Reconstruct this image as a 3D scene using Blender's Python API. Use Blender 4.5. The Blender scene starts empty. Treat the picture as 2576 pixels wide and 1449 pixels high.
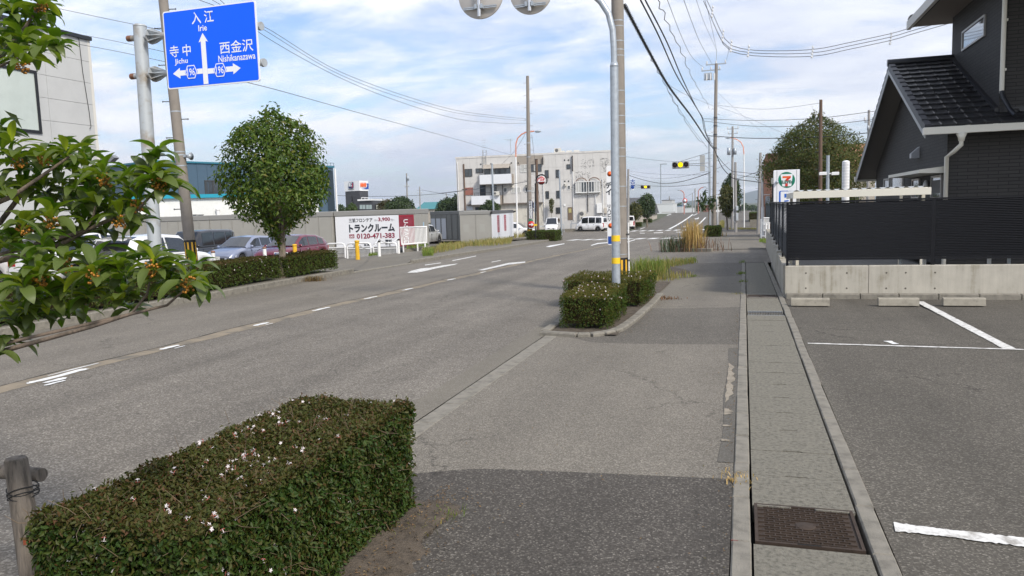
import bpy, math, random
import numpy as np
from mathutils import Vector, Matrix

C = bpy.context.scene.collection
SC = bpy.context.scene
R_ = random.Random(7)
NR = np.random.default_rng(11)
rad = math.radians

# ------------------------------------------------------------------ camera
# survey of the photograph (2576 x 1449): focal length, road vanishing point, roll
FP, PX, PY = 1900.0, 1288.0, 724.5
EYE = 1.70
def _n(v):
    v = np.array(v, float); return v/np.linalg.norm(v)
_dY = _n([(1872-PX)/FP, (PY-508)/FP, -1])
_q = _n([0, (PY-(508+.031*584))/FP, -1])
_dZ = _n(np.cross(_dY, _q))
if _dZ[1] < 0: _dZ = -_dZ
_dX = np.cross(_dY, _dZ)
ROT = np.array([_dX, _dY, _dZ])
cam_d = bpy.data.cameras.new('camera')
cam_d.sensor_width = 36; cam_d.lens = FP/2576*36
cam_d.clip_start = .05; cam_d.clip_end = 20000
cam = bpy.data.objects.new('camera', cam_d); C.objects.link(cam)
M4 = Matrix([list(ROT[i])+[0] for i in range(3)]+[[0, 0, 0, 1]])
cam.matrix_world = Matrix.Translation((0, 0, EYE)) @ M4
SC.camera = cam

# ------------------------------------------------------------------ sky, sun, exposure
SUN_EL, SUN_AZ = rad(42), rad(128)          # azimuth measured from +Y towards +X
W = bpy.data.worlds.new('World'); SC.world = W; W.use_nodes = True
nt = W.node_tree; nt.nodes.clear()
def N(t, tp, **kw):
    n = t.nodes.new(tp)
    for k, v in kw.items():
        if k in n.inputs: n.inputs[k].default_value = v
        else: setattr(n, k, v)
    return n
sky = N(nt, 'ShaderNodeTexSky', sky_type='NISHITA', sun_disc=False, sun_elevation=SUN_EL, sun_rotation=SUN_AZ,
        altitude=20, air_density=1.0, dust_density=1.2, ozone_density=1.4)
tc = N(nt, 'ShaderNodeTexCoord')
sep = N(nt, 'ShaderNodeSeparateXYZ'); nt.links.new(tc.outputs['Generated'], sep.inputs[0])
def mth(op, a, b=None, t=nt, clamp=False):
    n = t.nodes.new('ShaderNodeMath'); n.operation = op; n.use_clamp = clamp
    for i, v in enumerate((a, b)):
        if v is None: continue
        if isinstance(v, (int, float)): n.inputs[i].default_value = v
        else: t.links.new(v, n.inputs[i])
    return n.outputs[0]
# clouds: a flat deck a little above the horizon, so it compresses into streaks low down
zc = mth('MAXIMUM', sep.outputs[2], 0.0)
den = mth('ADD', zc, .17)
cx = mth('DIVIDE', sep.outputs[0], den); cy = mth('DIVIDE', sep.outputs[1], den)
comb = N(nt, 'ShaderNodeCombineXYZ')
nt.links.new(cx, comb.inputs[0]); nt.links.new(cy, comb.inputs[1])
def sky_noise(scale, detail, rough, off, sx=1, sy=1, dist=0.0):
    mp = N(nt, 'ShaderNodeMapping'); nt.links.new(comb.outputs[0], mp.inputs[0])
    mp.inputs['Location'].default_value = off; mp.inputs['Scale'].default_value = (sx, sy, 1)
    mp.inputs['Rotation'].default_value = (0, 0, rad(28))
    nn = N(nt, 'ShaderNodeTexNoise', Scale=scale, Detail=detail, Roughness=rough, Distortion=dist)
    nt.links.new(mp.outputs[0], nn.inputs['Vector']); return nn.outputs['Fac']
def ramp(t, src, stops):
    r = t.nodes.new('ShaderNodeValToRGB'); t.links.new(src, r.inputs[0])
    el = r.color_ramp.elements
    while len(el) < len(stops): el.new(.5)
    for e, (p, c) in zip(el, stops):
        e.position = p; e.color = tuple(c)+(1,) if not isinstance(c, (int, float)) else (c, c, c, 1)
    return r.outputs[0]
n1 = sky_noise(.60, 9, .58, (3.4, 1.9, 0), 1.0, 1.15, .3)
n2 = sky_noise(2.1, 8, .62, (9.2, 4.4, 0), 1.0, 1.5, .35)
n3 = sky_noise(.40, 6, .55, (1.3, 7.7, 0), .9, 1.2)
cov = mth('ADD', mth('MULTIPLY', n1, .68), mth('MULTIPLY', n2, .32))
mask = ramp(nt, cov, [(.415, .0), (.475, .5), (.535, 1.0)])
shade = ramp(nt, mth('ADD', mth('MULTIPLY', n3, .62), mth('MULTIPLY', n2, .38)),
             [(.38, (5.6, 6.2, 7.9)), (.47, (7.4, 7.8, 8.8)), (.57, (9.6, 9.7, 10.0))])
mix = N(nt, 'ShaderNodeMix', data_type='RGBA')
nt.links.new(mask, mix.inputs['Factor'])
skyb = N(nt, 'ShaderNodeMix', data_type='RGBA', blend_type='MULTIPLY'); skyb.inputs['Factor'].default_value = 1
nt.links.new(sky.outputs[0], skyb.inputs['A']); skyb.inputs['B'].default_value = (1.35, 1.42, 1.55, 1)
nt.links.new(skyb.outputs['Result'], mix.inputs['A']); nt.links.new(shade, mix.inputs['B'])
bg = N(nt, 'ShaderNodeBackground', Strength=.10); nt.links.new(mix.outputs['Result'], bg.inputs[0])
out = N(nt, 'ShaderNodeOutputWorld'); nt.links.new(bg.outputs[0], out.inputs[0])

sd = bpy.data.lights.new('sun', 'SUN'); sd.energy = 2.9; sd.angle = rad(9); sd.color = (1, .93, .82)
so = bpy.data.objects.new('sun', sd); C.objects.link(so)
_sv = Vector((math.cos(SUN_EL)*math.sin(SUN_AZ), math.cos(SUN_EL)*math.cos(SUN_AZ), math.sin(SUN_EL)))
so.rotation_euler = _sv.to_track_quat('Z', 'Y').to_euler(); so.location = (20, -20, 40)
SC.view_settings.view_transform = 'Standard'; SC.view_settings.look = 'None'
SC.view_settings.exposure = 0.36; SC.view_settings.gamma = 1; SC.view_settings.use_curve_mapping = False
SC.cycles.max_bounces = 6; SC.cycles.transparent_max_bounces = 8

# ------------------------------------------------------------------ survey helpers
GY = [-60, 12, 30, 45, 58, 91, 110, 150, 200, 250, 400, 9000]
GZ = [0, 0, -.25, -.55, -.8, -1.4, -1.45, -1.1, -.55, -1.2, -4, -4]
def g(y): return float(np.interp(y, GY, GZ))
LOTY = [-60, 15, 22, 27, 40, 60, 100, 9000]
LOTZ = [0, -.1, -.37, -.5, -.98, -1.05, -1.4, -4]
def glot(y): return float(np.interp(y, LOTY, LOTZ))
def lkerb(y): return float(np.interp(y, [-20, 10, 13.3, 17, 21.2, 26.3, 39.6, 52, 62], [-10.8, -10.85, -10.94, -11.4, -11.65, -11.7, -12.36, -13.4, -14.8]))
def ray(px, py): return _n(ROT @ _n([(px-PX)/FP, (PY-py)/FP, -1]))
def gp(px, py, off=0, fn=None):
    d = ray(px, py); t = .5; fn = fn or g
    while t < 8000:
        p = np.array([0, 0, EYE])+d*t
        if p[2] <= fn(p[1])+off: return Vector(p)
        t *= 1.001
    return Vector(p)
def at(px, py, Y):
    d = ray(px, py); return Vector(np.array([0, 0, EYE])+d*(Y/d[1]))
def atd(px, py, D):
    v = ROT @ (np.array([(px-PX)/FP, (PY-py)/FP, -1])*D); return Vector(v)+Vector((0, 0, EYE))
def onx(px, py, X):
    d = ray(px, py); return Vector(np.array([0, 0, EYE])+d*(X/d[0]))
# ------------------------------------------------------------------ mesh builder
class MB:
    def __init__(s): s.v = []; s.f = []; s.m = []; s.sm = []; s.T = None
    def _add(s, vs, fs, m=0, smooth=False):
        b = len(s.v)
        for p in vs:
            p = Vector(p); s.v.append(tuple(s.T @ p) if s.T else tuple(p))
        for f in fs: s.f.append(tuple(b+i for i in f)); s.m.append(m); s.sm.append(smooth)
        return s
    def box(s, x0, y0, z0, x1, y1, z1, m=0, R=None):
        vs = [(x, y, z) for z in (z0, z1) for y in (y0, y1) for x in (x0, x1)]
        if R: vs = [R @ Vector(p) for p in vs]
        return s._add(vs, [(0, 2, 3, 1), (4, 5, 7, 6), (0, 1, 5, 4), (2, 6, 7, 3), (0, 4, 6, 2), (1, 3, 7, 5)], m)
    def bev(s, x0, y0, z0, x1, y1, z1, b=.01, m=0):
        # box with chamfered upper edges
        vs = [(x0, y0, z0), (x1, y0, z0), (x1, y1, z0), (x0, y1, z0), (x0, y0, z1-b), (x1, y0, z1-b), (x1, y1, z1-b), (x0, y1, z1-b),
              (x0+b, y0+b, z1), (x1-b, y0+b, z1), (x1-b, y1-b, z1), (x0+b, y1-b, z1)]
        fs = [(3, 2, 1, 0), (8, 9, 10, 11)]
        for i in range(4):
            j = (i+1) % 4; fs += [(i, j, 4+j, 4+i), (4+i, 4+j, 8+j, 8+i)]
        return s._add(vs, fs, m)
    def tube(s, pts, r, n=8, m=0, caps=True, smooth=True):
        pts = [Vector(p) for p in pts]; k = len(pts)
        rs = r if isinstance(r, (list, tuple)) else [r]*k
        t0 = (pts[1]-pts[0]).normalized()
        u = t0.orthogonal().normalized(); vs = []
        for i, p in enumerate(pts):
            t = (pts[min(i+1, k-1)]-pts[max(i-1, 0)]).normalized()
            u = (u-t*u.dot(t)).normalized(); w = t.cross(u)
            for a in range(n):
                c, q = math.cos(2*math.pi*a/n), math.sin(2*math.pi*a/n)
                vs.append(p+(u*c+w*q)*rs[i])
        fs = [(i*n+a, i*n+(a+1) % n, (i+1)*n+(a+1) % n, (i+1)*n+a) for i in range(k-1) for a in range(n)]
        s._add(vs, fs, m, smooth)
        if caps: s._add(vs[:n][::-1], [tuple(range(n))], m); s._add(vs[-n:], [tuple(range(n))], m)
        return s
    def cyl(s, p0, p1, r0, r1=None, n=12, m=0, smooth=True):
        return s.tube([p0, p1], [r0, r0 if r1 is None else r1], n, m, True, smooth)
    def poly(s, pts, m=0): return s._add(pts, [tuple(range(len(pts)))], m)
    def prism(s, pts, ext, m=0, cap2=True):
        # polygon of 3-d points swept along vector ext
        pts = [Vector(p) for p in pts]; e = Vector(ext); n = len(pts)
        fs = [tuple(range(n))[::-1]]+[(i, (i+1) % n, n+(i+1) % n, n+i) for i in range(n)]
        if cap2: fs.append(tuple(range(n, 2*n)))
        return s._add(pts+[p+e for p in pts], fs, m)
    def lathe(s, prof, n=16, m=0, axis='z', smooth=True, o=(0, 0, 0)):
        vs = []
        for r, z in prof:
            for a in range(n):
                c, q = r*math.cos(2*math.pi*a/n), r*math.sin(2*math.pi*a/n)
                p = (c, q, z) if axis == 'z' else ((z, c, q) if axis == 'x' else (q, z, c))
                vs.append(Vector(p)+Vector(o))
        k = len(prof)
        fs = [(i*n+a, i*n+(a+1) % n, (i+1)*n+(a+1) % n, (i+1)*n+a) for i in range(k-1) for a in range(n)]
        if prof[0][0] > 1e-6: fs.append(tuple(range(n))[::-1])
        if prof[-1][0] > 1e-6: fs.append(tuple(range((k-1)*n, k*n)))
        return s._add(vs, fs, m, smooth)
    def ball(s, c, r, n=8, k=5, m=0, sc=(1, 1, 1)):
        vs, fs = [], []
        for i in range(k+1):
            th = math.pi*i/k
            for a in range(n):
                vs.append((c[0]+r*sc[0]*math.sin(th)*math.cos(2*math.pi*a/n), c[1]+r*sc[1]*math.sin(th)*math.sin(2*math.pi*a/n), c[2]+r*sc[2]*math.cos(th)))
        for i in range(k):
            for a in range(n): fs.append((i*n+a, (i+1)*n+a, (i+1)*n+(a+1) % n, i*n+(a+1) % n))
        return s._add(vs, fs, m, True)
    def grid(s, P, m=0, smooth=True):
        ny, nx = len(P), len(P[0])
        return s._add([p for r in P for p in r], [(j*nx+i, j*nx+i+1, (j+1)*nx+i+1, (j+1)*nx+i) for j in range(ny-1) for i in range(nx-1)], m, smooth)
    def mesh(s, name, mats):
        me = bpy.data.meshes.new(name); me.from_pydata(s.v, [], s.f)
        for mt in (mats if isinstance(mats, (list, tuple)) else [mats]): me.materials.append(mt)
        me.polygons.foreach_set('material_index', s.m); me.polygons.foreach_set('use_smooth', s.sm)
        me.update(); return me
    def build(s, name, mats, parent=None, loc=(0, 0, 0), rz=0):
        return put(name, s.mesh(name, mats), parent, loc, rz)
def put(name, me, parent=None, loc=(0, 0, 0), rz=0):
    o = bpy.data.objects.new(name, me); C.objects.link(o)
    o.location = loc; o.rotation_euler = (0, 0, rz)
    if parent is not None: o.parent = parent
    return o
def tag(o, label=None, cat=None, group=None, kind=None):
    for k, v in (('label', label), ('category', cat), ('group', group), ('kind', kind)):
        if v: o[k] = v
    return o
def thing(name, label, cat, loc=(0, 0, 0), rz=0, group=None):
    o = bpy.data.objects.new(name, None); C.objects.link(o); o.empty_display_size = .2
    o.location = loc; o.rotation_euler = (0, 0, rz)
    return tag(o, label, cat, group)
def struct(o): o['kind'] = 'structure'; return o
def stuff(o): o['kind'] = 'stuff'; return o
KIDS = {}
def dup(root, loc, rz=0, label=None, group=None, sc=None):
    kids = {}
    for o in C.objects:
        if o.parent: kids.setdefault(o.parent.name, []).append(o)
    def cp(o, par):
        c = o.copy(); C.objects.link(c)
        if par is not None: c.parent = par
        for ch in kids.get(o.name, []): cp(ch, c)
        return c
    r = cp(root, None); r.location = loc; r.rotation_euler = (0, 0, rz)
    if sc: r.scale = (sc, sc, sc)
    if label: r['label'] = label
    if group: r['group'] = group
    return r

# ------------------------------------------------------------------ materials
MATS = {}
def mat(name, col, rough=.6, metal=0.0, spec=.5, emis=None, estr=0, coat=0, var=0.0, vscale=3.0, bump=0.0, bscale=40.0, streak=0.0, alpha=1, stretch=None, dirt=None):
    """plain painted / metal / concrete surface with procedural variation"""
    if name in MATS: return MATS[name]
    m = bpy.data.materials.new(name); m.use_nodes = True; t = m.node_tree
    b = t.nodes['Principled BSDF']
    b.inputs['Base Color'].default_value = (*col, 1); b.inputs['Roughness'].default_value = rough
    b.inputs['Metallic'].default_value = metal; b.inputs['Specular IOR Level'].default_value = spec
    b.inputs['Coat Weight'].default_value = coat; b.inputs['Coat Roughness'].default_value = .06
    if emis: b.inputs['Emission Color'].default_value = (*emis, 1); b.inputs['Emission Strength'].default_value = estr
    if var or streak or bump:
        co = N(t, 'ShaderNodeNewGeometry'); src = co.outputs['Position']
        if stretch:
            mp = N(t, 'ShaderNodeMapping'); t.links.new(src, mp.inputs[0]); mp.inputs['Scale'].default_value = stretch; src2 = mp.outputs[0]
        else: src2 = src
        if var or streak:
            a = N(t, 'ShaderNodeTexNoise', Scale=vscale, Detail=7, Roughness=.62); t.links.new(src2, a.inputs['Vector'])
            f = a.outputs['Fac']
            if streak:
                mp2 = N(t, 'ShaderNodeMapping'); t.links.new(src, mp2.inputs[0]); mp2.inputs['Scale'].default_value = (5, 5, .35)
                a2 = N(t, 'ShaderNodeTexNoise', Scale=2.0, Detail=6, Roughness=.6); t.links.new(mp2.outputs[0], a2.inputs['Vector'])
                f = mth('ADD', mth('MULTIPLY', f, .5, t), mth('MULTIPLY', a2.outputs['Fac'], .5, t), t)
            v = max(var, streak); d = dirt or tuple(c*(1-v) for c in col)
            cr = ramp(t, f, [(.34, d), (.5, col), (.68, tuple(min(1, c*(1+v*.55)) for c in col))])
            t.links.new(cr, b.inputs['Base Color'])
        if bump:
            nb = N(t, 'ShaderNodeTexNoise', Scale=bscale, Detail=5, Roughness=.6); t.links.new(src2, nb.inputs['Vector'])
            bp = N(t, 'ShaderNodeBump', Strength=bump, Distance=.01); t.links.new(nb.outputs['Fac'], bp.inputs['Height'])
            t.links.new(bp.outputs[0], b.inputs['Normal'])
    MATS[name] = m; return m
def asphalt(name, base, light, size=95, share=.16, warm=1.0, stain=.22, patch=None):
    """worn aggregate surface: dark binder with pale stones, stains and fine cracks"""
    m = bpy.data.materials.new(name); m.use_nodes = True; t = m.node_tree; b = t.nodes['Principled BSDF']
    geo = N(t, 'ShaderNodeNewGeometry'); P = geo.outputs['Position']
    vo = N(t, 'ShaderNodeTexVoronoi', Scale=size, Randomness=1.0); t.links.new(P, vo.inputs['Vector'])
    sp = N(t, 'ShaderNodeSeparateColor'); t.links.new(vo.outputs['Color'], sp.inputs[0])
    st = ramp(t, sp.outputs[0], [(0, 0.0), (1-share-.22, .22), (1-share, .55), (1.0, 1.0)])
    edge = ramp(t, vo.outputs['Distance'], [(.0, 1.0), (.55, .75), (.85, .1)])
    fac = mth('MULTIPLY', st, edge, t)
    fine = N(t, 'ShaderNodeTexNoise', Scale=size*1.7, Detail=4, Roughness=.7); t.links.new(P, fine.inputs['Vector'])
    big = N(t, 'ShaderNodeTexNoise', Scale=.55, Detail=8, Roughness=.62); t.links.new(P, big.inputs['Vector'])
    mp = N(t, 'ShaderNodeMapping'); t.links.new(P, mp.inputs[0]); mp.inputs['Scale'].default_value = (1.6, .10, 1)
    wear = N(t, 'ShaderNodeTexNoise', Scale=1.0, Detail=5, Roughness=.5); t.links.new(mp.outputs[0], wear.inputs['Vector'])
    mid = N(t, 'ShaderNodeTexNoise', Scale=7, Detail=6, Roughness=.7); t.links.new(P, mid.inputs['Vector'])
    mx = N(t, 'ShaderNodeMix', data_type='RGBA'); t.links.new(fac, mx.inputs['Factor'])
    mx.inputs['A'].default_value = (base[0], base[1], base[2], 1); mx.inputs['B'].default_value = (*light, 1)
    k = mth('ADD', mth('MULTIPLY', big.outputs['Fac'], .38, t), mth('ADD', mth('MULTIPLY', wear.outputs['Fac'], .42, t), mth('MULTIPLY', mid.outputs['Fac'], .20, t), t), t)
    kk = ramp(t, k, [(.33, 1-stain), (.5, 1.0), (.68, 1+stain*.9)])
    # ramp colours clip at 1, so scale down then up
    kk = mth('ADD', mth('MULTIPLY', mth('SUBTRACT', k, .5, t), stain*5.0, t), 1.0, t)
    ff = mth('ADD', mth('MULTIPLY', mth('SUBTRACT', fine.outputs['Fac'], .5, t), .9, t), 1.0, t)
    vm = N(t, 'ShaderNodeVectorMath', operation='SCALE'); t.links.new(mx.outputs['Result'], vm.inputs[0]); t.links.new(mth('MULTIPLY', kk, ff, t), vm.inputs['Scale'])
    last = vm.outputs[0]
    # hairline cracks
    vc = N(t, 'ShaderNodeTexVoronoi', Scale=.45, feature='DISTANCE_TO_EDGE'); 
    dn = N(t, 'ShaderNodeTexNoise', Scale=3.0, Detail=5, Roughness=.65); t.links.new(P, dn.inputs['Vector'])
    ad = N(t, 'ShaderNodeVectorMath', operation='ADD'); t.links.new(P, ad.inputs[0])
    sc = N(t, 'ShaderNodeVectorMath', operation='SCALE', Scale=.55); t.links.new(dn.outputs['Color'], sc.inputs[0]); t.links.new(sc.outputs[0], ad.inputs[1])
    t.links.new(ad.outputs[0], vc.inputs['Vector'])
    ck = ramp(t, vc.outputs['Distance'], [(.0, .5), (.005, .85), (.010, 1.0)])
    ckm = ramp(t, big.outputs['Fac'], [(.47, 0.0), (.56, 1.0)])
    cm = N(t, 'ShaderNodeMix', data_type='RGBA', blend_type='MULTIPLY'); t.links.new(ckm, cm.inputs['Factor']); t.links.new(last, cm.inputs['A']); t.links.new(ck, cm.inputs['B'])
    t.links.new(cm.outputs['Result'], b.inputs['Base Color'])
    b.inputs['Roughness'].default_value = .86; b.inputs['Specular IOR Level'].default_value = .3
    h = mth('ADD', mth('MULTIPLY', fac, .6, t), mth('MULTIPLY', fine.outputs['Fac'], .4, t), t)
    bp = N(t, 'ShaderNodeBump', Strength=.55, Distance=.006); t.links.new(h, bp.inputs['Height']); t.links.new(bp.outputs[0], b.inputs['Normal'])
    MATS[name] = m; return m
def leafmat(name, cols, rough=.45, trans=.25, spec=.5, back=None, edge=False):
    m = bpy.data.materials.new(name); m.use_nodes = True; t = m.node_tree; b = t.nodes['Principled BSDF']
    geo = N(t, 'ShaderNodeNewGeometry')
    k = len(cols); cr = ramp(t, geo.outputs['Random Per Island'], [(i/(k-1) if k > 1 else 0, c) for i, c in enumerate(cols)])
    col = cr
    if back:
        mx = N(t, 'ShaderNodeMix', data_type='RGBA'); t.links.new(geo.outputs['Backfacing'], mx.inputs['Factor'])
        t.links.new(cr, mx.inputs['A']); mx.inputs['B'].default_value = (*back, 1); col = mx.outputs['Result']
    t.links.new(col, b.inputs['Base Color']); b.inputs['Roughness'].default_value = rough; b.inputs['Specular IOR Level'].default_value = spec
    if trans:
        tr = N(t, 'ShaderNodeBsdfTranslucent'); 
        sc = N(t, 'ShaderNodeMix', data_type='RGBA', blend_type='MULTIPLY'); sc.inputs['Factor'].default_value = 1
        t.links.new(col, sc.inputs['A']); sc.inputs['B'].default_value = (1.5, 1.7, .7, 1); t.links.new(sc.outputs['Result'], tr.inputs[0])
        ms = N(t, 'ShaderNodeMixShader'); ms.inputs[0].default_value = trans
        t.links.new(b.outputs[0], ms.inputs[1]); t.links.new(tr.outputs[0], ms.inputs[2])
        t.links.new(ms.outputs[0], t.nodes['Material Output'].inputs[0])
    MATS[name] = m; return m
def glassmat(name, tint=(.02, .025, .03), rough=.04):
    return mat(name, tint, rough, 0, .9, coat=.6)

WHITE = mat('white_paint', (.80, .80, .79), .45, var=.05)
WHITE2 = mat('white_enamel', (.82, .82, .82), .3, coat=.3)
BLACK = mat('black_plastic', (.012, .012, .013), .5)
BLKM = mat('black_rubber', (.018, .018, .018), .8)
GALV = mat('galvanised_steel', (.40, .44, .48), .42, .35, var=.16, vscale=14)
GALV2 = mat('weathered_steel', (.43, .46, .48), .5, .2, var=.12, vscale=2.2, dirt=(.30, .26, .21))
PCONC = mat('pole_concrete', (.245, .218, .19), .85, var=.12, vscale=6, bump=.25, bscale=90)
PCONC2 = mat('pole_concrete_grey', (.30, .29, .28), .85, var=.1, vscale=6)
KERB = mat('kerb_concrete', (.215, .198, .165), .9, var=.30, vscale=9, bump=.6, bscale=110)
SLAB = mat('slab_concrete', (.185, .172, .138), .92, var=.42, vscale=38, bump=.9, bscale=130)
WALLC = mat('wall_concrete', (.40, .375, .32), .9, var=.25, streak=.42, vscale=2.2, bump=.25, bscale=60, dirt=(.20, .175, .115))
STOPC = mat('stop_concrete', (.30, .275, .225), .9, var=.25, vscale=10, bump=.4, bscale=120)
YEL = mat('yellow_reflector', (.85, .55, .02), .4)
YELP = mat('yellow_paint', (.72, .42, .02), .5, var=.15)
RED = mat('red_paint', (.55, .02, .02), .4)
ORNG = mat('orange_faded_paint', (.72, .27, .16), .5, var=.15)
GLASS = glassmat('window_glass', (.03, .035, .04))
DARK = mat('dark_void', (.006, .006, .006), .9)
def text(body, size, m, parent, Mx, name='lettering', align='CENTER', bold=0.0, sx=1.0, valign='CENTER', depth=.0):
    cu = bpy.data.curves.new('text', 'FONT'); cu.body = body; cu.size = size; cu.align_x = align; cu.align_y = valign
    cu.resolution_u = 2; cu.offset = bold*size; cu.extrude = depth
    o = bpy.data.objects.new('text', cu); C.objects.link(o)
    me = bpy.data.meshes.new_from_object(o.evaluated_get(bpy.context.evaluated_depsgraph_get()))
    bpy.data.objects.remove(o); bpy.data.curves.remove(cu)
    me.transform(Matrix.Diagonal((sx, 1, 1, 1))); me.transform(Mx)
    me.materials.clear(); me.materials.append(m)
    return put(name, me, parent)
def frame_at(o, right, up):
    """matrix with local x=right, y=up, z=towards the viewer of the face"""
    r = Vector(right).normalized(); u = Vector(up); u = (u-r*u.dot(r)).normalized(); n = r.cross(u)
    return Matrix(((r.x, u.x, n.x, o[0]), (r.y, u.y, n.y, o[1]), (r.z, u.z, n.z, o[2]), (0, 0, 0, 1)))
def bark(n, c, d): return mat(n, c, .9, var=.4, vscale=8, bump=.8, bscale=35, stretch=(3, 3, .6), dirt=d)
# ------------------------------------------------------------------ ground and roads
ROAD = asphalt('road_asphalt', (.116, .103, .086), (.35, .32, .275), 82, .22, stain=.42)
ROADL = asphalt('road_asphalt_far_lane', (.136, .121, .100), (.32, .29, .245), 90, .2, stain=.28)
APRON = asphalt('apron_asphalt', (.122, .110, .091), (.33, .298, .25), 115, .30, stain=.24)
DARKA = asphalt('dark_asphalt', (.050, .044, .038), (.235, .215, .185), 100, .10, stain=.34)
MIDA = asphalt('mid_asphalt', (.086, .077, .065), (.26, .24, .205), 96, .2, stain=.28)
PARKA = asphalt('parking_asphalt', (.076, .068, .056), (.245, .225, .19), 98, .15, stain=.34)
GUTC = asphalt('gutter_concrete', (.135, .121, .098), (.26, .24, .20), 140, .3, stain=.2)
SOIL = mat('soil', (.095, .075, .055), .95, var=.45, vscale=14, bump=1.4, bscale=70)
LAND = mat('land', (.075, .085, .045), .95, var=.35, vscale=.05)
GRAVEL = mat('gravel_yard', (.20, .19, .17), .95, var=.3, vscale=14, bump=.8, bscale=70)

def sheet(name, xl, xr, ys, dz, m, nx=3, fn=None):
    fn = fn or g; f = lambda v, y: v(y) if callable(v) else v
    P = [[(f(xl, y)+(f(xr, y)-f(xl, y))*i/nx, y, fn(y)+dz) for i in range(nx+1)] for y in ys]
    mb = MB().grid(P); return struct(mb.build(name, m))
def yr(a, b, st): 
    k = max(1, int(math.ceil((b-a)/st))); return [a+(b-a)*i/k for i in range(k+1)]
# land to the horizon
xs = [-9000, -3000, -1000, -300, -100, -60, -40, -25, -17.2, -15.4, -15.2, 0, 20, 60, 100, 300, 1000, 3000, 9000]
ys = [-60, -30, -10]+yr(-5, 60, 5)+[70, 80, 92, 100, 110, 120, 130, 150, 170, 185, 200, 215, 230, 250, 300, 400, 800, 2000, 5000, 9000]
def hland(x, y):
    a, b = g(y), glot(y)
    if y < 92 and x < -15.3: return min(a, b)-.16
    return a-.16
struct(MB().grid([[(x, y, hland(x, y)) for x in xs] for y in ys], smooth=False).build('ground', LAND))

def rl(y): return float(np.interp(y, [-10, 56, 92, 93, 170, 200, 260], [0, 0, 0, -13.1, -16.6, -18, -20]))
ysr = yr(-8, 60, 2)
sheet('road', lambda y: (lkerb(y)-7.35)/2*0-7.47, -2.84, ysr, 0, ROAD, 6)
sheet('road_far_lane', lambda y: lkerb(y)+.28, lambda y: -7.47, ysr, 0, ROADL, 5)
sheet('gutter_strip', lambda y: lkerb(y)-.02, lambda y: lkerb(y)+.28, ysr, .002, GUTC, 1)
sheet('cross_road', -85, 60, yr(60, 92.5, 3), 0, ROAD, 30)
sheet('road_beyond', lambda y: float(np.interp(y, [92, 170, 200, 260], [-13.3, -16.6, -18, -20])), lambda y: float(np.interp(y, [92, 190, 260], [-3.7, -5, -7])), yr(92.5, 250, 5), 0, MIDA, 4)
sheet('gutter', -2.84, -2.56, yr(-8, 24.5, 1.5), .001, GUTC, 1)
sheet('side_street', -2.84, .93, yr(24.5, 34, 1), 0, ROAD, 2)
sheet('side_street_mouth', .93, 40, yr(35.2, 42, 1), -.004, MIDA, 3)
sheet('pavement_corner', -2.84, .93, yr(34, 60, 2), .02, GUTC, 2)
sheet('shop_forecourt', .93, 40, yr(42, 60, 2), .012, MIDA, 3)
sheet('pavement_beyond', lambda y: float(np.interp(y, [92, 190, 260], [-3.7, -5, -7]))+.01, 1.6, yr(92.5, 220, 5), .05, MIDA, 2)
sheet('car_park', -75, lambda y: -15.3, yr(-8, 60, 2), 0, PARKA, 14, fn=glot)
sheet('far_car_park', -85, lambda y: float(np.interp(y, [92, 170], [-14.5, -17.5])), yr(92.5, 124, 4), 0, ROADL, 8)
hpv = lambda y: g(y)+float(np.interp(y, [0, 20.2, 21.6, 25.2, 26.4, 90], [.12, .12, .03, .03, .12, .12]))
sheet('left_pavement', lambda y: -15.3, lambda y: lkerb(y)-.14, yr(-8, 60, .7), 0, GUTC, 3, fn=hpv)
MB().prism([(-15.3, -8, -1.3), (-15.3, 60, -1.9), (-15.3, 60, g(60)+.12), (-15.3, 45, g(45)+.12), (-15.3, 30, g(30)+.12), (-15.3, 12, .12), (-15.3, -8, .12)], (-.12, 0, 0)).build('retaining_kerb', KERB)['kind'] = 'structure'

# pavement on the near side: patches of different asphalt between the gutter and the covered drain
XA, XB = -2.38, -.065
def edge(pts):
    w = sorted([(gp(*p).x, gp(*p).y) for p in pts])
    return lambda x: float(np.interp(x, [a for a, _ in w], [b for _, b in w]))
e0 = lambda x: -4.0
e1 = edge([(1060, 1192), (1130, 1183), (1210, 1178), (1500, 1190), (1853, 1206)])
e2 = edge([(1395, 842), (1440, 850), (1490, 862), (1600, 865), (1857, 867)])
e3 = edge([(1560, 775), (1700, 776), (1868, 772)])
e4 = edge([(1560, 748), (1700, 745), (1868, 742)])
e5 = edge([(1600, 704), (1700, 700), (1868, 694)])
e6 = lambda x: 24.5
def patch(name, ea, eb, m, dz, x0=XA, x1=XB):
    nx, ny = 14, 6; P = []
    for j in range(ny+1):
        r = []
        for i in range(nx+1):
            x = x0+(x1-x0)*i/nx; a, b = ea(x), eb(x); y = a+(b-a)*j/ny+(.012*math.sin(x*23+j) if 0 < j < ny else 0)
            r.append((x, y, g(y)+dz))
        P.append(r)
    return struct(MB().grid(P).build(name, m))
patch('pavement_patch', e0, e1, DARKA, .0)
patch('driveway_apron', e1, e2, APRON, .0)
patch('pavement_patch', e2, e3, MIDA, .0)
patch('pavement_patch', e3, e4, APRON, .0)
patch('pavement_patch', e4, e5, GUTC, .0)
patch('pavement_patch', e5, e6, MIDA, .0)
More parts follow.
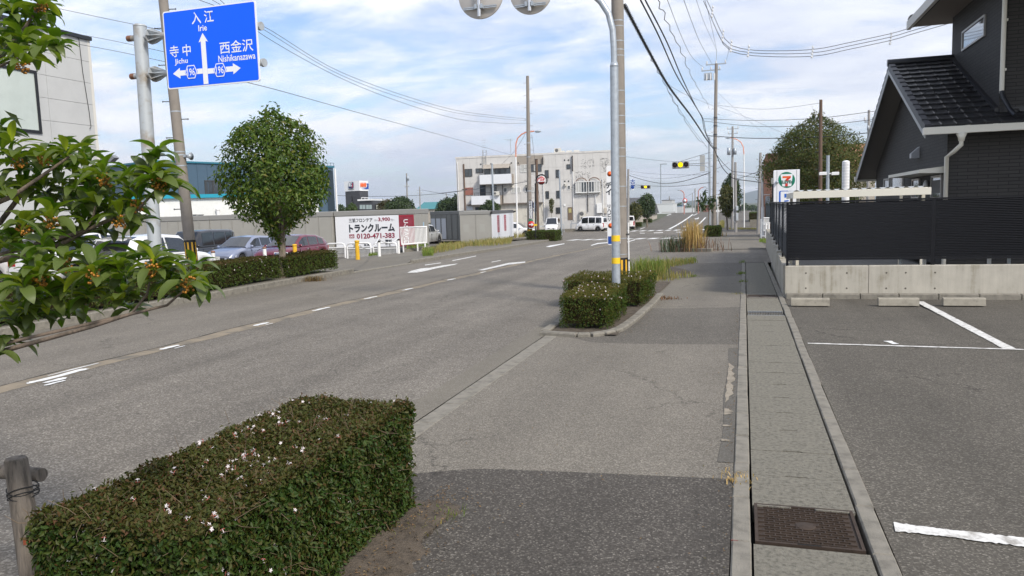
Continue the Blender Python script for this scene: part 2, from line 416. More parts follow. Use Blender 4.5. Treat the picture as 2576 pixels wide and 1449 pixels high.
# a smoother trench repair along the drain
sheet('pavement_repair', lambda y: -.16-.012*math.sin(y*3), -.064, yr(5.0, 9.1, .3), .0035, asphalt('repair_asphalt', (.100, .091, .077), (.2, .19, .17), 160, .2), 1)
mb = MB()
for (a, b) in ((6.55, 8.2), (6.15, 6.35), (5.82, 5.87), (5.45, 5.5)):
    k = 16; L = []; Rr = []
    for i in range(k+1):
        y = a+(b-a)*i/k; q = math.sin(math.pi*i/k)**.35
        L.append((-.155+.006*math.sin(i*1.9), y, .0075)); Rr.append((-.150+(.055+.018*math.sin(i*2.3+1)+.012*math.sin(i*5.1))*q, y, .0075))
    mb.grid([[L[i], Rr[i]] for i in range(k+1)])
struct(mb.build('mortar_patch', mat('mortar', (.27, .235, .185), .9, var=.25, vscale=12)))
sheet('parking_lot', .69, 26, yr(-6, 14.25, 1.0), -.004, PARKA, 10)
sheet('house_yard', .95, 26, yr(14.5, 35.2, 2), .0, GRAVEL, 4)
sheet('drain_bed_shade', -.07, .70, yr(-4, 35, 2), -.12, DARK, 1)  # channel bottom coloured black, painting the shade seen through the slab gaps

# covered drain: kerb stones, cover slabs, manhole cover, grating
drain = struct(thing('gutter_channel', None, None, (0, 0, 0)))
kst = []
def stone(x0, x1, L, h, m=KERB, b=.008, seed=0):
    return MB().bev(x0, 0, -.11, x1, L, h, b).mesh('kerb_stone', m)
meL = stone(-.062, .033, .594, .012); meR = stone(.592, .684, .594, .012)
y = -1.0
while y < 24.4:
    for me in (meL, meR):
        o = put('kerb_stone', me, drain, (R_.uniform(-.003, .003), y, g(y+.3)+R_.uniform(-.004, .004)), R_.uniform(-.004, .004))
    y += .6
def slabmesh(L, wx0=.046, wx1=.578):
    c = (wx0+wx1)/2
    pts = [(wx0, 0), (c-.07, 0), (c-.06, .016), (c+.06, .016), (c+.07, 0), (wx1, 0), (wx1, L), (wx0, L)]
    return MB().prism([(x, yy, -.1) for x, yy in pts], (0, 0, .104)).mesh('cover_slab', SLAB)
sl = slabmesh(.495)
y = 3.80-6*.5
while y < 24.3:
    if not (3.75 < y < 4.25 or 11.75 < y < 12.2 or 14.1 < y < 14.6):
        put('cover_slab', sl, drain, (0, y, g(y+.25)+R_.uniform(-.003, .003)), R_.uniform(-.003, .003))
    y += .5
RUST = mat('rusty_iron', (.058, .040, .029), .7, .35, var=.3, vscale=12, bump=.3, bscale=120)
def manhole(y0, det):
    t = thing('manhole_cover', 'rusty brown iron cover with T-shaped tread set in the drain nearest the camera' if det else 'second rusty iron cover in the drain by the start of the concrete wall', 'manhole cover', (.055, y0, g(y0)), 0)
    MB().box(0, 0, -.05, .51, .505, -.004).build('plate', RUST, t)
    fr = MB()
    for (a, b, c, d) in ((0, 0, .51, .016), (0, .489, .51, .505), (0, .016, .016, .489), (.494, .016, .51, .489)): fr.box(a, b, -.004, c, d, .006)
    fr.build('rim', RUST, t)
    if det:
        me = MB().box(-.026, -.003, -.004, .026, .003, .004).box(-.003, .003, -.004, .003, .023, .004).mesh('tread_bar', RUST)
        for j in range(16):
            for i in range(9):
                x = .045+i*.0545+(.027 if j % 2 else 0); yy = .034+j*.0285
                if x > .475 or (x-.255)**2+(yy-.25)**2 < .058**2: continue
                put('tread_bar', me, t, (x, yy, 0))
        MB().lathe([(.05, -.004), (.05, .002), (.046, .004), (0, .004)], 20, o=(.255, .25, 0)).build('boss', RUST, t)
        MB().box(.20, .002, .0065, .31, .012, .0075).build('lifting_slot', DARK, t)
    else: MB().lathe([(.05, -.004), (.05, .004), (0, .004)], 16, o=(.255, .25, 0)).build('boss', RUST, t)
manhole(3.825, True); manhole(14.16, False)
gt = thing('drain_grating', 'narrow steel grating across the covered drain before the house wall', 'grating', (.055, 11.82, 0))
gm = MB().box(0, 0, -.02, .008, .42, .006).mesh('grating_bar', mat('grating_steel', (.16, .155, .145), .6, .2))
for i in range(22): put('grating_bar', gm, gt, (.005+i*.0235, 0, 0))
MB().box(0, -.012, -.02, .51, 0, .006).box(0, .42, -.02, .51, .432, .006).build('grating_frame', GALV, gt)

# flush kerb blocks along the near road edge, then the raised kerb of the planting strip
kb = struct(thing('road_kerb', None, None))
me = MB().bev(-.085, 0, -.1, .085, .592, .004, .006).mesh('kerb_stone', KERB)
y = 4.3
while y < 9.5:
    put('kerb_stone', me, kb, (-2.465, y, 0), R_.uniform(-.006, .006)); y += .6
y = -2
while y < 4.2:
    put('kerb_stone', me, kb, (-2.465-.25, y, 0), 0); y += .6
pk = struct(thing('planter_kerb', None, None))
def kerb_path(pts, parent, L=.6, w=.15, h=.1, m=KERB, dz=0, fn=g, hh=None):
    P = [Vector((p[0], p[1], 0)) for p in pts]
    cache = {}
    for a, b in zip(P, P[1:]):
        d = b-a; k = max(1, round(d.length/L)); l = d.length/k
        key = (round(l, 3), h if hh is None else hh)
        hv = h
        if key not in cache: cache[key] = MB().bev(0, -w/2, -.2, l-.008, w/2, hv, .015).mesh('kerb_stone', m)
        for i in range(k):
            p = a+d*(i/k); q = a+d*((i+1)/k); z0, z1 = fn(p.y), fn(q.y)
            o = put('kerb_stone', cache[key], parent, (p.x, p.y, z0+dz)); 
            o.rotation_euler = (0, -math.atan2(z1-z0, l), math.atan2(d.y, d.x))
kerb_path([(-2.62, 9.76), (-2.1, 9.66), (-1.93, 9.70), (-1.79, 9.82), (-1.69, 9.99), (-1.63, 10.2), (-1.58, 10.8), (-1.55, 11.4), (-1.52, 13.0), (-1.54, 14.6)], pk, .6, .13, .05)
kerb_path([(-2.6, 9.9), (-2.66, 17.5), (-2.66, 24.3)], pk, .6, .13, .05)
struct(MB().grid([[(-2.55, yy, g(yy)+.02), (-1.6, yy, g(yy)+.02)] for yy in yr(9.75, 17.5, 1)]).build('planter_soil', SOIL))
struct(MB().grid([[(-2.55, yy, g(yy)+.03), (-1.75+.4*math.sin(yy), yy, g(yy)+.006)] for yy in yr(17.5, 24.3, .5)]).build('verge_soil', SOIL))
lk = struct(thing('left_kerb', None, None))
kerb_path([(lkerb(v)-.07, v) for v in yr(-7.6, 21.0, 1.8)], lk, .6, .15, .13)
kerb_path([(lkerb(v)-.07, v) for v in yr(21.0, 25.6, 1.15)], lk, .6, .15, .035)
kerb_path([(lkerb(v)-.07, v) for v in yr(25.6, 57.5, 2.2)], lk, .6, .15, .13)
kerb_path([(lkerb(57.5)-.07, 57.5), (-15.0, 59.0), (-16.5, 60.0), (-19, 60.8)], lk, .6, .15, .13)
# soil under the near hedge, with a broken old kerb beside it
def bumpy(x0, x1, y0, y1, nx, ny, fz, name, m):
    return struct(MB().grid([[(x0+(x1-x0)*i/nx+(.09*math.sin(j*.37)+.05*math.sin(j*1.1+1)+.025*math.sin(j*2.7))*(i == nx), y0+(y1-y0)*j/ny+(.04*math.sin(i*.9)+.03*math.sin(i*2.3))*(j == ny), fz(i/nx, j/ny)) for i in range(nx+1)] for j in range(ny+1)]).build(name, m))
bumpy(-2.9, -1.55, .2, 3.98, 40, 90, lambda u, v: .012+.05*max(0, math.sin(math.pi*min(1, u*1.02)))**.6*min(1, (1-v)*9)+.012*math.sin(u*31+v*47)*math.sin(v*23)-.03*(u > .985 or v > .99 or u < .01), 'hedge_soil', SOIL)

# ------------------------------------------------------------------ road paint
PAINT = mat('road_paint', (.74, .74, .72), .6, var=.12, vscale=8)
PAINTW = mat('worn_road_paint', (.66, .65, .62), .7, var=.3, vscale=14, dirt=(.34, .32, .29))
TAN = mat('tan_joint', (.235, .195, .140), .9, var=.35, vscale=3.0, bump=.5, bscale=80, dirt=(.13, .12, .10))
def px_poly(pts, fn=None): return [gp(px, py, 0, fn) for px, py in pts]
def paint(name, polys, m=PAINT, dz=.005):
    mb = MB()
    for P in polys:
        mb.poly([(p[0], p[1], g(p[1])+dz) for p in P])
    return struct(mb.build(name, m))
def c4(x, y): return ((1150+x*.31056)/1.49068, (650+y*.31056)/1.49068)
def c6(x, y): return ((2250+x*.31056)/1.49068, (600+y*.31056)/1.49068)
def blob(x0, x1, y0, y1, seed, k=26):
    r = random.Random(seed); pts = []
    for i in range(k):
        a = 2*math.pi*i/k; q = 1+r.uniform(-.28, .28)
        c, s = math.cos(a), math.sin(a); e = .55
        pts.append(((x0+x1)/2+(x1-x0)/2*math.copysign(abs(c)**e, c)*(1+r.uniform(-.45, .35)), (y0+y1)/2+(y1-y0)/2*math.copysign(abs(s)**e, s)*(1+r.uniform(-.05, .05))))
    return pts
sheet('centre_joint', lambda y: -7.53-.03*math.sin(y*2.1), lambda y: -7.24+.04*math.sin(y*1.3+1)+.03*math.sin(y*5.1), yr(3, 56, .4), .003, TAN, 1)
# dark open joint line at its far edge
sheet('joint_crack', lambda y: -7.535-.03*math.sin(y*2.1)-.012-.008*math.sin(y*9), lambda y: -7.53-.03*math.sin(y*2.1)+.012+.012*math.sin(y*7), yr(3, 40, .25), .0045, mat('joint_dirt', (.03, .028, .022), .95, var=.4, vscale=6), 1)
worn = []
for i, (a, b) in enumerate(((6.05, 7.0), (8.0, 8.55), (10.0, 10.6), (11.7, 12.6), (13.6, 14.5), (15.4, 16.3), (18.1, 19), (20.7, 21.4))):
    worn.append(blob(-7.38, -7.26-.03*(i > 0), a, a+(b-a)*(.8 if i == 0 else .62), i))
    if i == 0: worn.append(blob(-7.20, -7.10, a+.05, a+.32, 40, 16)); worn.append(blob(-7.47, -7.43, a+.35, b+.1, 80, 14)); worn.append(blob(-7.06, -7.0, a-.05, a+.2, 120, 14))
    elif i < 3: worn.append(blob(-7.22, -7.18, a+.1, a+.3, i+40, 12))
paint('centre_dash', worn, PAINT, .0085)
arr = [[c4(*p) for p in ((1213, 1203), (1260, 1180), (1370, 1152), (1480, 1140), (1440, 1152), (1640, 1113), (1830, 1090), (1790, 1105), (1560, 1150), (1440, 1180), (1330, 1200))],
       [c4(*p) for p in ((2065, 1172), (2440, 1082), (2576, 1072), (2640, 1066), (2640, 1080), (2540, 1092), (2440, 1105), (2500, 1090), (2140, 1172))]]
paint('lane_arrow', [px_poly(arr[0])], PAINTW); paint('lane_arrow', [px_poly(arr[1])], PAINTW)
def c5(x, y): return ((1650+x*.31056)/1.49068, (500+y*.31056)/1.49068)
paint('lane_arrow', [px_poly([c5(*p) for p in ((1275, 1372), (1330, 1355), (1500, 1330), (1505, 1336), (1400, 1358), (1330, 1374))])])
paint('lane_line', [px_poly([c4(*p) for p in ((1425, 1105), (1620, 1080), (1625, 1086), (1430, 1113))]), px_poly([c4(*p) for p in ((1755, 1052), (2045, 996), (2048, 1002), (1765, 1059))]), px_poly([c4(*p) for p in ((2230, 1070), (2340, 1050), (2345, 1056), (2236, 1076))])], PAINTW)
paint('lane_line', [px_poly([c5(*p) for p in ((1820, 1352), (1900, 1325), (2040, 1315), (2040, 1324), (1910, 1336), (1830, 1358))]), px_poly([c6(*p) for p in ((315, 990), (420, 962), (425, 968), (318, 998))])])
# zebra crossings: one object per crossing, each bar its own part
def crossing(name, bars, y0f, y1f):
    t = struct(thing(name, None, None))
    for x in bars:
        y0, y1 = y0f(x), y1f(x)
        MB().poly([(x, y0, g(y0)+.006), (x+.60, y0, g(y0)+.006), (x+.60+.12, y1, g(y1)+.006), (x+.12, y1, g(y1)+.006)]).build('crossing_bar', PAINT, t)
crossing('near_crossing', [-12.6+i*.98 for i in range(12)], lambda x: 54.5, lambda x: 57.5)
crossing('far_crossing', [-16.2+i*1.02 for i in range(13)], lambda x: 90.5, lambda x: 94)
paint('junction_line', [px_poly([c6(*p) for p in ((480, 880), (540, 882), (540, 888), (480, 886))]), px_poly([c6(*p) for p in ((650, 876), (760, 872), (760, 880), (650, 884))]), px_poly([c6(*p) for p in ((920, 868), (985, 868), (985, 876), (920, 874))])], PAINTW)
# markings climbing the bridge
def c7(x, y): return ((2400+x*.24155)/1.49068, (550+y*.24155)/1.49068)
def ribbon(pts, w, name, m=PAINT, dz=.008):
    P = [gp(*c7(*p)) for p in pts]; mb = MB(); rows = []
    for p in P: rows.append([(p.x-w/2, p.y, g(p.y)+dz), (p.x+w/2, p.y, g(p.y)+dz)])
    mb.grid(rows); return struct(mb.build(name, m))
ribbon([(455, 1280), (560, 1225), (660, 1165), (750, 1105), (820, 1052), (870, 1018), (930, 998), (980, 988)], .34, 'centre_line')
ribbon([(830, 1068), (890, 1040), (925, 1008), (960, 994)], .28, 'centre_line')
ribbon([(835, 1255), (900, 1215), (960, 1160), (1000, 1118), (1020, 1098)], .26, 'lane_line')
paint('turn_arrow', [px_poly([c7(*p) for p in ((840, 1118), (890, 1112), (905, 1100), (920, 1106), (900, 1124), (860, 1128))]), px_poly([c7(*p) for p in ((665, 1240), (725, 1234), (740, 1222), (765, 1228), (745, 1242), (690, 1250))])], PAINT, .008)
paint('edge_line', [px_poly([c7(*p) for p in ((410, 1065), (480, 1046), (490, 1050), (425, 1070))]), px_poly([c7(*p) for p in ((0, 1278), (70, 1254), (78, 1258), (5, 1284))])], PAINT, .008)
# parking lot lines
def pline(a, b, w, name='parking_line', m=PAINT, k=9, jag=.012):
    A, B = Vector((a.x, a.y, 0)), Vector((b.x, b.y, 0)); d = (B-A); n = Vector((-d.y, d.x, 0)).normalized()*w/2; rows = []
    for i in range(k+1):
        p = A+d*(i/k); j = n*(1+R_.uniform(-jag, jag)/w*2); rows.append([(p-j).to_tuple()[:2]+(.003,), (p+j).to_tuple()[:2]+(.003,)])
    return struct(MB().grid(rows).build(name, m))
pline(gp(2312, 762), gp(2540, 878), .125, m=PAINTW, k=24, jag=.006); pline(gp(2032, 864), gp(2576, 880), .06, m=PAINTW, k=24, jag=.008)
pline(gp(2232, 858), gp(2254, 866), .08)
pline(gp(2250, 1326), gp(2600, 1368), .105, m=PAINTW, k=40, jag=.009)
# ------------------------------------------------------------------ hills and far things
HILL = mat('wooded_hill', (.040, .062, .040), .95, var=.3, vscale=.004)
def ridge(name, pts, Y, depth, base=-6):
    # pts: pixel skyline at distance Y; the slope runs down towards and away from us
    top = [at(px, py, Y) for px, py in pts]; rows = []
    for f, k in ((-1, 0), (-.72, .28), (-.4, .62), (-.15, .9), (0, 1), (.3, .7), (1, 0)):
        rows.append([(p.x+60*f*math.sin(i*2.1), p.y+depth*f+80*math.sin(i*1.7)*(1-k), base+(p.z-base)*k*(1+.05*math.sin(i*3.1+f*9)*(0 < k < 1))) for i, p in enumerate(top)])
    return struct(MB().grid(rows).build(name, HILL))
ridge('hill', [(1380, 530), (1480, 522), (1560, 519), (1620, 516), (1660, 514), (1700, 510), (1735, 506), (1762, 502), (1790, 500), (1815, 503), (1850, 508), (1880, 512), (1940, 520)], 3600, 700)
ridge('mountain', [(1770, 520), (1800, 512), (1835, 500), (1862, 489), (1885, 483), (1905, 478), (1930, 474), (1965, 470), (2020, 476), (2100, 480), (2200, 486), (2350, 492)], 6200, 1200)

def plane_hit(px, py, P, Q):
    d = Vector(ray(px, py)); o = Vector((0, 0, EYE)); e = Vector((Q[0]-P[0], Q[1]-P[1], 0)); n = Vector((e.y, -e.x, 0))
    t = (Vector(P)-o).dot(n)/d.dot(n); return o+d*t
class Facade:
    """a vertical wall from P to Q; turns a surveyed picture point into (u, z) on it"""
    def __init__(s, P, Q):
        s.P = Vector((P[0], P[1], 0)); s.Q = Vector((Q[0], Q[1], 0)); s.e = (s.Q-s.P).normalized(); s.rz = math.atan2(s.e.y, s.e.x); s.L = (s.Q-s.P).length
    def uz(s, px, py):
        h = plane_hit(px, py, s.P, s.Q); return (h-s.P).dot(s.e), h.z
    def rect(s, p0, p1):
        u0, z1 = s.uz(*p0); u1, z0 = s.uz(*p1); return u0, z0, u1, z1
PANE = mat('dull_window_pane', (.045, .055, .065), .08, spec=.8, var=.3, vscale=.7)
CURT = mat('curtain', (.45, .45, .43), .8, var=.1, vscale=6)
FRB = mat('bronze_frame', (.05, .045, .04), .5); FRG = mat('grey_frame', (.30, .30, .29), .4); FRW = mat('white_frame', (.75, .75, .73), .4)
def window(t, u0, z0, u1, z1, fm=FRB, split=1, curtain=0.0, fw=.06, y=0.0, pm=None):
    """frame, sash bars and panes set in a wall whose outer face is the local plane y = 0 (outside is -y)"""
    f = MB()
    f.box(u0-fw, y-.05, z0-fw, u1+fw, y+.03, z0); f.box(u0-fw, y-.05, z1, u1+fw, y+.03, z1+fw)
    f.box(u0-fw, y-.05, z0, u0, y+.03, z1); f.box(u1, y-.05, z0, u1+fw, y+.03, z1)
    for i in range(1, split):
        x = u0+(u1-u0)*i/split; f.box(x-fw*.45, y-.045, z0, x+fw*.45, y+.02, z1)
    w = f.build('window', fm, t)
    for i in range(split):
        a = u0+(u1-u0)*i/split+(fw*.45 if i else 0); b = u0+(u1-u0)*(i+1)/split-(fw*.45 if i < split-1 else 0)
        MB().box(a, y-.02, z0, b, y-.012, z1).build('pane', (CURT if R_.random() < curtain else (pm or PANE)), w)
    return w

# ------------------------------------------------------------------ office building with pale panels, far left
ALC = mat('pale_panel', (.49, .495, .49), .75, var=.05, vscale=1.2)
XF = -25.0
oc = onx(222, 96, XF); zt = oc.z; ycor = oc.y; LO = 26.0
F1 = Facade((XF, ycor-LO), (XF, ycor))          # u runs away from us, the visible far corner is u = LO
ob = thing('office_building', 'pale grey panelled office block with black flat roof edge at the photo edge', 'building', (XF, ycor-LO, -.4), math.pi/2)
MB().box(0, .03, 0, LO-.02, 14, zt-.02).build('wall', ALC, ob)
wj = F1.uz(100, 300)[0]
ph = .84; z = zt+.4-.10
while z > .3:
    z0 = max(0, z-ph)
    for (a, b) in ((wj+.42, LO), (wj-3.2, wj+.42), (wj-7.5, wj-3.2), (0, wj-7.5)):
        MB().box(a+.006, -.03, z0+.006, b-.006, .03, z-.006).build('wall_panel', ALC, ob)
    z -= ph
MB().box(0, -.12, zt+.30, LO+.06, .2, zt+.44).box(LO-.2, .2, zt+.30, LO+.06, 14, zt+.44).build('parapet_cap', mat('black_flashing', (.018, .02, .025), .45), ob)
MB().box(LO-.10, -.035, 0, LO+.03, -.0305, zt+.3).build('corner_trim', mat('pale_trim', (.62, .60, .55), .7), ob)
a0 = wj; zlo = F1.uz(100, 336)[1]+.4; zhi = F1.uz(90, 180)[1]+.4
wb = window(ob, a0-3.3, zlo+.1, a0-.12, zhi-.1, mat('black_frame', (.012, .012, .014), .4), 2, 0, .11, -.035, mat('blind_behind_glass', (.50, .55, .51), .12, coat=.5, var=.06, vscale=1.5))
cw = F1.uz(207, 190)[0]
MB().tube([(cw-.06, -.05, zt+.3), (cw-.02, -.06, zt-1.0), (cw+.12, -.06, zt-2.5), (cw+.15, -.06, zt-3.1), (cw+.05, -.09, zt-3.2)], .012, 5).build('aerial_cable', BLACK, ob)

# ------------------------------------------------------------------ blue-grey workshop with white annex
P = atd(395, 500, 60); Q = atd(842, 500, 74.5); F2 = Facade(P, Q)
bb = thing('workshop_building', 'blue-grey sheet clad workshop rising behind the round street tree', 'building', (P.x, P.y, -1.2), F2.rz)
BLUEG = mat('blue_grey_sheet', (.062, .105, .150), .6, var=.06, vscale=2)
zt2 = F2.uz(500, 411)[1]+1.2
MB().box(0, 0, 0, F2.L, 14, zt2).build('wall', BLUEG, bb)
me = MB().box(-.012, -.03, 0, .012, 0, zt2).mesh('seam', BLUEG)
for i in range(1, 20): put('cladding_seam', me, bb, (F2.L*i/20, 0, 0))
MB().box(-.1, -.12, zt2, F2.L+.1, 14.1, zt2+.14).build('roof_edge', mat('teal_flashing', (.03, .16, .22), .5), bb)
u0, z0, u1, z1 = F2.rect((516, 456), (555, 487)); window(bb, u0, z0+1.2, u1, z1+1.2, FRB, 2, .5, .08)
MB().box(F2.L-.9, -.05, 0, F2.L-.12, -.01, zt2-.3).build('shutter', mat('dark_blue_door', (.02, .035, .05), .5), bb)
MB().cyl((F2.L+.1, -.15, 0), (F2.L+.1, -.15, zt2-.1), .09, n=8).build('downpipe', WHITE, bb)
hr = MB()
for zz in (.15, .42): hr.box(F2.L-2.2, -.1, zt2+zz, F2.L+.1, -.06, zt2+zz+.04)
for i in range(7): hr.box(F2.L-2.2+i*.37, -.1, zt2, F2.L-2.17+i*.37, -.06, zt2+.46)
hr.build('roof_railing', mat('blue_rail', (.12, .2, .27), .5), bb)
P = atd(330, 500, 55.5); Q = atd(800, 500, 60); F3 = Facade(P, Q)
an = thing('annex_building', 'low white annex with a turquoise roof band in front of the blue-grey workshop', 'building', (P.x, P.y, -1.2), F3.rz)
zt3 = F3.uz(500, 498)[1]+1.2
WCLAD = mat('white_cladding', (.74, .75, .73), .55, var=.04)
MB().box(0, 0, 0, F3.L, 4.5, zt3).build('wall', WCLAD, an)
me = MB().box(-.01, -.025, 0, .01, 0, zt3).mesh('seam', WCLAD)
for i in range(1, 36): put('cladding_seam', me, an, (F3.L*i/36, 0, 0))
MB().box(-.15, -.25, zt3, F3.L+.15, 4.6, zt3+.27).build('roof_band', mat('turquoise_fascia', (.01, .30, .42), .45), an)
for (a, b) in (((476, 541), (494, 552)), ((496, 541), (512, 552)), ((584, 540), (606, 552))):
    u0, z0, u1, z1 = F3.rect(a, b); window(an, u0, z0+1.2, u1, z1+1.2, FRG, 1, 0, .05)
u0 = F3.uz(549, 540)[0]; MB().cyl((u0, -.2, zt3-2.4), (u0, -.2, zt3-.9), .13, n=8).ball((u0, -.2, zt3-.9), .17).build('vent_pipe', WHITE, an)

# ------------------------------------------------------------------ rental storage containers
CONT = mat('container_grey', (.335, .325, .295), .55, var=.05, vscale=1.5)
CONTD = mat('container_dark', (.185, .185, .17), .55, var=.06, vscale=1.5)
CONTW = mat('container_white', (.72, .74, .78), .5, var=.03)
CONTT = mat('container_trim', (.27, .265, .25), .5)
ZL = -.98
def container(label, P, Q, depth, h, z0, name='storage_container', panels=6, body=CONT, roofh=.32, group=None, trim=CONTT, front=None):
    f = Facade(P, Q); t = thing(name, label, 'storage container', (P[0], P[1], z0), f.rz, group)
    MB().box(0, .02, .08, f.L, depth, h-roofh).build('body', body, t)
    MB().bev(-.04, -.05, h-roofh, f.L+.04, depth+.04, h, .03).build('roof_trim', trim, t)
    w = f.L/panels; me = MB().bev(.03, -.012, .1, w-.03, .03, h-roofh-.02, .008).mesh('wall_panel', front or body)
    for i in range(panels): put('wall_panel', me, t, (i*w, 0, 0))
    me = MB().box(-.018, -.028, .08, .018, .02, h-roofh).mesh('rib', front or body)
    for i in range(panels+1): put('panel_rib', me, t, (min(max(i*w, .02), f.L-.02), 0, 0))
    n = max(2, round(depth/1.0)); w2 = depth/n
    me = MB().box(-.012, .03, .1, .015, w2-.03, h-roofh-.02).mesh('side_panel', body)
    for i in range(n): put('side_panel', me, t, (f.L, i*w2, 0))
    return t, f
def X(px, Y): return at(px, 540, Y).x
_d = Vector((math.cos(rad(8)), math.sin(rad(8)), 0)); _o = Vector((-26.6, 46.0, 0))
def rowpt(px, back=0.0):
    h = plane_hit(px, 540, _o, _o+_d); return Vector((h.x, h.y, 0))+Vector((-_d.y, _d.x, 0))*back
for i, (pa, pb, lb) in enumerate(((100, 250, 'grey storage container farthest left, behind the leafy branch'), (251, 398, 'grey storage container behind the parked white cars, left of the sign pole'), (399, 531, 'grey storage container behind the striped concrete pole and black van'),
                                  (532, 670, 'grey storage container behind the pale blue parked car'), (671, 838, 'grey storage container behind the dark red car, next to the white banner'))):
    t, f = container(lb, rowpt(pa, -.25), rowpt(pb-.5, -.25), 2.4, 2.9, ZL, panels=5, group='row of grey storage containers')
    if i == 3:
        dz = MB().box(f.L*.55, -.03, .2, f.L*.55+.85, -.013, 2.0).build('door', CONT, t)
        MB().box(f.L*.55+.7, -.06, 1.0, f.L*.55+.8, -.031, 1.06).build('handle', FRG, dz)
# the container with the printed banner
tb, fb = container('storage container with white trunk room banner and dark red end strip', rowpt(842), rowpt(1042), 3.5, 2.62, -.70, panels=5)
def c4uz(x, y): u, z = fb.uz(*c4(x, y)); return u, z+.70
BAN = mat('banner_white', (.76, .77, .80), .5, var=.02); MAROON = mat('maroon_panel', (.27, .035, .055), .5, var=.2, vscale=3); MTXT = mat('maroon_print', (.25, .02, .05), .5); BTXT = mat('black_print', (.015, .02, .03), .5); WTXT = mat('white_print', (.8, .8, .8), .5); GTXT = mat('grey_print', (.25, .25, .27), .5)
def banner(x0, x1, m, nm, z0=.14, z1=2.24):
    return MB().box(x0, -.05, z0, x1, -.03, z1).build(nm, m, tb)
uR = c4uz(1115, 600)[0]
bnr = banner(.03, uR, BAN, 'banner'); mr = banner(uR+.005, fb.L-.03, MAROON, 'maroon_strip')
for i in range(1, 6):
    MB().box(uR*i/6-.01, -.056, .14, uR*i/6+.01, -.05, 2.24).build('banner_rib', BAN, bnr)
MB().box(uR+.01, -.056, 2.10, fb.L-.03, -.05, 2.235).box(fb.L-.12, -.056, .2, fb.L-.035, -.05, 2.09).build('edge_border', mat('maroon_border', (.30, .015, .035), .5), mr)
FX = lambda u, z: frame_at((u, -.062, z), (1, 0, 0), (0, 0, 1))
def btext(s, x0, x1, y0, y1, m, bold, par=bnr, spread=1.0):
    u0, zt_ = c4uz(x0, y0); u1, zb_ = c4uz(x1, y1)
    o = text(s, 1.0, m, par, Matrix.Identity(4), bold=bold, valign='BOTTOM_BASELINE', align='LEFT')
    me = o.data; xs_ = [v.co.x for v in me.vertices]; ys_ = [v.co.y for v in me.vertices]
    a, b, c, d = min(xs_), max(xs_), min(ys_), max(ys_)
    me.transform(Matrix.Translation((-a, -c, 0))); me.transform(Matrix.Diagonal(((u1-u0)/(b-a), (zt_-zb_)/(d-c), 1, 1)))
    me.transform(frame_at((u0, -.062, zb_), (1, 0, 0), (0, 0, 1))); return o
btext('三協フロンテア', 512, 800, 545, 588, BTXT, .022); btext('月々', 820, 860, 557, 580, GTXT, .01); btext('3,900', 866, 1012, 533, 582, MTXT, .03); btext('円～', 1020, 1066, 550, 577, GTXT, .01)
btext('トランクルーム', 512, 1070, 615, 702, BTXT, .045); btext('0120-471-383', 606, 1068, 728, 780, MTXT, .03)
u0, z1 = c4uz(518, 738); u1, z0 = c4uz(580, 782)
fd = MB().box(u0, -.064, z0, u1, -.058, z1, 0)
fd.build('freephone_mark', MTXT, bnr)
for q in (.3, .7):
    m_ = MB(); uc, zc_ = u0+(u1-u0)*q, (z0+z1)/2-.02; rr = (z1-z0)*.28
    k = 14
    for i in range(k):
        a, b = 2*math.pi*i/k, 2*math.pi*(i+1)/k
        m_.poly([(uc+rr*math.cos(a), -.068, zc_+rr*math.sin(a)), (uc+rr*math.cos(b), -.068, zc_+rr*math.sin(b)), (uc+rr*.55*math.cos(b), -.068, zc_+rr*.55*math.sin(b)), (uc+rr*.55*math.cos(a), -.068, zc_+rr*.55*math.sin(a))])
    m_.build('freephone_loop', WTXT, bnr)
# vertical U-SPACE lettering
uc = (uR+fb.L-.1)/2
o = text('U-SPACE', .42, WTXT, mr, Matrix.Identity(4), bold=.02); o.data.transform(Matrix.Rotation(-math.pi/2, 4, 'Z')); o.data.transform(Matrix.Translation((-.02, 0, 0)))
o.data.transform(frame_at((uc, -.062, 1.15), (1, 0, 0), (0, 0, 1)))
text('月々\n円', .2, BTXT, bnr, FX(1.35, .28), bold=.02); text('賃貸', .22, BTXT, bnr, FX(2.2, .3), bold=.02); text('電話\n受付', .24, BTXT, bnr, FX(3.75, .36), bold=.03)
MB().box(fb.L+.016, 2.0, 1.3, fb.L+.02, 2.3, 1.7).build('notice', mat('pale_blue_notice', (.35, .5, .62), .5), tb)
# shutter units
Pm = atd(1084, 560, 72); Qm = atd(1167, 560, 66.5)
ts, fs = container('dark grey storage block with white roller shutters between the two end containers', (Pm.x, Pm.y), (Qm.x, Qm.y), 2.4, 2.7, -1.0, panels=6, body=CONTD, trim=CONTD, roofh=.3)
SHUT = mat('roller_shutter', (.55, .57, .60), .5)
for i, w in enumerate((0, .6, 1.5)):
    pass
for i in range(6):
    u = fs.L*(i+.12)/6; w = fs.L*.76/6
    if i < 3:
        s_ = MB()
        for k in range(18): s_.box(u, -.045-.012*(k % 2), .15+k*.105, u+w, -.03, .15+(k+1)*.105)
        s_.build('roller_shutter', SHUT, ts)
    else:
        d = MB().box(u, -.05, .12, u+w, -.03, 2.05).build('door', CONTD, ts); MB().box(u+w-.14, -.09, 1.0, u+w-.06, -.051, 1.12).build('handle', FRG, d)
        MB().box(u, -.05, 2.1, u+w, -.03, 2.36).build('transom', CONTD, ts)
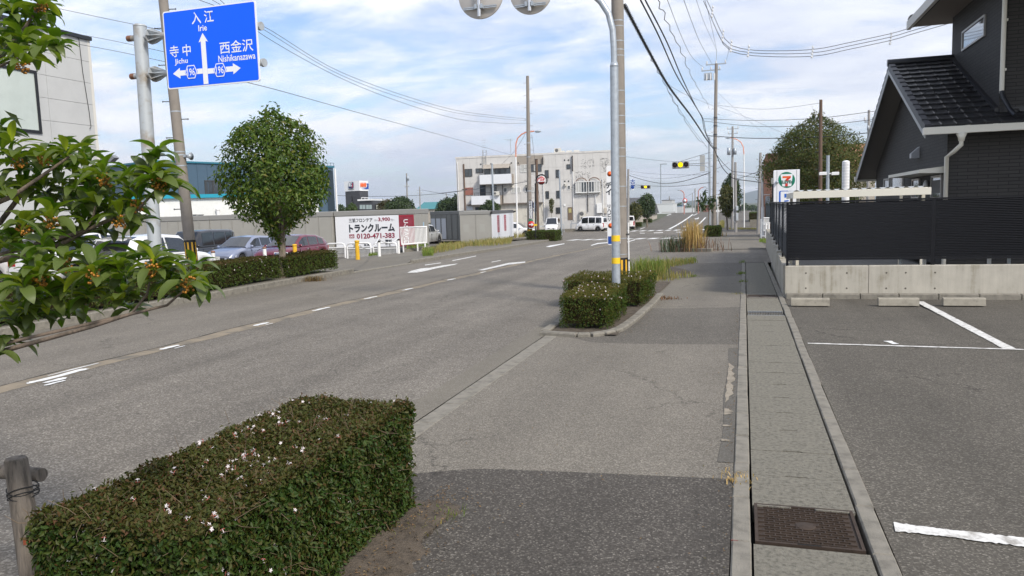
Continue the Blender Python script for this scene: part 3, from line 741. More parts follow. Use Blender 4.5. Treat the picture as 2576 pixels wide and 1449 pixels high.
# small container at the corner
Qm = atd(1236, 560, 57.9); _B = atd(1291, 560, 69.5); _s = Vector((_B.x-Qm.x, _B.y-Qm.y, 0)); LC = _s.length; _s.normalize(); Pm = Qm-Vector((_s.y, -_s.x, 0))*2.45
t5, f5 = container('beige storage container standing alone with its white side turned to the road', (Pm.x, Pm.y), (Qm.x, Qm.y), LC, 2.5, -.86, panels=2, roofh=.25)
t5.rotation_euler[2] = f5.rz
MB().bev(f5.L-.02, -.06, 2.25, f5.L+.06, LC+.06, 2.505, .02).build('dark_side_trim', mat('dark_grey_trim', (.10, .10, .105), .5), t5)
sidep = MB().box(f5.L+.016, .03, .1, f5.L+.03, LC-.05, 2.24).build('white_side_sheet', CONTW, t5)
for i in range(5): MB().box(f5.L+.03, 2.2*i+.4, .1, f5.L+.04, 2.2*i+.46, 2.24).build('side_rib', CONTW, sidep)
for yy in (2.6, 6.2):
    b = MB().box(f5.L+.03, yy, .75, f5.L+.05, yy+1.0, 2.1).build('red_banner', mat('dull_red_print', (.38, .07, .10), .5, var=.3, vscale=9), t5)
    o = text('トランクルーム', .17, WTXT, b, Matrix.Identity(4)); o.data.transform(Matrix.Rotation(-math.pi/2, 4, 'Z')); o.data.transform(Matrix.Diagonal((3.4, 1.05, 1, 1)))
    o.data.transform(frame_at((f5.L+.055, yy+.5, 1.42), (0, 1, 0), (0, 0, 1)))
for dx in (.25, f5.L*.62): MB().box(dx, -.02, .9, dx+.42, -.013, 1.5).build('vent_panel', mat('container_patch', (.36, .355, .325), .55), t5)
MB().cyl((f5.L, -.05, 2.32), (f5.L+.12, -.2, 2.40), .07, n=8).build('floodlight', BLACK, t5); MB().cyl((f5.L+.05, LC, 2.3), (f5.L+.2, LC+.2, 2.36), .08, n=8).build('floodlight', BLACK, t5)

# ------------------------------------------------------------------ filling-station tower far left
def cE(x, y): return ((1280+x*.08973)/1.49068, (670+y*.08973)/1.49068)
YT = 150.0
Pt = atd(*cE(160, 500), YT+2.2); Qt = atd(*cE(760, 500), YT); Rt = atd(*cE(1112, 500), YT+2.6)
fL = Facade(Pt, Qt); fR = Facade(Qt, Rt)
tw = thing('sign_tower', 'dark tower with white sign box bearing two fuel company emblems', 'sign tower', (Qt.x, Qt.y, -1.6), 0)
zT = Qt.z; DKB = mat('dark_cladding', (.055, .055, .062), .6, var=.1)
zB = fL.uz(*cE(500, 520))[1]; zA = fL.uz(*cE(500, 98))[1]
v1 = Vector((Pt.x-Qt.x, Pt.y-Qt.y, 0)); v2 = Vector((Rt.x-Qt.x, Rt.y-Qt.y, 0))
quad = [Vector((0, 0, 0)), v2, v1+v2, v1]
MB().prism(quad, (0, 0, zB+1.6)).build('shaft', DKB, tw)
MB().prism([q+Vector((0, 0, zB+1.601))+(q-(v1+v2)/2)*.05 for q in quad], (0, 0, zA-zB)).build('sign_box', mat('sign_white', (.82, .82, .83), .4), tw)
def on(f, x, y, off=-.18):
    u, z = f.uz(*cE(x, y)); p = f.P+f.e*u; n = Vector((f.e.y, -f.e.x, 0))
    return Vector((p.x-Qt.x, p.y-Qt.y, z+1.6))+n*(-off)
def onpoly(f, pts, m, nm, off): MB().poly([on(f, x, y, off) for x, y in pts]).build(nm, m, tw)
NAVY = mat('navy_print', (.012, .03, .13), .4); BLUE = mat('blue_print', (.01, .06, .32), .4); ORP = mat('orange_print', (.80, .13, .02), .4); REDP = mat('red_print', (.55, .03, .05), .4)
onpoly(fL, [(320, 190), (350, 145), (510, 140), (535, 190), (535, 370), (510, 405), (350, 410), (322, 370)], NAVY, 'emblem', -.19)
onpoly(fL, [(335, 165), (480, 158), (480, 195), (385, 200), (385, 225), (450, 222), (450, 250), (385, 255), (385, 285), (480, 280), (480, 320), (340, 325)], WTXT, 'emblem', -.22)
onpoly(fL, [(485, 200), (515, 198), (515, 330), (480, 385), (460, 380), (470, 345), (485, 325)], REDP, 'emblem', -.23)
onpoly(fL, [(320, 425), (550, 420), (550, 450), (320, 455)], BTXT, 'emblem', -.2)
onpoly(fR, [(985, 195), (1100, 205), (1100, 440), (750, 415), (900, 405), (1000, 375), (1045, 320), (1050, 260), (1030, 215)], BLUE, 'emblem', -.24)
for i in range(4): onpoly(fR, [(770+62*i, 165), (800+62*i, 165), (815+62*i, 260), (800+62*i, 355), (770+62*i, 355), (752+62*i, 260)], ORP, 'emblem', -.25-.01*i)
onpoly(fL, [(420, 690+110), (440, 700), (455, 690), (490, 800), (490, 950), (430, 950)], mat('dark_arch_glass', (.015, .015, .018), .2), 'arched_window', -.05)
onpoly(fL, [(432, 970), (505, 970), (515, 1180), (440, 1180)], mat('dark_arch_glass', (0, 0, 0)), 'door', -.05)
Pl = atd(*cE(745, 1000), YT-3); Ql = atd(*cE(1330, 1000), YT-4); Rl = atd(*cE(1900, 1000), YT+5)
lb = thing('low_building', 'low dark station building with a white roof edge beside the sign tower', 'building', (Pl.x, Pl.y, -1.6), 0)
fl = Facade(Pl, Ql); fl2 = Facade(Ql, Rl); zt4 = fl.uz(*cE(900, 925))[1]
base = [Vector((0, 0, 0)), Vector((Ql.x-Pl.x, Ql.y-Pl.y, 0)), Vector((Rl.x-Pl.x, Rl.y-Pl.y, 0)), Vector((0, 16, 0))]
MB().prism(base, (0, 0, zt4+1.6)).build('wall', DKB, lb)
MB().prism([b+Vector((0, 0, zt4+1.602))+Vector((-.2, -.3, 0)) for b in base], (0, 0, .3)).build('roof_edge', WHITE, lb)
def onl(f, x, y, off): 
    u, z = f.uz(*cE(x, y)); p = f.P+f.e*u; n = Vector((f.e.y, -f.e.x, 0)); return Vector((p.x-Pl.x, p.y-Pl.y, z+1.6))+n*off
for x in (775, 900, 1045, 1170): MB().poly([onl(fl, a, b, .06) for a, b in ((x, 1095), (x+112, 1095), (x+112, 1270), (x, 1270))]).build('window', mat('pale_glass', (.35, .42, .42), .2), lb)
MB().poly([onl(fl2, a, b, .08) for a, b in ((1400, 1070), (1730, 1080), (1730, 1290), (1400, 1280))]).build('garage_opening', DARK, lb)
sg = MB()
for i in range(7): sg.poly([onl(fl2, a, b, .12+.03*(i % 2)) for a, b in ((1425, 1105+i*24), (1710, 1105+i*24), (1710, 1127+i*24), (1425, 1127+i*24))])
sg.build('roller_door', mat('beige_shutter', (.40, .40, .33), .6), lb)
rl_ = MB()
for a, b in (((835, 790), (1120, 790)),): rl_.tube([onl(fl, *a, 0), onl(fl, *b, 0)], .06, 5)
for x in (845, 985, 1115): rl_.tube([onl(fl, x, 790, 0), onl(fl, x, 905, 0)], .05, 5)
rl_.build('roof_railing', WHITE, lb)
# ------------------------------------------------------------------ three-storey apartment block
PA = atd(*c5(200, 600), 105); QA = atd(*c5(2120, 600), 100.5); FA = Facade(PA, QA); ZA = -1.45
TILE = mat('apartment_tile', (.58, .565, .54), .7, var=.06, streak=.10, vscale=.8)
ap = thing('apartment_block', 'three-storey beige tiled apartment block with two white balconies and missing tiles', 'building', (PA.x, PA.y, ZA), FA.rz)
def a5(x, y): u, z = FA.uz(*c5(x, y)); return u, z-ZA
ztA = a5(1100, 245)[1]
MB().box(0, .03, 0, FA.L, 11, ztA-.25).build('wall', TILE, ap)
MB().box(-.05, -.04, ztA-.25, FA.L+.05, 11.05, ztA).build('parapet', mat('parapet_tile', (.60, .58, .55), .7, var=.15, vscale=1), ap)
# facing panels of tiles, one storey high
nz = 6; px_ = 22; ph = (ztA-.26)/nz
me = MB().box(.012, 0, .012, FA.L/px_-.012, .06, ph-.012).mesh('facing_panel', TILE)
for j in range(nz):
    for i in range(px_): put('facing_panel', me, ap, (FA.L*i/px_, 0, ph*j))
u0, z1 = a5(925, 242); u1, z0 = a5(1250, 375)
MB().box(u0, -.02, z0, u1, .001, ztA-.26).build('brown_patch', mat('brown_tile', (.33, .29, .245), .8, var=.12, vscale=2), ap)
def w5(x0, y0, x1, y1, split=1, fm=FRB, cur=.0, y=-.03, fw=.06, pm=None):
    u0, z1 = a5(x0, y0); u1, z0 = a5(x1, y1); return window(ap, u0, z0, u1, z1, fm, split, cur, fw, y, pm)
w5(300, 437, 386, 516, 2); w5(438, 430, 516, 472, 2, cur=.0); w5(540, 415, 848, 503, 5, cur=.35, y=.01); w5(978, 384, 1068, 463, 2, FRW, .8); w5(1085, 380, 1222, 455, 3, FRB, .4)
w5(1273, 450, 1309, 535); w5(1403, 445, 1437, 531); w5(1534, 380, 1569, 424); w5(485, 627, 682, 753, 3, FRB, .35, y=.01); w5(772, 662, 806, 705, 1, FRW)
w5(866, 657, 969, 708, 2, FRW, .4); w5(1033, 652, 1137, 703, 2, FRW, .4); w5(1281, 704, 1312, 783); w5(1409, 699, 1444, 778); w5(1546, 634, 1569, 673, 1, FRW)
w5(431, 897, 486, 921); w5(968, 882, 1026, 948, 2, FRB, .4); w5(1406, 900, 1448, 963, 2, FRB, .3); w5(312, 662, 396, 738, 1, mat('red_brown_board', (.30, .12, .09), .7), 0, pm=mat('red_brown_board', (0, 0, 0)))
for (x0, x1, y0, y1) in ((1647, 1773, 594, 708), (1802, 1928, 587, 702)):
    u0, z1 = a5(x0, y0); u1, z0 = a5(x1, y1)
    MB().box(u0-.12, -.5, z0-.12, u1+.12, .02, z0).box(u0-.12, -.5, z1, u1+.12, .02, z1+.1).build('bay_shelf', FRW, ap)
    window(ap, u0, z0, u1, z1, FRW, 4, .15, .07, -.42)
    uc, rr = (u0+u1)/2, (u1-u0)/2+.12
    MB().tube([(uc+rr*math.cos(a), -.22, z1-.2+rr*1.0*math.sin(a)*.95) for a in [math.pi*i/14 for i in range(15)]], .06, 5).build('arch', mat('rust_arch', (.16, .10, .075), .8), ap)
def balcony(x0, x1, yt, yb, rail=None):
    u0, z1 = a5(x0, yt); u1, z0 = a5(x1, yb)
    t = MB().box(u0, -1.2, z0-.08, u1, 0, z0).build('balcony', mat('balcony_slab', (.30, .27, .23), .8), ap)
    MB().box(u0+.05, -1.25, z0, u1-.05, -1.2, z1).build('balcony_panel', mat('balcony_white', (.72, .74, .77), .5, var=.03), t)
    MB().box(u0, -1.2, z0, u0+.05, 0, z1).box(u1-.05, -1.2, z0, u1, 0, z1).build('balcony_side', mat('balcony_side', (.28, .24, .20), .7), t)
    if rail:
        zr = a5(x0, rail)[1]; m_ = MB().box(u0, -1.24, zr-.05, u1, -1.19, zr)
        for i in range(9): m_.box(u0+(u1-u0-.04)*i/8, -1.23, z1, u0+(u1-u0-.04)*i/8+.04, -1.2, zr)
        m_.build('balcony_rail', FRB, t)
balcony(498, 892, 507, 605); balcony(400, 755, 760, 852, 722)
u0, z1 = a5(533, 378); u1, z0 = a5(852, 420)
MB().prism([(u0, 0, z1), (u0, -.5, z1-.05), (u0, -1.0, z0+.1), (u0, -1.05, z0), (u0, -1.0, z0), (u0, -.48, z1-.12), (u0, 0, z1-.08)], (u1-u0, 0, 0)).build('balcony_canopy', mat('faded_canopy', (.36, .32, .27), .6, var=.2), ap)
def box5(x0, y0, x1, y1, d, m, nm, y=-.02): 
    u0, z1 = a5(x0, y0); u1, z0 = a5(x1, y1); return MB().bev(u0, y-d, z0, u1, y, z1, .02).build(nm, m, ap)
ACW = mat('aircon_casing', (.62, .60, .54), .5, var=.1)
for (x0, y0, x1, y1, d) in ((665, 705, 745, 748, .35), (1690, 935, 1757, 1005, .4), (862, 632, 888, 654, .3), (1037, 618, 1075, 650, .4), (1500, 608, 1528, 635, .3), (1690, 1005, 1757, 1040, .4)):
    o = box5(x0, y0, x1, y1, d, ACW, 'air_conditioner', -1.3 if y0 == 705 else -.02)
    u, z = a5((x0+x1)/2-8, (y0+y1)/2); rr = (a5(x0, y0)[1]-a5(x0, y1)[1])*.36
    MB().lathe([(rr, 0), (rr*.8, -.02), (0, -.02)], 12, axis='y', o=(u, (-1.66 if y0 == 705 else -.03-d)-.001, z)).build('fan_grille', mat('grey_grille', (.12, .12, .12), .6), o)
box5(1895, 848, 1961, 960, .35, WHITE, 'water_heater'); box5(1983, 900, 2018, 965, .2, mat('beige_box', (.52, .47, .40), .6), 'meter_box')
box5(1493, 853, 1518, 882, .06, WHITE, 'notice_board'); box5(330, 880, 398, 925, .1, mat('pale_blue_sheet', (.55, .60, .66), .5), 'wall_board')
d = box5(1541, 892, 1602, 1045, .04, mat('brown_door', (.18, .13, .09), .6, var=.15), 'door'); 
u0, z1 = a5(1553, 908); u1, z0 = a5(1588, 958); MB().box(u0, -.075, z0, u1, -.062, z1).build('door_glass', mat('yellow_glass', (.42, .38, .16), .3), d)
# ground-floor canopy and lower shop wall
u0, z1 = a5(330, 866); u1, z0 = a5(1240, 840)
MB().box(a5(330, 866)[0], -.6, a5(760, 858)[1], a5(1242, 866)[0], 0, a5(760, 845)[1]).build('ledge', mat('brown_ledge', (.16, .13, .11), .7), ap)
MB().box(a5(735, 900)[0], -.10, 0, a5(1245, 900)[0], -.001, a5(760, 858)[1]).build('lower_wall', mat('cream_wall', (.60, .57, .50), .8, var=.1, streak=.2), ap)
for x, ya, yb, m in ((1600, 270, 1050, WHITE), (1247, 480, 1050, WHITE), (213, 350, 950, WHITE), (1964, 545, 1000, WHITE), (1783, 740, 950, FRB), (1880, 745, 900, WHITE), (757, 610, 860, FRB), (285, 370, 950, FRB)):
    u, z1 = a5(x, ya); z0 = a5(x, yb)[1]; MB().cyl((u, -.10, z0), (u, -.10, z1), .055, n=6).build('drainpipe', m, ap)
for x, ya, yb in ((1598, 270, 460), (1242, 290, 380)):
    u, z1 = a5(x, ya); z0 = a5(x, yb)[1]; MB().cyl((u, -.19, z0), (u, -.19, z1), .10, n=6).build('dark_pipe', mat('dark_pipe', (.045, .04, .04), .6), ap)
for x, y in ((1505, 322), (1552, 322), (1508, 578), (1554, 577), (862, 357), (945, 357), (616, 370), (494, 372)):
    u, z = a5(x, y); MB().lathe([(.10, 0), (.10, -.06), (0, -.08)], 8, axis='y', o=(u, -.001, z)).build('vent_cap', mat('dark_vent', (.06, .06, .06), .6), ap)
# fallen wall tiles: dark gaps, too many and too small to pick apart
mt = MB(); rt = random.Random(5)
for (x0, y0, x1, y1, n) in ((1700, 312, 1855, 430, 55), (1935, 300, 2038, 475, 90), (1628, 465, 1810, 540, 60), (1580, 610, 1642, 745, 45), (1940, 560, 2038, 660, 40), (1640, 712, 1935, 752, 50), (1775, 600, 1800, 720, 14)):
    for i in range(n):
        x, y = rt.uniform(x0, x1), rt.uniform(y0, y1)
        if not (x0 <= x <= x1 and y0 <= y <= y1): continue
        u, z = a5(x, y); u = round(u/.11)*.11; z = round(z/.065)*.065; mt.box(u, -.006, z, u+rt.choice((.07, .09, .15)), -.001, z+.045)
stuff(mt.build('missing_tile', mat('tile_gap', (.05, .048, .045), .9), ap))
# roof things that belong to the block
u, z = a5(838, 250)
an_ = MB().cyl((u, 1, ztA), (u, 1, ztA+2.2), .03, n=5)
for zz, l in ((2.15, .9), (1.95, .5)): an_.box(u-l, .98, ztA+zz, u+l*.6, 1.02, ztA+zz+.03)
an_.build('aerial', FRG, ap)
u = a5(515, 250)[0]; la = MB()
for k in (0, .5): la.tube([(u+k, -.12, a5(515, 420)[1]), (u+k, -.12, ztA+.7), (u+k, .3, ztA+.75), (u+k, .35, ztA)], .03, 5)
for i in range(12): la.box(u, -.14, a5(515, 420)[1]+.1+i*.33, u+.5, -.10, a5(515, 420)[1]+.13+i*.33)
la.build('roof_ladder', FRG, ap)
u = a5(1412, 215)[0]; o = MB().bev(u-.45, .4, ztA, u+.45, .9, ztA+.6, .03).build('air_conditioner', ACW, ap); MB().lathe([(.24, 0), (.2, -.02), (0, -.02)], 12, axis='y', o=(u-.1, .399, ztA+.3)).build('fan_grille', mat('grey_grille', (0, 0, 0)), o)
for x in (1465, 1550, 1640): u = a5(x, 215)[0]; MB().box(u-.35, .5, ztA, u+.35, 1.2, ztA+.22).build('roof_vent', ACW, ap)
# long wall with wire mesh and low planting in front of the block
FB = Facade(atd(1290, 560, 100), atd(1560, 560, 96.5))
fw_ = thing('mesh_fence', 'low wire mesh fence on a concrete base in front of the apartment block', 'fence', (FB.P.x, FB.P.y, -1.42), FB.rz)
MB().box(0, -.08, 0, FB.L, .08, .35).build('concrete_base', KERB, fw_)
for i in range(10): MB().cyl((FB.L*i/9, 0, .35), (FB.L*i/9, 0, 1.35), .03, n=5).build('fence_post', GALV, fw_)
ms = MB()
for i in range(90): ms.box(FB.L*i/90, -.004, .37, FB.L*i/90+.012, .004, 1.3)
for i in range(8): ms.box(0, .005, .4+i*.12, FB.L, .012, .412+i*.12)
stuff(ms.build('wire_mesh', GALV, fw_))

# ------------------------------------------------------------------ far buildings
def simple_house(name, label, px0, px1, ptop, Y, depth, wm, rm, roof='flat', base=None, cat='building', wins=()):
    P = at(px0, 520, Y); Q = at(px1, 520, Y); zt_ = at((px0+px1)/2, ptop, Y).z; b = g(Y)-.1 if base is None else base
    t = thing(name, label, cat, (P.x, P.y, b)); L = Q.x-P.x; h = zt_-b
    if roof == 'flat':
        MB().box(0, 0, 0, L, depth, h).build('wall', wm, t); MB().box(-.1, -.1, h, L+.1, depth+.1, h+.15).build('roof', rm, t)
    else:
        MB().box(0, 0, 0, L, depth, h*.66).build('wall', wm, t)
        MB().prism([(-.4, -.4, h*.655), (-.4, depth/2, h), (-.4, depth+.4, h*.655)], (L+.8, 0, 0)).build('roof', rm, t)
    for (a, bb, c, d) in wins: window(t, L*a, h*bb, L*c, h*d, FRG, 2, .2, .05)
    return t
BRN = mat('brown_brick', (.165, .085, .062), .8, var=.15, vscale=2)
# brown building behind the shop sign, mono-pitch top
Pb = at(1917, 520, 75); Qb = at(1985, 520, 75)
br = thing('brown_building', 'reddish brown brick building with sloping edge behind the convenience store sign', 'building', (Pb.x, Pb.y, -1.2), 0)
zl, zh = at(1917, 415, 75).z+1.2, at(1926, 388, 75).z+1.2; wdt = Qb.x-Pb.x+6
MB().prism([(0, 0, 0), (wdt, 0, 0), (wdt, 0, zh), (.38, 0, zh), (0, 0, zl)], (0, 9, 0)).build('wall', BRN, br)
MB().prism([(-.05, -.05, zl), (.36, -.05, zh+.05), (wdt, -.05, zh+.05), (wdt, -.05, zh-.1), (.40, -.05, zh-.1), (.06, -.05, zl-.03)], (0, .045, 0)).build('roof_edge', mat('brown_edge', (.10, .055, .045), .7), br)
for i in range(2): window(br, .35+i*1.1, 1.0, .85+i*1.1, 3.0, FRB, 1, 0, .05)
simple_house('tiled_house', 'small house with a faded terracotta roof just left of the dark house', 2120, 2200, 352, 62, 8, mat('cream_render', (.45, .40, .34), .8), mat('terracotta_roof', (.34, .17, .10), .8, var=.2), 'gable', wins=((.3, .2, .5, .45),))
simple_house('long_roof_house', 'low house with a dark grey roof beyond the left side street', 1572, 1612, 497, 135, 9, mat('cream_render', (0, 0, 0)), mat('dark_grey_roof', (.085, .085, .09), .7), 'gable', wins=((.2, .15, .4, .45), (.6, .15, .8, .45)))
simple_house('white_shed', 'white curved-top building beside the bridge ramp', 1648, 1694, 513, 215, 12, mat('white_ribbed_sheet', (.62, .64, .64), .6), mat('white_ribbed_sheet', (0, 0, 0)), base=-3)
simple_house('pale_low_building', 'pale low building behind the white one by the bridge', 1665, 1690, 504, 260, 12, mat('pale_wall', (.5, .5, .5), .7), mat('dark_grey_roof', (0, 0, 0)), base=-4)
simple_house('red_brown_building', 'red-brown building showing over the crest of the bridge', 1770, 1797, 517, 330, 20, mat('red_brown_wall', (.22, .10, .075), .8), mat('red_brown_wall', (0, 0, 0)), base=-4)
simple_house('cream_block', 'cream block of flats standing beyond the street trees on the right', 1806, 1822, 494, 300, 14, mat('cream_render', (0, 0, 0)), mat('pale_wall', (0, 0, 0)), base=-4, wins=((.2, .5, .4, .6), (.6, .5, .8, .6), (.2, .75, .4, .85), (.6, .75, .8, .85)))
simple_house('distant_shed', 'small white shed to the left of the red-brown building', 1722, 1742, 524, 340, 14, mat('white_ribbed_sheet', (0, 0, 0)), mat('pale_wall', (0, 0, 0)), base=-4)
simple_house('distant_blue_sign_shop', 'tiny shop with a blue roof among the far rooftops', 1703, 1716, 519, 360, 14, mat('pale_wall', (0, 0, 0)), mat('blue_roof', (.05, .22, .45), .6), base=-4)
simple_house('green_roof_house', 'house with a teal roof among the trees behind the containers', 1050, 1090, 508, 170, 10, mat('cream_render', (0, 0, 0)), mat('teal_roof', (.06, .22, .24), .7), 'gable')
for i, (a, b, c) in enumerate(((1612, 1640, 514), (1700, 1712, 522))): simple_house('distant_house', ('grey-roofed house half hidden behind the street tree', 'lone tiny house by the blue shop')[i], a, b, c, (150, 380)[i], 9, mat('cream_render', (0, 0, 0)), mat('dark_grey_roof', (0, 0, 0)), 'gable', base=-3.5)
# bridge parapet on the crest
bp = thing('bridge_parapet', 'white parapet rail along the crest of the bridge', 'railing', (-20.5, 200, g(200)))
MB().box(0, 0, 0, 3.5, .25, .35).build('base', mat('parapet_paint', (.5, .5, .49), .6), bp); 
bp2 = thing('bridge_parapet', 'white kerb wall at the crest right of the road by the street trees', 'railing', (X(1795, 196), 196, g(196)))
MB().box(0, 0, 0, 3.2, .3, .55).build('base', WHITE, bp2)

# ------------------------------------------------------------------ dark house on the right
SID = bpy.data.materials.new('dark_siding'); SID.use_nodes = True; t_ = SID.node_tree; b_ = t_.nodes['Principled BSDF']
def sidingnodes(t, b, col, mort, w=.42, h=.083):
    geo = N(t, 'ShaderNodeNewGeometry'); sp = N(t, 'ShaderNodeSeparateXYZ'); t.links.new(geo.outputs['Position'], sp.inputs[0])
    cb = N(t, 'ShaderNodeCombineXYZ'); t.links.new(mth('ADD', sp.outputs[0], sp.outputs[1], t), cb.inputs[0]); t.links.new(sp.outputs[2], cb.inputs[1])
    bk = N(t, 'ShaderNodeTexBrick'); bk.offset = .5; t.links.new(cb.outputs[0], bk.inputs['Vector'])
    bk.inputs['Scale'].default_value = 1; bk.inputs['Brick Width'].default_value = w; bk.inputs['Row Height'].default_value = h; bk.inputs['Mortar Size'].default_value = .007; bk.inputs['Mortar Smooth'].default_value = .3
    bk.inputs['Color1'].default_value = (*col, 1); bk.inputs['Color2'].default_value = (*[c*.86 for c in col], 1); bk.inputs['Mortar'].default_value = (*mort, 1)
    t.links.new(bk.outputs['Color'], b.inputs['Base Color']); b.inputs['Roughness'].default_value = .7; b.inputs['Specular IOR Level'].default_value = .3
    nn = N(t, 'ShaderNodeTexNoise', Scale=30, Detail=4); t.links.new(geo.outputs['Position'], nn.inputs['Vector'])
    hh = mth('SUBTRACT', mth('MULTIPLY', nn.outputs['Fac'], .25, t), bk.outputs['Fac'], t)
    bp_ = N(t, 'ShaderNodeBump', Strength=.8, Distance=.012); t.links.new(hh, bp_.inputs['Height']); t.links.new(bp_.outputs[0], b.inputs['Normal'])
sidingnodes(t_, b_, (.050, .047, .044), (.018, .018, .018))
RTILE = mat('black_roof_tile', (.016, .016, .018), .42, spec=.6, var=.15, vscale=5)
SOFF = mat('soffit_grey', (.16, .145, .125), .8); BARGE = mat('bargeboard_grey', (.36, .37, .37), .5); CREAM = mat('cream_gutter', (.70, .67, .58), .4)
hs = thing('dark_house', 'dark brick-clad house with black tiled gable roof at the right of the photo', 'house', (0, 0, 0))
XG, XV, XU, XE = 4.56, 4.0, 5.62, 14.0
YE, ZE, YRG, ZRG, YK, ZK = 19.68, 3.26, 24.53, 5.47, 30.9, 2.52
YF, YU = 20.2, 20.3
def rz_(y): return ZE+(ZRG-ZE)*(y-YE)/(YRG-YE) if y < YRG else ZRG+(ZK-ZRG)*(y-YRG)/(YK-YRG)
MB().prism([(XG, YF, 0), (XG, YF, rz_(YF)-.16), (XG, YRG, ZRG-.16), (XG, 30.2, rz_(30.2)-.16), (XG, 30.2, 0)], (XE-XG, 0, 0)).build('wall', SID, hs)
MB().box(XU, YU, rz_(YU)-.3, XE, 24.7, 7.6).build('upper_wall', SID, hs)
# roof slabs under the tiles
sl_ = Vector((0, YRG-YE, ZRG-ZE)); nf = Vector((0, -(ZRG-ZE), YRG-YE)).normalized()
roof = MB().prism([(XV, YE, ZE), (XV, YRG, ZRG), (XV, YRG, ZRG-.14), (XV, YE, ZE-.14)], (XE-XV, 0, 0)).build('roof', SOFF, hs)
rb = MB().prism([(XV, YRG, ZRG), (XV, YK, ZK), (XV, YK, ZK-.14), (XV, YRG, ZRG-.14)], (XE-XV, 0, 0)).build('rear_roof', SOFF, hs)
nC = 14; lc = sl_.length/nC; ux = sl_.normalized()
tw_ = .30
def tile_mesh(w, l, verge=False):
    # a flat interlocking tile: thick lower edge, gentle roll along one side
    mb = MB(); pts = [(0, .0), (w*.08, .012), (w*.2, .0), (w*.82, .0), (w, .004)]
    P = []
    for v in (0, 1):
        P.append([(x, v*(l+.03), .052*(1-v)+.012+zz) for x, zz in pts])
    mb.grid(P, smooth=False)
    mb.grid([[(x, 0, 0.0) for x, zz in pts], P[0]], smooth=False)
    if verge: mb.box(-.04, -.012, -.10, .10, l+.02, .062, 1); mb.box(-.04, -.012, .062, .10, l*.55, .085, 1)
    return mb.mesh('roof_tile', [RTILE, mat('verge_tile', (.040, .041, .048), .5)])
tm, tv = tile_mesh(tw_-.006, lc), tile_mesh(tw_-.006, lc, True)
RF = Matrix(((1, 0, 0), (0, ux.y, -ux.z), (0, ux.z, ux.y))).to_4x4()
def place_tile(me, x, org, k, Rm):
    o = put('roof_tile', me, roof); o.matrix_local = Matrix.Translation(org) @ Rm; return o
for k in range(nC):
    p = Vector((0, YE, ZE))+ux*lc*k
    x = XV; c = 0
    xr = XE if p.y+lc*.6 < YU else XU
    xr = min(xr, 9.7)
    while x < xr-.02:
        if x < 9.6: place_tile(tv if c == 0 else tm, x, Vector((x, p.y, p.z))+nf*.004, k, RF)
        x += tw_; c += 1
# verge tiles on the far slope seen edge on
ur = Vector((0, YK-YRG, ZK-ZRG)).normalized(); RB_ = Matrix(((-1, 0, 0), (0, -ur.y, ur.z*0), (0, 0, 1))).to_4x4()
lr = Vector((0, YK-YRG, ZK-ZRG)).length; nr = 18
for k in range(nr):
    p = Vector((XV-.02, YRG, ZRG))+ur*(lr*(k+1)/nr); q = Vector((XV-.02, YRG, ZRG))+ur*(lr*k/nr)
    MB().prism([(p.x, p.y, p.z-.09), (p.x, p.y, p.z+.085), (q.x, q.y, q.z+.03), (q.x, q.y, q.z-.09)], (.3, 0, 0)).build('roof_tile', RTILE, rb)
MB().tube([(XV-.06, YRG, ZRG+.075), (XU, YRG, ZRG+.075)], .105, 10).build('ridge_tile', RTILE, roof)
# snow guards
sgm = MB().tube([(-.12, 0, .05), (-.07, 0, .12), (.07, 0, .12), (.12, 0, .05)], .012, 5).mesh('snow_guard', RTILE)
for (x, k) in ((4.75, 9.3), (4.5, 6.3), (5.3, 6.1), (4.5, 2.6), (4.95, 2.6), (5.4, 2.6), (5.9, 1.6), (6.5, 1.6), (7.1, 1.6)):
    o = put('snow_guard', sgm, roof); o.matrix_local = Matrix.Translation(Vector((x, YE, ZE))+ux*lc*k) @ RF
# bargeboards, gutter, pipes
def barge(y0, y1, nm): MB().prism([(XV-.025, y0, rz_(y0)-.07), (XV-.025, y1, rz_(y1)-.07), (XV-.025, y1, rz_(y1)-.24), (XV-.025, y0, rz_(y0)-.24)], (.022, 0, 0)).build(nm, BARGE, hs)
barge(YE+.02, YRG-.003, 'bargeboard'); barge(YRG+.003, YK, 'bargeboard')
gut = MB().bev(XV-.08, YE-.17, ZE-.16, XE, YE-.01, ZE+.0, .01).build('gutter', CREAM, hs)
for x in (4.75, 5.3, 7.2): MB().box(x, YE-.178, ZE-.165, x+.10, YE-.171, ZE+.004).build('gutter_joint', CREAM, gut)
MB().bev(XV-.07, YK-.02, ZK-.2, XE, YK+.12, ZK-.02, .01).build('gutter', CREAM, hs)
gx = at(2419, 336, YE-.09).x
MB().lathe([(.12, 0), (.075, -.1), (.06, -.18)], 10, o=(gx, YE-.09, ZE-.16)).tube([(gx, YE-.09, ZE-.3), (gx, YE-.09, ZE-.42), (gx-.10, YE+.12, ZE-.56), (gx-.17, YF-.09, ZE-.66), (gx-.17, YF-.09, .0)], .048, 10).build('downpipe', CREAM, hs)
pu = Vector((XU+.02, YU-.08, 0))
dp = MB().cyl((pu.x, pu.y, 4.0), (pu.x, pu.y, 7.4), .05, n=10).build('downpipe', CREAM, hs)
for zz in (4.5, 5.6): MB().box(pu.x+.04, pu.y-.03, zz, pu.x+.075, pu.y+.08, zz+.05).build('pipe_clip', CREAM, dp)
MB().tube([(pu.x, pu.y, 4.04), (pu.x+.02, pu.y-.04, 3.9), (pu.x+.12, YE+.3, ZE+.32), (pu.x+.16, YE+.08, ZE+.18)], .052, 10).build('roof_pipe', mat('black_pipe', (.015, .016, .02), .4), hs)
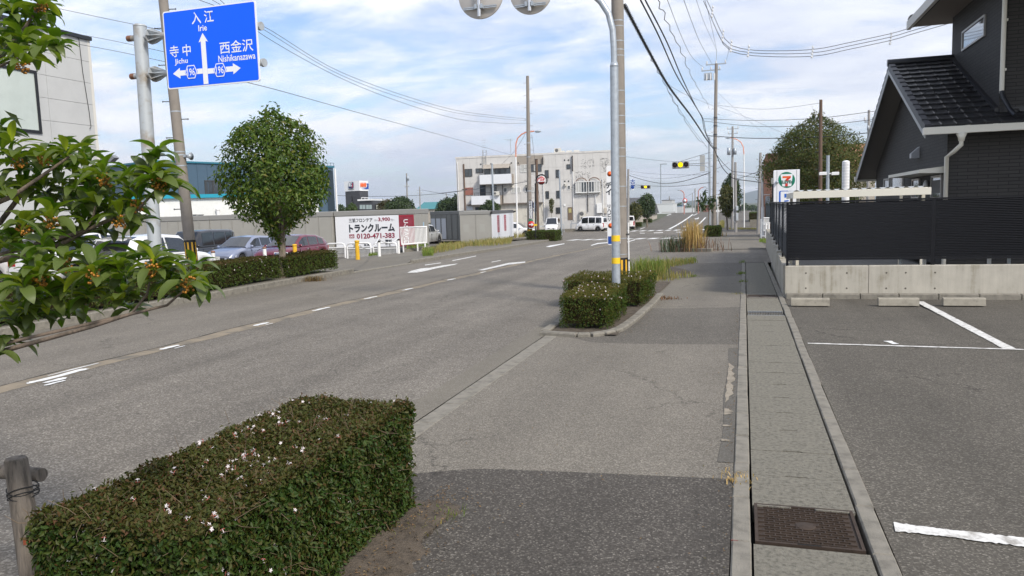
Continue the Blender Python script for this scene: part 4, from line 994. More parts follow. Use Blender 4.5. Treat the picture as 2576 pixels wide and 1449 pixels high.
MB().prism([(XU-.09, YU-.02, rz_(YU)+.05), (XU-.09, YRG+.1, ZRG+.09), (XU-.09, YRG+.1, ZRG+.17), (XU-.09, YU-.02, rz_(YU)+.14)], (.085, 0, 0)).build('flashing', RTILE, hs)
MB().box(XU-.005, YU-.07, rz_(YU)+.02, XE, YU-.003, rz_(YU)+.13).build('flashing', RTILE, hs)
# upper eave with soffit and fascia, level along the side
EX, EY, EZ = 4.7, 25.5, 6.68
up = MB().prism([(EX, 15.0, EZ), (XE, 15.0, EZ), (XE, 15.0, EZ+4.2), (EX, 15.0, EZ+.16)], (0, EY-15.0, 0)).build('upper_roof', mat('soffit_upper', (.22, .19, .165), .8), hs)
MB().bev(EX-.10, 14.9, EZ-.06, EX-.002, EY+.06, EZ+.20, .015).build('eave_gutter', mat('pale_fascia', (.52, .50, .46), .5), hs)
MB().box(EX+.05, 15.0, EZ-.012, EX+.075, EY, EZ-.002).build('soffit_joint', DARK, up)
MB().tube([(EX+.02, EY-.12, EZ+.26), (EX+.02, EY+.10, EZ+.26)], .09, 8).build('eave_cap', RTILE, hs)
# windows and fittings of the side wall, surveyed on its plane
def c3(x, y): return ((2840+x*.40717)/1.49068, (560+y*.40717)/1.49068)
def c2(x, y): return ((2840+x*.3882)/1.49068, (0+y*.3882)/1.49068)
HW = bpy.data.objects.new('side_fittings', None)
WFR = mat('aluminium_frame', (.36, .345, .32), .4, .3); SKYG = mat('house_glass', (.03, .035, .045), .03, spec=1.0, coat=1.0)
def side_window(cs, Xp, conv=c3, split=1, fw=.05):
    pts = [onx(*conv(*c), Xp) for c in cs]; y1 = max(p.y for p in pts); y0 = min(p.y for p in pts)
    zt_ = max(p.z for p in pts); zb_ = min(p.z for p in pts)
    w = MB()
    for (a, b, c, d) in ((y0-fw, zb_-fw, y1+fw, zb_), (y0-fw, zt_, y1+fw, zt_+fw), (y0-fw, zb_, y0, zt_), (y1, zb_, y1+fw, zt_)): w.box(Xp-.045, a, b, Xp+.03, c, d)
    o = w.build('window', WFR, hs); MB().box(Xp-.02, y0, zb_, Xp-.012, y1, zt_).build('pane', SKYG, o); return y0, y1, zb_, zt_
side_window([(1245, 262), (1345, 380)], XG); side_window([(1176, 285), (1222, 360)], XG); side_window([(1438, 292), (1496, 436)], XG)
dw = side_window([(1618, 262), (1700, 440)], XG)
MB().box(XG-.03, dw[0], dw[2]+.1, XG-.021, dw[1], dw[2]+.42).build('letter_flap', BLACK, hs)
cps = [onx(*c3(*p), XG) for p in ((1400, 232), (1730, 175))]
MB().prism([(XG, cps[0].y, cps[0].z+.06), (XG-.55, cps[0].y, cps[0].z-.0), (XG-.55, cps[0].y, cps[0].z-.08), (XG, cps[0].y, cps[0].z-.10)], (0, cps[1].y-cps[0].y, 0)).build('door_canopy', CREAM, hs)
lm = onx(*c3(1575, 338), XG); MB().ball((XG-.06, lm.y, lm.z), .13, 10, 6, sc=(.5, 1, 1.25)).build('wall_lamp', mat('lamp_glass', (.5, .5, .5), .3), hs)
vh = onx(*c3(1485, 38), XG); MB().prism([(XG, vh.y-.12, vh.z-.12), (XG-.2, vh.y-.12, vh.z-.12), (XG-.2, vh.y-.12, vh.z), (XG, vh.y-.12, vh.z+.18)], (0, .24, 0)).build('vent_hood', mat('grey_hood', (.36, .37, .39), .4), hs)
pw = [onx(*c2(*p), XU) for p in ((1995, 330), (2207, 150), (2207, 318), (1995, 480))]
y0, y1 = pw[1].y, pw[0].y; zb_, zt_ = (pw[2].z+pw[3].z)/2, (pw[0].z+pw[1].z)/2
w = MB()
for (a, b, c, d) in ((y0-.05, zb_-.05, y1+.05, zb_), (y0-.05, zt_, y1+.05, zt_+.05), (y0-.05, zb_, y0, zt_), (y1, zb_, y1+.05, zt_)): w.box(XU-.045, a, b, XU+.03, c, d)
o = w.build('window', WFR, hs); MB().box(XU-.02, y0, zb_, XU-.012, y1, zt_).build('pane', SKYG, o)

# ------------------------------------------------------------------ concrete boundary wall with louvre fence
bw = thing('boundary_wall', 'stained low concrete wall carrying the black louvre fence at the car park edge', 'wall', (0, 0, 0))
XW = .70
cuts = [XW, 2.07, 5.15, 8.3, 11.4]
for a, b in zip(cuts, cuts[1:]): MB().bev(a+.004, 14.30, -.1, b-.004, 14.45, .535, .008).build('wall_section', WALLC, bw)
def xs_side(y): return XW-.02+(y-14.4)*.0115
ycs = [14.452]+[14.46+2.05*i for i in range(1, 11)]
for a, b in zip(ycs, ycs[1:]):
    xa, xb = xs_side(a), xs_side(b)
    MB().prism([(xa, a+.004, g(a)-.15), (xa+.14, a+.004, g(a)-.15), (xb+.14, b-.004, g(b)-.15), (xb, b-.004, g(b)-.15)], (0, 0, .15+.535-g(a))).build('wall_section', WALLC, bw)
thm = MB().lathe([(.016, -.001), (.012, -.0015), (0, -.0012)], 8, axis='y').mesh('tie_hole', mat('tie_hole_dark', (.12, .11, .09), .9))
for x in (1.05, 1.72, 2.35, 2.65, 3.1, 4.5, 5.45, 6.3, 6.7): 
    for zz in (.14, .41): put('tie_hole', thm, bw, (x, 14.299, zz))
for i in range(12): MB().bev(.72+i*.605, 14.15, -.08, .72+i*.605+.59, 14.297, .055, .01).build('edging_stone', KERB, bw)
LOUV = mat('black_aluminium', (.006, .0065, .009), .55, .0, spec=.25); LOUVS = LOUV
def louvre(label, p, q, zb, h, n, group, dzdx=0):
    L = math.hypot(q[0]-p[0], q[1]-p[1]); t = thing('louvre_fence', label, 'fence', (p[0], p[1], zb), math.atan2(q[1]-p[1], q[0]-p[0]), group)
    MB().box(0, -.014, -.10, .028, .025, h).build('post', LOUV, t); MB().box(L-.028, -.014, -.10, L, .025, h).build('post', LOUV, t)
    MB().box(.029, -.018, 0, L-.029, .022, .035).build('bottom_rail', LOUV, t); MB().box(.029, -.018, h-.035, L-.029, .022, h).build('top_rail', LOUV, t)
    pit = (h-.08)/n
    me = MB().prism([(.029, -.016, 0), (.029, -.010, -.002), (.029, .016, pit*.80), (.029, .012, pit*1.02), (.029, -.016, pit*.55)], (L-.058, 0, 0)).mesh('slat', LOUV)
    for i in range(n): put('slat', me, t, (0, 0, .04+i*pit))
    return t
for i in range(4): louvre(('black louvre fence bay facing the car park, at the wall corner', 'black louvre fence bay facing the car park, second from the wall corner', 'black louvre fence bay facing the car park, cut off by the photo edge', 'black louvre fence bay facing the car park, hidden beyond the photo edge')[i], (XW+.02+2.35*i, 14.375), (XW+.02+2.35*(i+1)-.002, 14.375), .635, 1.04, 34, 'louvre fence bays on the boundary wall') if i < 3 else None
lab = ('first', 'second', 'third', 'fourth', 'fifth', 'last')
for i in range(6):
    a = 14.42+2.35*i; b = a+2.348
    louvre('side louvre fence bay along the drain, %s from the wall corner' % lab[i], (xs_side(a)+.07, a), (xs_side(b)+.07, b), .635, 1.04, 34, 'louvre fence bays on the boundary wall')
# cycle shelter roof peeping over the fence
sh = thing('shelter_roof', 'white corrugated shelter roof showing just above the black fence', 'shelter', (.95, 16.4, 0))
MB().bev(0, 0, 1.735, 2.5, .06, 1.875, .008).build('front_fascia', CREAM, sh)
MB().box(0, .062, 1.74, .05, 2.6, 1.86).build('side_fascia', CREAM, sh)
cor = []
for j in range(2):
    row = []
    for i in range(61):
        x = 2.5*i/60; row.append((x, .0+j*2.6, 1.885+.03*j+(.016 if i % 4 in (1, 2) else -.012)))
    cor.append(row)
MB().grid(cor, smooth=False).build('corrugated_sheet', mat('white_corrugated', (.66, .66, .62), .5), sh)
for x, y in ((.1, .2), (2.4, .2), (.1, 2.4), (2.4, 2.4)): MB().box(x-.03, y-.03, 0, x+.03, y+.03, 1.84).build('post', CREAM, sh)
# pipework and stored things seen in the slot under the fence
for i, (x, w, m) in enumerate(((2.62, .04, GALV), (3.0, .05, WHITE), (4.0, .05, WHITE), (4.3, .04, GALV))):
    tag(MB().box(x, 14.75, 0, x+w, 14.8, 1.2).build('stand_pipe', m), ('grey pipe behind the slot under the fence, left of the fence joint', 'white pipe behind the slot under the fence, right of the fence joint', 'white pipe behind the slot under the fence, well right of the joint', 'grey pipe behind the slot under the fence, farthest right')[i], 'pipe', 'pipes behind the fence')
# wheel stops
wm = MB().prism([(0, -.075, 0), (0, .075, 0), (0, .062, .10), (0, .045, .118), (0, -.045, .118), (0, -.062, .10)], (.58, 0, 0)).mesh('wheel_stop', STOPC)
for i, (px, lab_) in enumerate(((1990, 'leftmost of the three, nearest the drain'), (2210, 'middle of the three, left of the white line'), (2373, 'rightmost of the three, right of the white line'))):
    p = gp(px, 771); tag(put('wheel_stop', wm, None, (p.x, p.y+.06, 0)), 'concrete wheel stop on the car park, '+lab_, 'wheel stop', 'wheel stops by the concrete wall')
bpy.data.objects.remove(HW)
# ------------------------------------------------------------------ poles, signs and signals
def crop(ox, oy, s): return lambda x, y: ((ox+x*s)/1.49068, (oy+y*s)/1.49068)
c8 = crop(2640, 580, .22084); cA = crop(1650, 0, .50466); c1 = crop(0, 0, .3882)
WOODP = mat('brown_pole', (.13, .085, .06), .85, var=.25, vscale=5, stretch=(3, 3, .4))
INS = mat('white_insulator', (.7, .7, .7), .3); DSTEEL = mat('dark_steel', (.07, .07, .075), .5, .4)
STRIPE_B = mat('band_black', (.012, .012, .012), .5); STRIPE_Y = mat('band_yellow', (.72, .40, .03), .5)
def dpt(p): return (Vector(p)-Vector((0, 0, EYE))).dot(Vector(ROT @ np.array([0, 0, -1.])))
def pole(label, base, top, r0, r1, m=PCONC, name='utility_pole', cat='utility pole', bolts=0, group=None, n=14):
    """base and top are world points; parts are built relative to the base"""
    b = Vector(base); tp = Vector(top)-b
    t = thing(name, label, cat, b, 0, group)
    MB().tube([Vector((0, 0, -.2)), tp*.5, tp], [r0, (r0+r1)/2, r1], n).build('shaft', m, t)
    if bolts:
        me = MB().cyl((0, 0, 0), (.17, 0, 0), .012, n=5).cyl((.17, 0, 0), (.185, 0, 0), .022, n=6).mesh('step_bolt', DSTEEL)
        k = int((tp.length-1.9)/.45)
        for i in range(min(k, bolts)):
            z = 1.9+.45*i; f = z/tp.length; r = r0+(r1-r0)*f
            o = put('step_bolt', me, t, tp*f); sgn = 1 if i % 2 else -1
            o.rotation_euler = (0, 0, (0 if sgn > 0 else math.pi)+rad(15)); o.location += Vector((sgn*r*.97*math.cos(rad(15)), sgn*r*.97*math.sin(rad(15)), 0))
    return t, tp
def axis_at(tp, z): return tp*(z/tp.z)
def band(t, tp, r0, r1, z, h, m, name='strap', k=1.03, n=14):
    f = z/tp.z; r = (r0+(r1-r0)*f)*k; p = axis_at(tp, z)
    return MB().tube([p, axis_at(tp, z+h)], r, n).build(name, m, t)
def tiger(t, tp, r0, r1, z0, h, n=8):
    b = band(t, tp, r0, r1, z0, h, STRIPE_B, 'warning_band', 1.03, 18)
    k = n; mb = MB()
    f = (z0+h/2)/tp.z; r = (r0+(r1-r0)*f)*1.045
    p0, p1 = axis_at(tp, z0+h*.09), axis_at(tp, z0+h*.91)
    for i in range(k):
        a0, a1 = 2*math.pi*(i+.0)/k, 2*math.pi*(i+.42)/k
        for q in range(2):
            b0, b1 = a0+(a1-a0)*q/2, a0+(a1-a0)*(q+1)/2
            mb.poly([p0+Vector((r*math.cos(b0), r*math.sin(b0), 0)), p0+Vector((r*math.cos(b1), r*math.sin(b1), 0)), p1+Vector((r*math.cos(b1), r*math.sin(b1), 0)), p1+Vector((r*math.cos(b0), r*math.sin(b0), 0))])
    stuff(mb.build('yellow_stripe', STRIPE_Y, b)); return b
def zof(t, px, py):
    """height above the thing's base of the picture point, in the plane of the thing's own distance"""
    return at(px, py, t.location.y).z-t.location.z

# --- direction sign over the left pavement
b = gp(398, 737, .1); tp_ = at(352, 68, b.y)
t, tp = pole('weathered grey steel pole carrying the blue direction sign on two arms', b, tp_, .143, .137, GALV2, 'sign_gantry', 'direction sign', n=20)
MB().lathe([(.139, 0), (.141, .02), (.12, .05), (0, .06)], 20, o=tp).build('pole_cap', GALV2, t)
YS = b.y-.45
cn = [at(*c1(x, y), YS) for x, y in ((1548, 120), (2440, 5), (2537, 780), (1645, 862))]
ce = sum(cn, Vector())/4; rv = (cn[1]-cn[0]+cn[2]-cn[3])/2; uv = (cn[0]-cn[3]+cn[1]-cn[2])/2
SW, SH = rv.length, uv.length; FRM = frame_at(ce-b, rv, uv)
SBLUE = mat('sign_blue', (.0, .115, .92), .4, spec=.3); SWH = mat('sign_white_film', (.82, .83, .85), .4)
pn = MB(); pn.T = FRM
def rrect(w, h, r, k=5):
    pts = []
    for cx_, cy_, a0 in ((w/2-r, h/2-r, 0), (-w/2+r, h/2-r, 90), (-w/2+r, -h/2+r, 180), (w/2-r, -h/2+r, 270)):
        for i in range(k+1): a = rad(a0+90*i/k); pts.append((cx_+r*math.cos(a), cy_+r*math.sin(a)))
    return pts
panel = pn.prism([(x, y, -.03) for x, y in rrect(SW, SH, .06)], Vector((0, 0, .03))).build('panel', SWH, t) if False else None
q = MB(); q.T = FRM; q._add([(x, y, z) for z in (-.03, 0) for x, y in rrect(SW, SH, .05)], [tuple(range(24))[::-1], tuple(range(24, 48))]+[(i, (i+1) % 24, 24+(i+1) % 24, 24+i) for i in range(24)])
panel = q.build('panel', SWH, t)
q = MB(); q.T = FRM; q.poly([(x, y, .003) for x, y in rrect(SW-.05, SH-.05, .035)]); q.build('blue_face', SBLUE, panel)
def suv(u, v): return ((u-.5)*SW, (.5-v)*SH)
def spoly(pts, nm, m=SWH, z=.006): q = MB(); q.T = FRM; q.poly([(*suv(*p), z) for p in pts]); return q.build(nm, m, panel)
def stext(s, u, v, h, bold, sx=1.0, z=.006, m=SWH):
    x, y = suv(u, v); return text(s, h, m, panel, FRM @ Matrix.Translation((x, y, z)), bold=bold, sx=sx)
kw = SH*.142
def sfit(s, u, v, wd, ht, bold, z=.006, m=SWH, T=None):
    """lettering fitted to a width and height given as fractions of the panel"""
    o = text(s, 1.0, m, panel, Matrix.Identity(4), bold=bold); me = o.data; X_ = [q.co.x for q in me.vertices]; Y_ = [q.co.y for q in me.vertices]
    me.transform(Matrix.Translation((-(min(X_)+max(X_))/2, -(min(Y_)+max(Y_))/2, 0))); me.transform(Matrix.Diagonal((wd*SW/(max(X_)-min(X_)), ht*SH/(max(Y_)-min(Y_)), 1, 1)))
    x, y = suv(u, v); me.transform(FRM @ Matrix.Translation((x, y, z)))
sfit('入 江', .437, .128, .238, .155, .010); sfit('Irie', .431, .262, .092, .078, .014); sfit('寺 中', .168, .520, .232, .150, .008); sfit('Jichu', .170, .660, .145, .088, .014)
sfit('西金沢', .776, .540, .352, .155, .006); sfit('Nishikanazawa', .773, .676, .392, .084, .010)
spoly([(.400, .975), (.452, .975), (.452, .43), (.477, .44), (.426, .325), (.376, .44), (.400, .43)], 'arrow')
spoly([(.070, .805), (.150, .735), (.150, .772), (.399, .772), (.399, .838), (.150, .838), (.150, .875)], 'arrow', z=.0065)
spoly([(.807, .815), (.727, .745), (.727, .782), (.453, .782), (.453, .848), (.727, .848), (.727, .885)], 'arrow', z=.0065)
for (u, v) in ((.274, .803), (.587, .814)):
    hx = lambda k: [(u-.070*k, v), (u-.042*k, v-.092*k), (u+.042*k, v-.092*k), (u+.070*k, v), (u+.042*k, v+.092*k), (u-.042*k, v+.092*k)]
    spoly(hx(1), 'route_hexagon', SBLUE, .008); spoly(hx(.93), 'route_hexagon', SWH, .010); spoly(hx(.80), 'route_hexagon', SBLUE, .012)
    sfit('196', u, v, .082, .096, .012, .014)
for (py, pyr) in ((94, 66), (189, 158)):
    a = at(358 if py < 100 else 366, py, b.y)-b; e = at(652 if py < 100 else 660, pyr, YS+.12)-b
    # arm from behind the pole, through a flared gusset joint, behind the panel to its far edge
    st = a-(e-a).normalized()*.42
    MB().tube([st, e], .062, 10).build('arm', GALV2, t)
    MB().tube([e, e+(e-st).normalized()*.06], .085, 10).build('arm_cap', GALV2, t)
    jt = a+(e-a).normalized()*.42; dx = (e-a).normalized()
    gus = MB()
    for i in range(8):
        an_ = 2*math.pi*i/8; o1 = dx.orthogonal().normalized(); o2 = dx.cross(o1)
        n_ = o1*math.cos(an_)+o2*math.sin(an_); w_ = dx.cross(n_)*.006
        P3 = [jt-dx*.16+n_*.06, jt-dx*.16+n_*.16, jt-dx*.13+n_*.17, jt+dx*.16+n_*.065]
        gus.prism([p-w_ for p in P3], w_*2)
    gus.tube([jt-dx*.17, jt-dx*.14], .165, 14); stuff(gus.build('flange', GALV2, t))
    MB().tube([st-dx*.002, st+dx*.12], .066, 10).build('arm_end', mat('rusty_steel', (.20, .09, .05), .8, var=.4, vscale=10), t)
# --- left concrete pole with warning band
b = gp(489, 712, .12); tp_ = at(392, -170, b.y)
t, tp = pole('leaning concrete utility pole with yellow and black band, behind the blue sign', b, tp_, .145, .105, PCONC, bolts=30, n=20)
z0, z1 = zof(t, 478, 660), zof(t, 474, 604); tiger(t, tp, .145, .105, z0, z1-z0, 9)
for py in (283, 385, 393, 420): band(t, tp, .145, .105, zof(t, 440, py), .03, GALV, 'strap')
zz = zof(t, 470, 394); p = axis_at(tp, zz)+Vector((.2, -.02, 0)); MB().cyl(p-Vector((.08, 0, 0)), p, .03, n=6).lathe([(.03, 0), (.04, .05), (.10, .14)], 10, axis='x', o=p).build('loudspeaker', GALV, t)

# --- galvanised pole with two traffic mirrors
b = at(1551, 800, 12.25); b.z = .04; b.x = at(1549.5, 714, 12.25).x; Y0 = b.y
t, tp = pole('tall galvanised pole with yellow reflector bands, curving over to two round traffic mirrors', b, at(1545, 165, Y0), .0685, .066, GALV, 'mirror_pole', 'mirror pole', n=20)
cv = [at(px, py, Y0)-b for px, py in ((1545, 160), (1544, 120), (1541, 75), (1531, 35), (1512, 5), (1485, -20), (1445, -40), (1395, -52), (1330, -58), (1190, -62))]
MB().tube(cv, .050, 16).build('arm', GALV, t); MB().lathe([(.0685, 0), (.0685, .02), (.052, .07)], 16, o=tp-Vector((0, 0, .02))).build('collar', GALV, t)
for py in (592, 648): z = zof(t, 1548, py+15); MB().tube([axis_at(tp, z), axis_at(tp, z+.098)], .0705, 20).build('reflector_band', YEL, t)
for px, py, r in ((1210, -13, .39), (1336, -20, .355)):
    c = at(px, py, Y0-.05)-b; m_ = MB().lathe([(0, .10), (r*.5, .085), (r*.85, .04), (r, 0), (r, -.015), (r*.98, -.02), (0, -.02)], 36, axis='y', o=c)
    m_.f = m_.f; o = m_.build('mirror', mat('mirror_back', (.48, .45, .42), .45, .2), t)
    tb_ = at(px, 40 if px < 1300 else 26, Y0-.2)-b
    MB().cyl((c.x, c.y-.12, tb_.z), (c.x, c.y-.12, c.z+.65), .033, n=12).build('mirror_tube', mat('bright_steel', (.6, .6, .6), .25, .9), o)
    for dz in (.0, .026): MB().box(c.x-r*.75, c.y-.075, c.z-.23+dz-.008, c.x+r*.72, c.y-.05, c.z-.23+dz+.008).build('mirror_rail', GALV, o)
    for sx_ in (-.05, .05): MB().bev(c.x+sx_-.02, c.y-.16, c.z-.25, c.x+sx_+.02, c.y-.05, c.z-.18, .006).build('mirror_clamp', GALV, o)
    if px < 1300: MB().box(c.x+.23, c.y-.026, c.z-.10, c.x+.33, c.y-.021, c.z-.055).build('blue_sticker', mat('blue_sticker', (.01, .08, .35), .5), o)
# --- concrete pole right behind it
b = at(1561.5, 690, 15.0); b.z = g(15.0); Y0 = b.y
t, tp = pole('thick concrete utility pole with steel straps right behind the galvanised mirror pole', b, at(1549, -330, Y0), .140, .108, PCONC, bolts=0, n=22)
for py in (54, 68, 105, 127, 142, 230, 264, 293, 313, 374, 395, 470, 520, 600, 640): band(t, tp, .140, .108, zof(t, 1560, py), .016, GALV, 'strap', 1.02)
tiger(t, tp, .140, .108, zof(t, 1560, 700), zof(t, 1560, 648)-zof(t, 1560, 700), 9)
zb_, zt_ = zof(t, 1548, 615), zof(t, 1548, 417); xl, xr = (at(1530.5, 520, Y0)-b).x, (at(1562.5, 520, Y0)-b).x
bd = MB(); cx_, cz_ = (xl+xr)/2, (zb_+zt_)/2
RR = rrect(xr-xl, zt_-zb_, .04)
bd._add([(cx_+x, yy, cz_+z) for yy in (-.150, -.170) for x, z in RR], [tuple(range(24, 48))[::-1], tuple(range(24))]+[(i, (i+1) % 24, 24+(i+1) % 24, 24+i) for i in range(24)])
bo = bd.build('advert_board', WHITE2, t)
def brd(s, dx, z, size, m=BTXT, bold=.02):
    return text('\n'.join(s), size, m, bo, frame_at((cx_+dx, -.172, z), (1, 0, 0), (0, 0, 1)), bold=bold)
brd('ひがみの日まで', .098, cz_+.22, .055); brd('リハビリ', -.085, cz_-.15, .085, bold=.04); brd('デイ', -.085, cz_+.32, .13, bold=.04)
MB().poly([(cx_-.115, -.1715, zb_+.02), (cx_+.115, -.1715, zb_+.02), (cx_+.115, -.1715, zb_+.17), (cx_-.115, -.1715, zb_+.17)]).build('blue_field', BLUE, bo)
for zz in (zt_-.16, zb_+.38): MB().lathe([(.05, -.1718), (0, -.1719)], 16, axis='y', o=(cx_-.06, 0, zz)).build('orange_dot', ORP, bo)
cp = MB().tube([(.170, -.03, 0), (.170, -.03, zof(t, 1572, 560))], .014, 6).build('cable_duct', WHITE, t)
for py in (590, 655): MB().box(.13, -.06, zof(t, 1572, py), .19, .0, zof(t, 1572, py)+.02).build('duct_clip', BLACK, cp)

# --- mid-distance pole with clinic boards, road lamp, hydrant sign
b = gp(1333, 606); Y0 = b.y
t, tp = pole('slim concrete utility pole with a white clinic board, beside the far left hedge', b, at(1327, 191, Y0), .20, .11, PCONC, bolts=24)
s_ = FP/dpt(b)
def pl5(x0, y0, x1, y1, m, nm, off=-.22, par=None):
    a, c = at(*c5(x0, y0), Y0)-b, at(*c5(x1, y1), Y0)-b
    return MB().box(a.x, off-.03, c.z, c.x, off, a.z).build(nm, m, par or t), (a.x+c.x)/2, (a.z+c.z)/2
cb_, mx_, mz_ = pl5(1084, 815, 1120, 1032, SWH, 'clinic_board'); text('\n'.join('ひろずクリニック'), .19, BTXT, cb_, frame_at((mx_, -.258, mz_), (1, 0, 0), (0, 0, 1)), bold=.045)
o, a_, c_ = pl5(1120, 815, 1132, 1032, NAVY, 'blue_board_edge'); pl5(1138, 822, 1160, 960, mat('lilac_board', (.55, .6, .72), .5), 'side_board', -.05)
o, a_, c_ = pl5(1087, 1040, 1132, 1072, mat('green_board', (.02, .25, .12), .5), 'green_board'); 
o, a_, c_ = pl5(1088, 1085, 1136, 1148, SWH, 'arrow_board'); MB().lathe([(.27, -.256), (.27, -.2565), (0, -.257)], 20, axis='y', o=(a_, 0, c_+.1)).build('red_disc', RED, o)
MB().poly([(a_-.17, -.262, c_+.14), (a_-.17, -.262, c_+.06), (a_+.02, -.262, c_+.06), (a_+.02, -.262, c_-.04), (a_+.19, -.262, c_+.1), (a_+.02, -.262, c_+.24), (a_+.02, -.262, c_+.14)]).build('white_arrow', SWH, o)
z0 = zof(t, *c5(1118, 1210)); tiger(t, tp, .2, .11, z0, zof(t, *c5(1118, 1150))-z0, 9)
for y_ in (120, 290, 700): band(t, tp, .2, .11, zof(t, *c5(1090, y_)), .06, GALV, 'strap')
def lamp_post(label, base_px, path, head_px, D=None, r=.07, cut=.75):
    b = gp(*base_px) if D is None else atd(*base_px, D); Y0 = b.y
    if D is not None: b.z = g(Y0)
    t = thing('road_lamp', label, 'street lamp', b)
    P = [Vector((0, 0, 0))]+[at(px, py, Y0)-b for px, py in path]
    k = int(cut)
    MB().tube(P[:k+1], [r*1.15]+[r]*k, 8).build('post', WHITE, t)
    MB().tube(P[k:], r*.8, 8).build('curved_arm', ORNG, t)
    h = at(*head_px, Y0)-b; d = (h-P[-1])
    MB().ball(P[-1]+d*.55, d.length*.5, 10, 6, sc=(1, .5, .36)).build('lamp_head', GALV, t)
    return t
lamp_post('white and orange road lamp whose arm passes behind the slim concrete pole', (1302, 600), [(1297.5, 395), (1297.8, 362), (1302, 348), (1312, 338), (1324, 332.5), (1344, 330)], (1361, 331), cut=1)
lamp_post('orange and white road lamp leaning left above the right-hand trees', (1872, 573), [(1871.5, 388), (1870, 370), (1864, 358), (1852, 350), (1838, 347)], (1826, 347.5), cut=1)
b = gp(*c5(1157, 1306)); Y0 = b.y; hc = at(*c5(1225, 567), Y0)-b; rr = (at(*c5(1278, 567), Y0)-b).x-hc.x
t = thing('hydrant_sign', 'round red fire hydrant sign hanging inside a black hooked post', 'hydrant sign', b)
hk = [Vector((0, 0, -.1)), at(*c5(1152, 900), Y0)-b, at(*c5(1151, 610), Y0)-b]
for i in range(13): a = rad(200-20*i); hk.append(hc+Vector((rr*1.28*math.cos(a), 0, rr*1.22*math.sin(a))))
MB().tube(hk, .05, 8).build('post', BLACK, t)
d = MB().lathe([(rr, -.02), (rr, .02)], 28, axis='y', o=hc).lathe([(rr, -.02), (0, -.021)], 28, axis='y', o=hc).build('sign_disc', SWH, t)
MB().lathe([(rr*.86, -.026), (0, -.027)], 28, axis='y', o=hc).build('red_disc', RED, d)
MB().box(hc.x-rr*.83, -.032, hc.z-rr*.32, hc.x+rr*.83, -.028, hc.z+rr*.42).build('white_bar', SWH, d)
text('消火栓', rr*.62, RED, d, frame_at(hc+Vector((0, -.036, rr*.06)), (1, 0, 0), (0, 0, 1)), bold=.05); text('FIRE HYDRANT', rr*.2, SWH, d, frame_at(hc+Vector((0, -.03, rr*.6)), (1, 0, 0), (0, 0, 1)), bold=.02)
MB().box(-.12, -.07, (at(*c5(1150, 1118), Y0)-b).z, .12, .05, (at(*c5(1150, 1095), Y0)-b).z).build('yellow_collar', YEL, t)
# crossing signal seen from behind on its grey post
b = gp(*c5(1180, 1200)); b = Vector((b.x, b.y, b.z)); Y0 = b.y
t = thing('crossing_signal', 'grey boxed signal head turned away, on a post beside the hydrant sign', 'traffic signal', b)
MB().cyl((0, 0, 0), at(*c5(1178, 800), Y0)-b, .09, n=8).build('post', GALV, t)
a, c = at(*c5(1165, 822), Y0)-b, at(*c5(1193, 945), Y0)-b
h = MB().bev(a.x, -.3, c.z, c.x, .1, a.z, .04).build('signal_box', mat('signal_grey', (.30, .31, .32), .5), t)
for i in range(3): MB().tube([((a.x-.02), -.1, c.z+(a.z-c.z)*(i+.5)/3), (a.x-.38, -.1, c.z+(a.z-c.z)*(i+.5)/3-.05)], .16, 8, caps=False).build('visor', DSTEEL, h)
def post(label, base, top, r, m, name='post', cat='post', D=None, n=8, group=None, base_z=None):
    b = gp(*base) if D is None else atd(*base, D)
    if D is not None: b.z = g(b.y) if base_z is None else base_z
    t = thing(name, label, cat, b, 0, group); tv = at(*top, b.y)-b
    MB().tube([Vector((0, 0, -.1)), tv], r, n).build('shaft', m, t); return t, tv
t, tv = post('thin grey post between the two white vans, near the apartment block', c5(1471, 1225), c5(1441, 450), .085, GALV)
t, tv = post('tall blue-grey post rising behind the beige container', c5(645, 950), c5(629, 372), .09, GALV, D=72, base_z=-1.0)
MB().lathe([(.11, 0), (0, .12)], 8, o=tv).build('cap', GALV, t)
t, tv = post('brown post in front of the left end of the apartment block', c5(305, 950), c5(284, 372), .11, WOODP, D=95, base_z=-1.2); MB().box(-.35, -.02, tv.z-3.2, .35, .02, tv.z-3.1).build('bracket', DSTEEL, t)
t, tv = post('short brown pole just right of the slim concrete pole', c5(1185, 1180), c5(1163, 316), .12, WOODP, D=64); MB().lathe([(.125, 0), (.13, .05), (0, .06)], 8, o=tv).build('cap', DSTEEL, t)
def guy_guard(label, p0, p1, r=.06, n=9, D=None):
    b = gp(*p0) if D is None else atd(*p0, D); t = thing('guy_guard', label, 'guy wire guard', b); v = at(*p1, b.y)-b
    MB().tube([Vector(), v], r, 8).build('sleeve', STRIPE_Y, t)
    for i in range(n): MB().tube([v*((i+.1)/n), v*((i+.55)/n)], r*1.06, 8).build('black_stripe', STRIPE_B, t)
guy_guard('yellow and black guy wire sleeve behind the far left hedge', c5(1256, 1172), c5(1238, 1000), .10, 7)
guy_guard('yellow and black guy wire sleeve beside the pole with the right-hand signal', c6(1315, 808), c6(1320, 630), .075, 9)
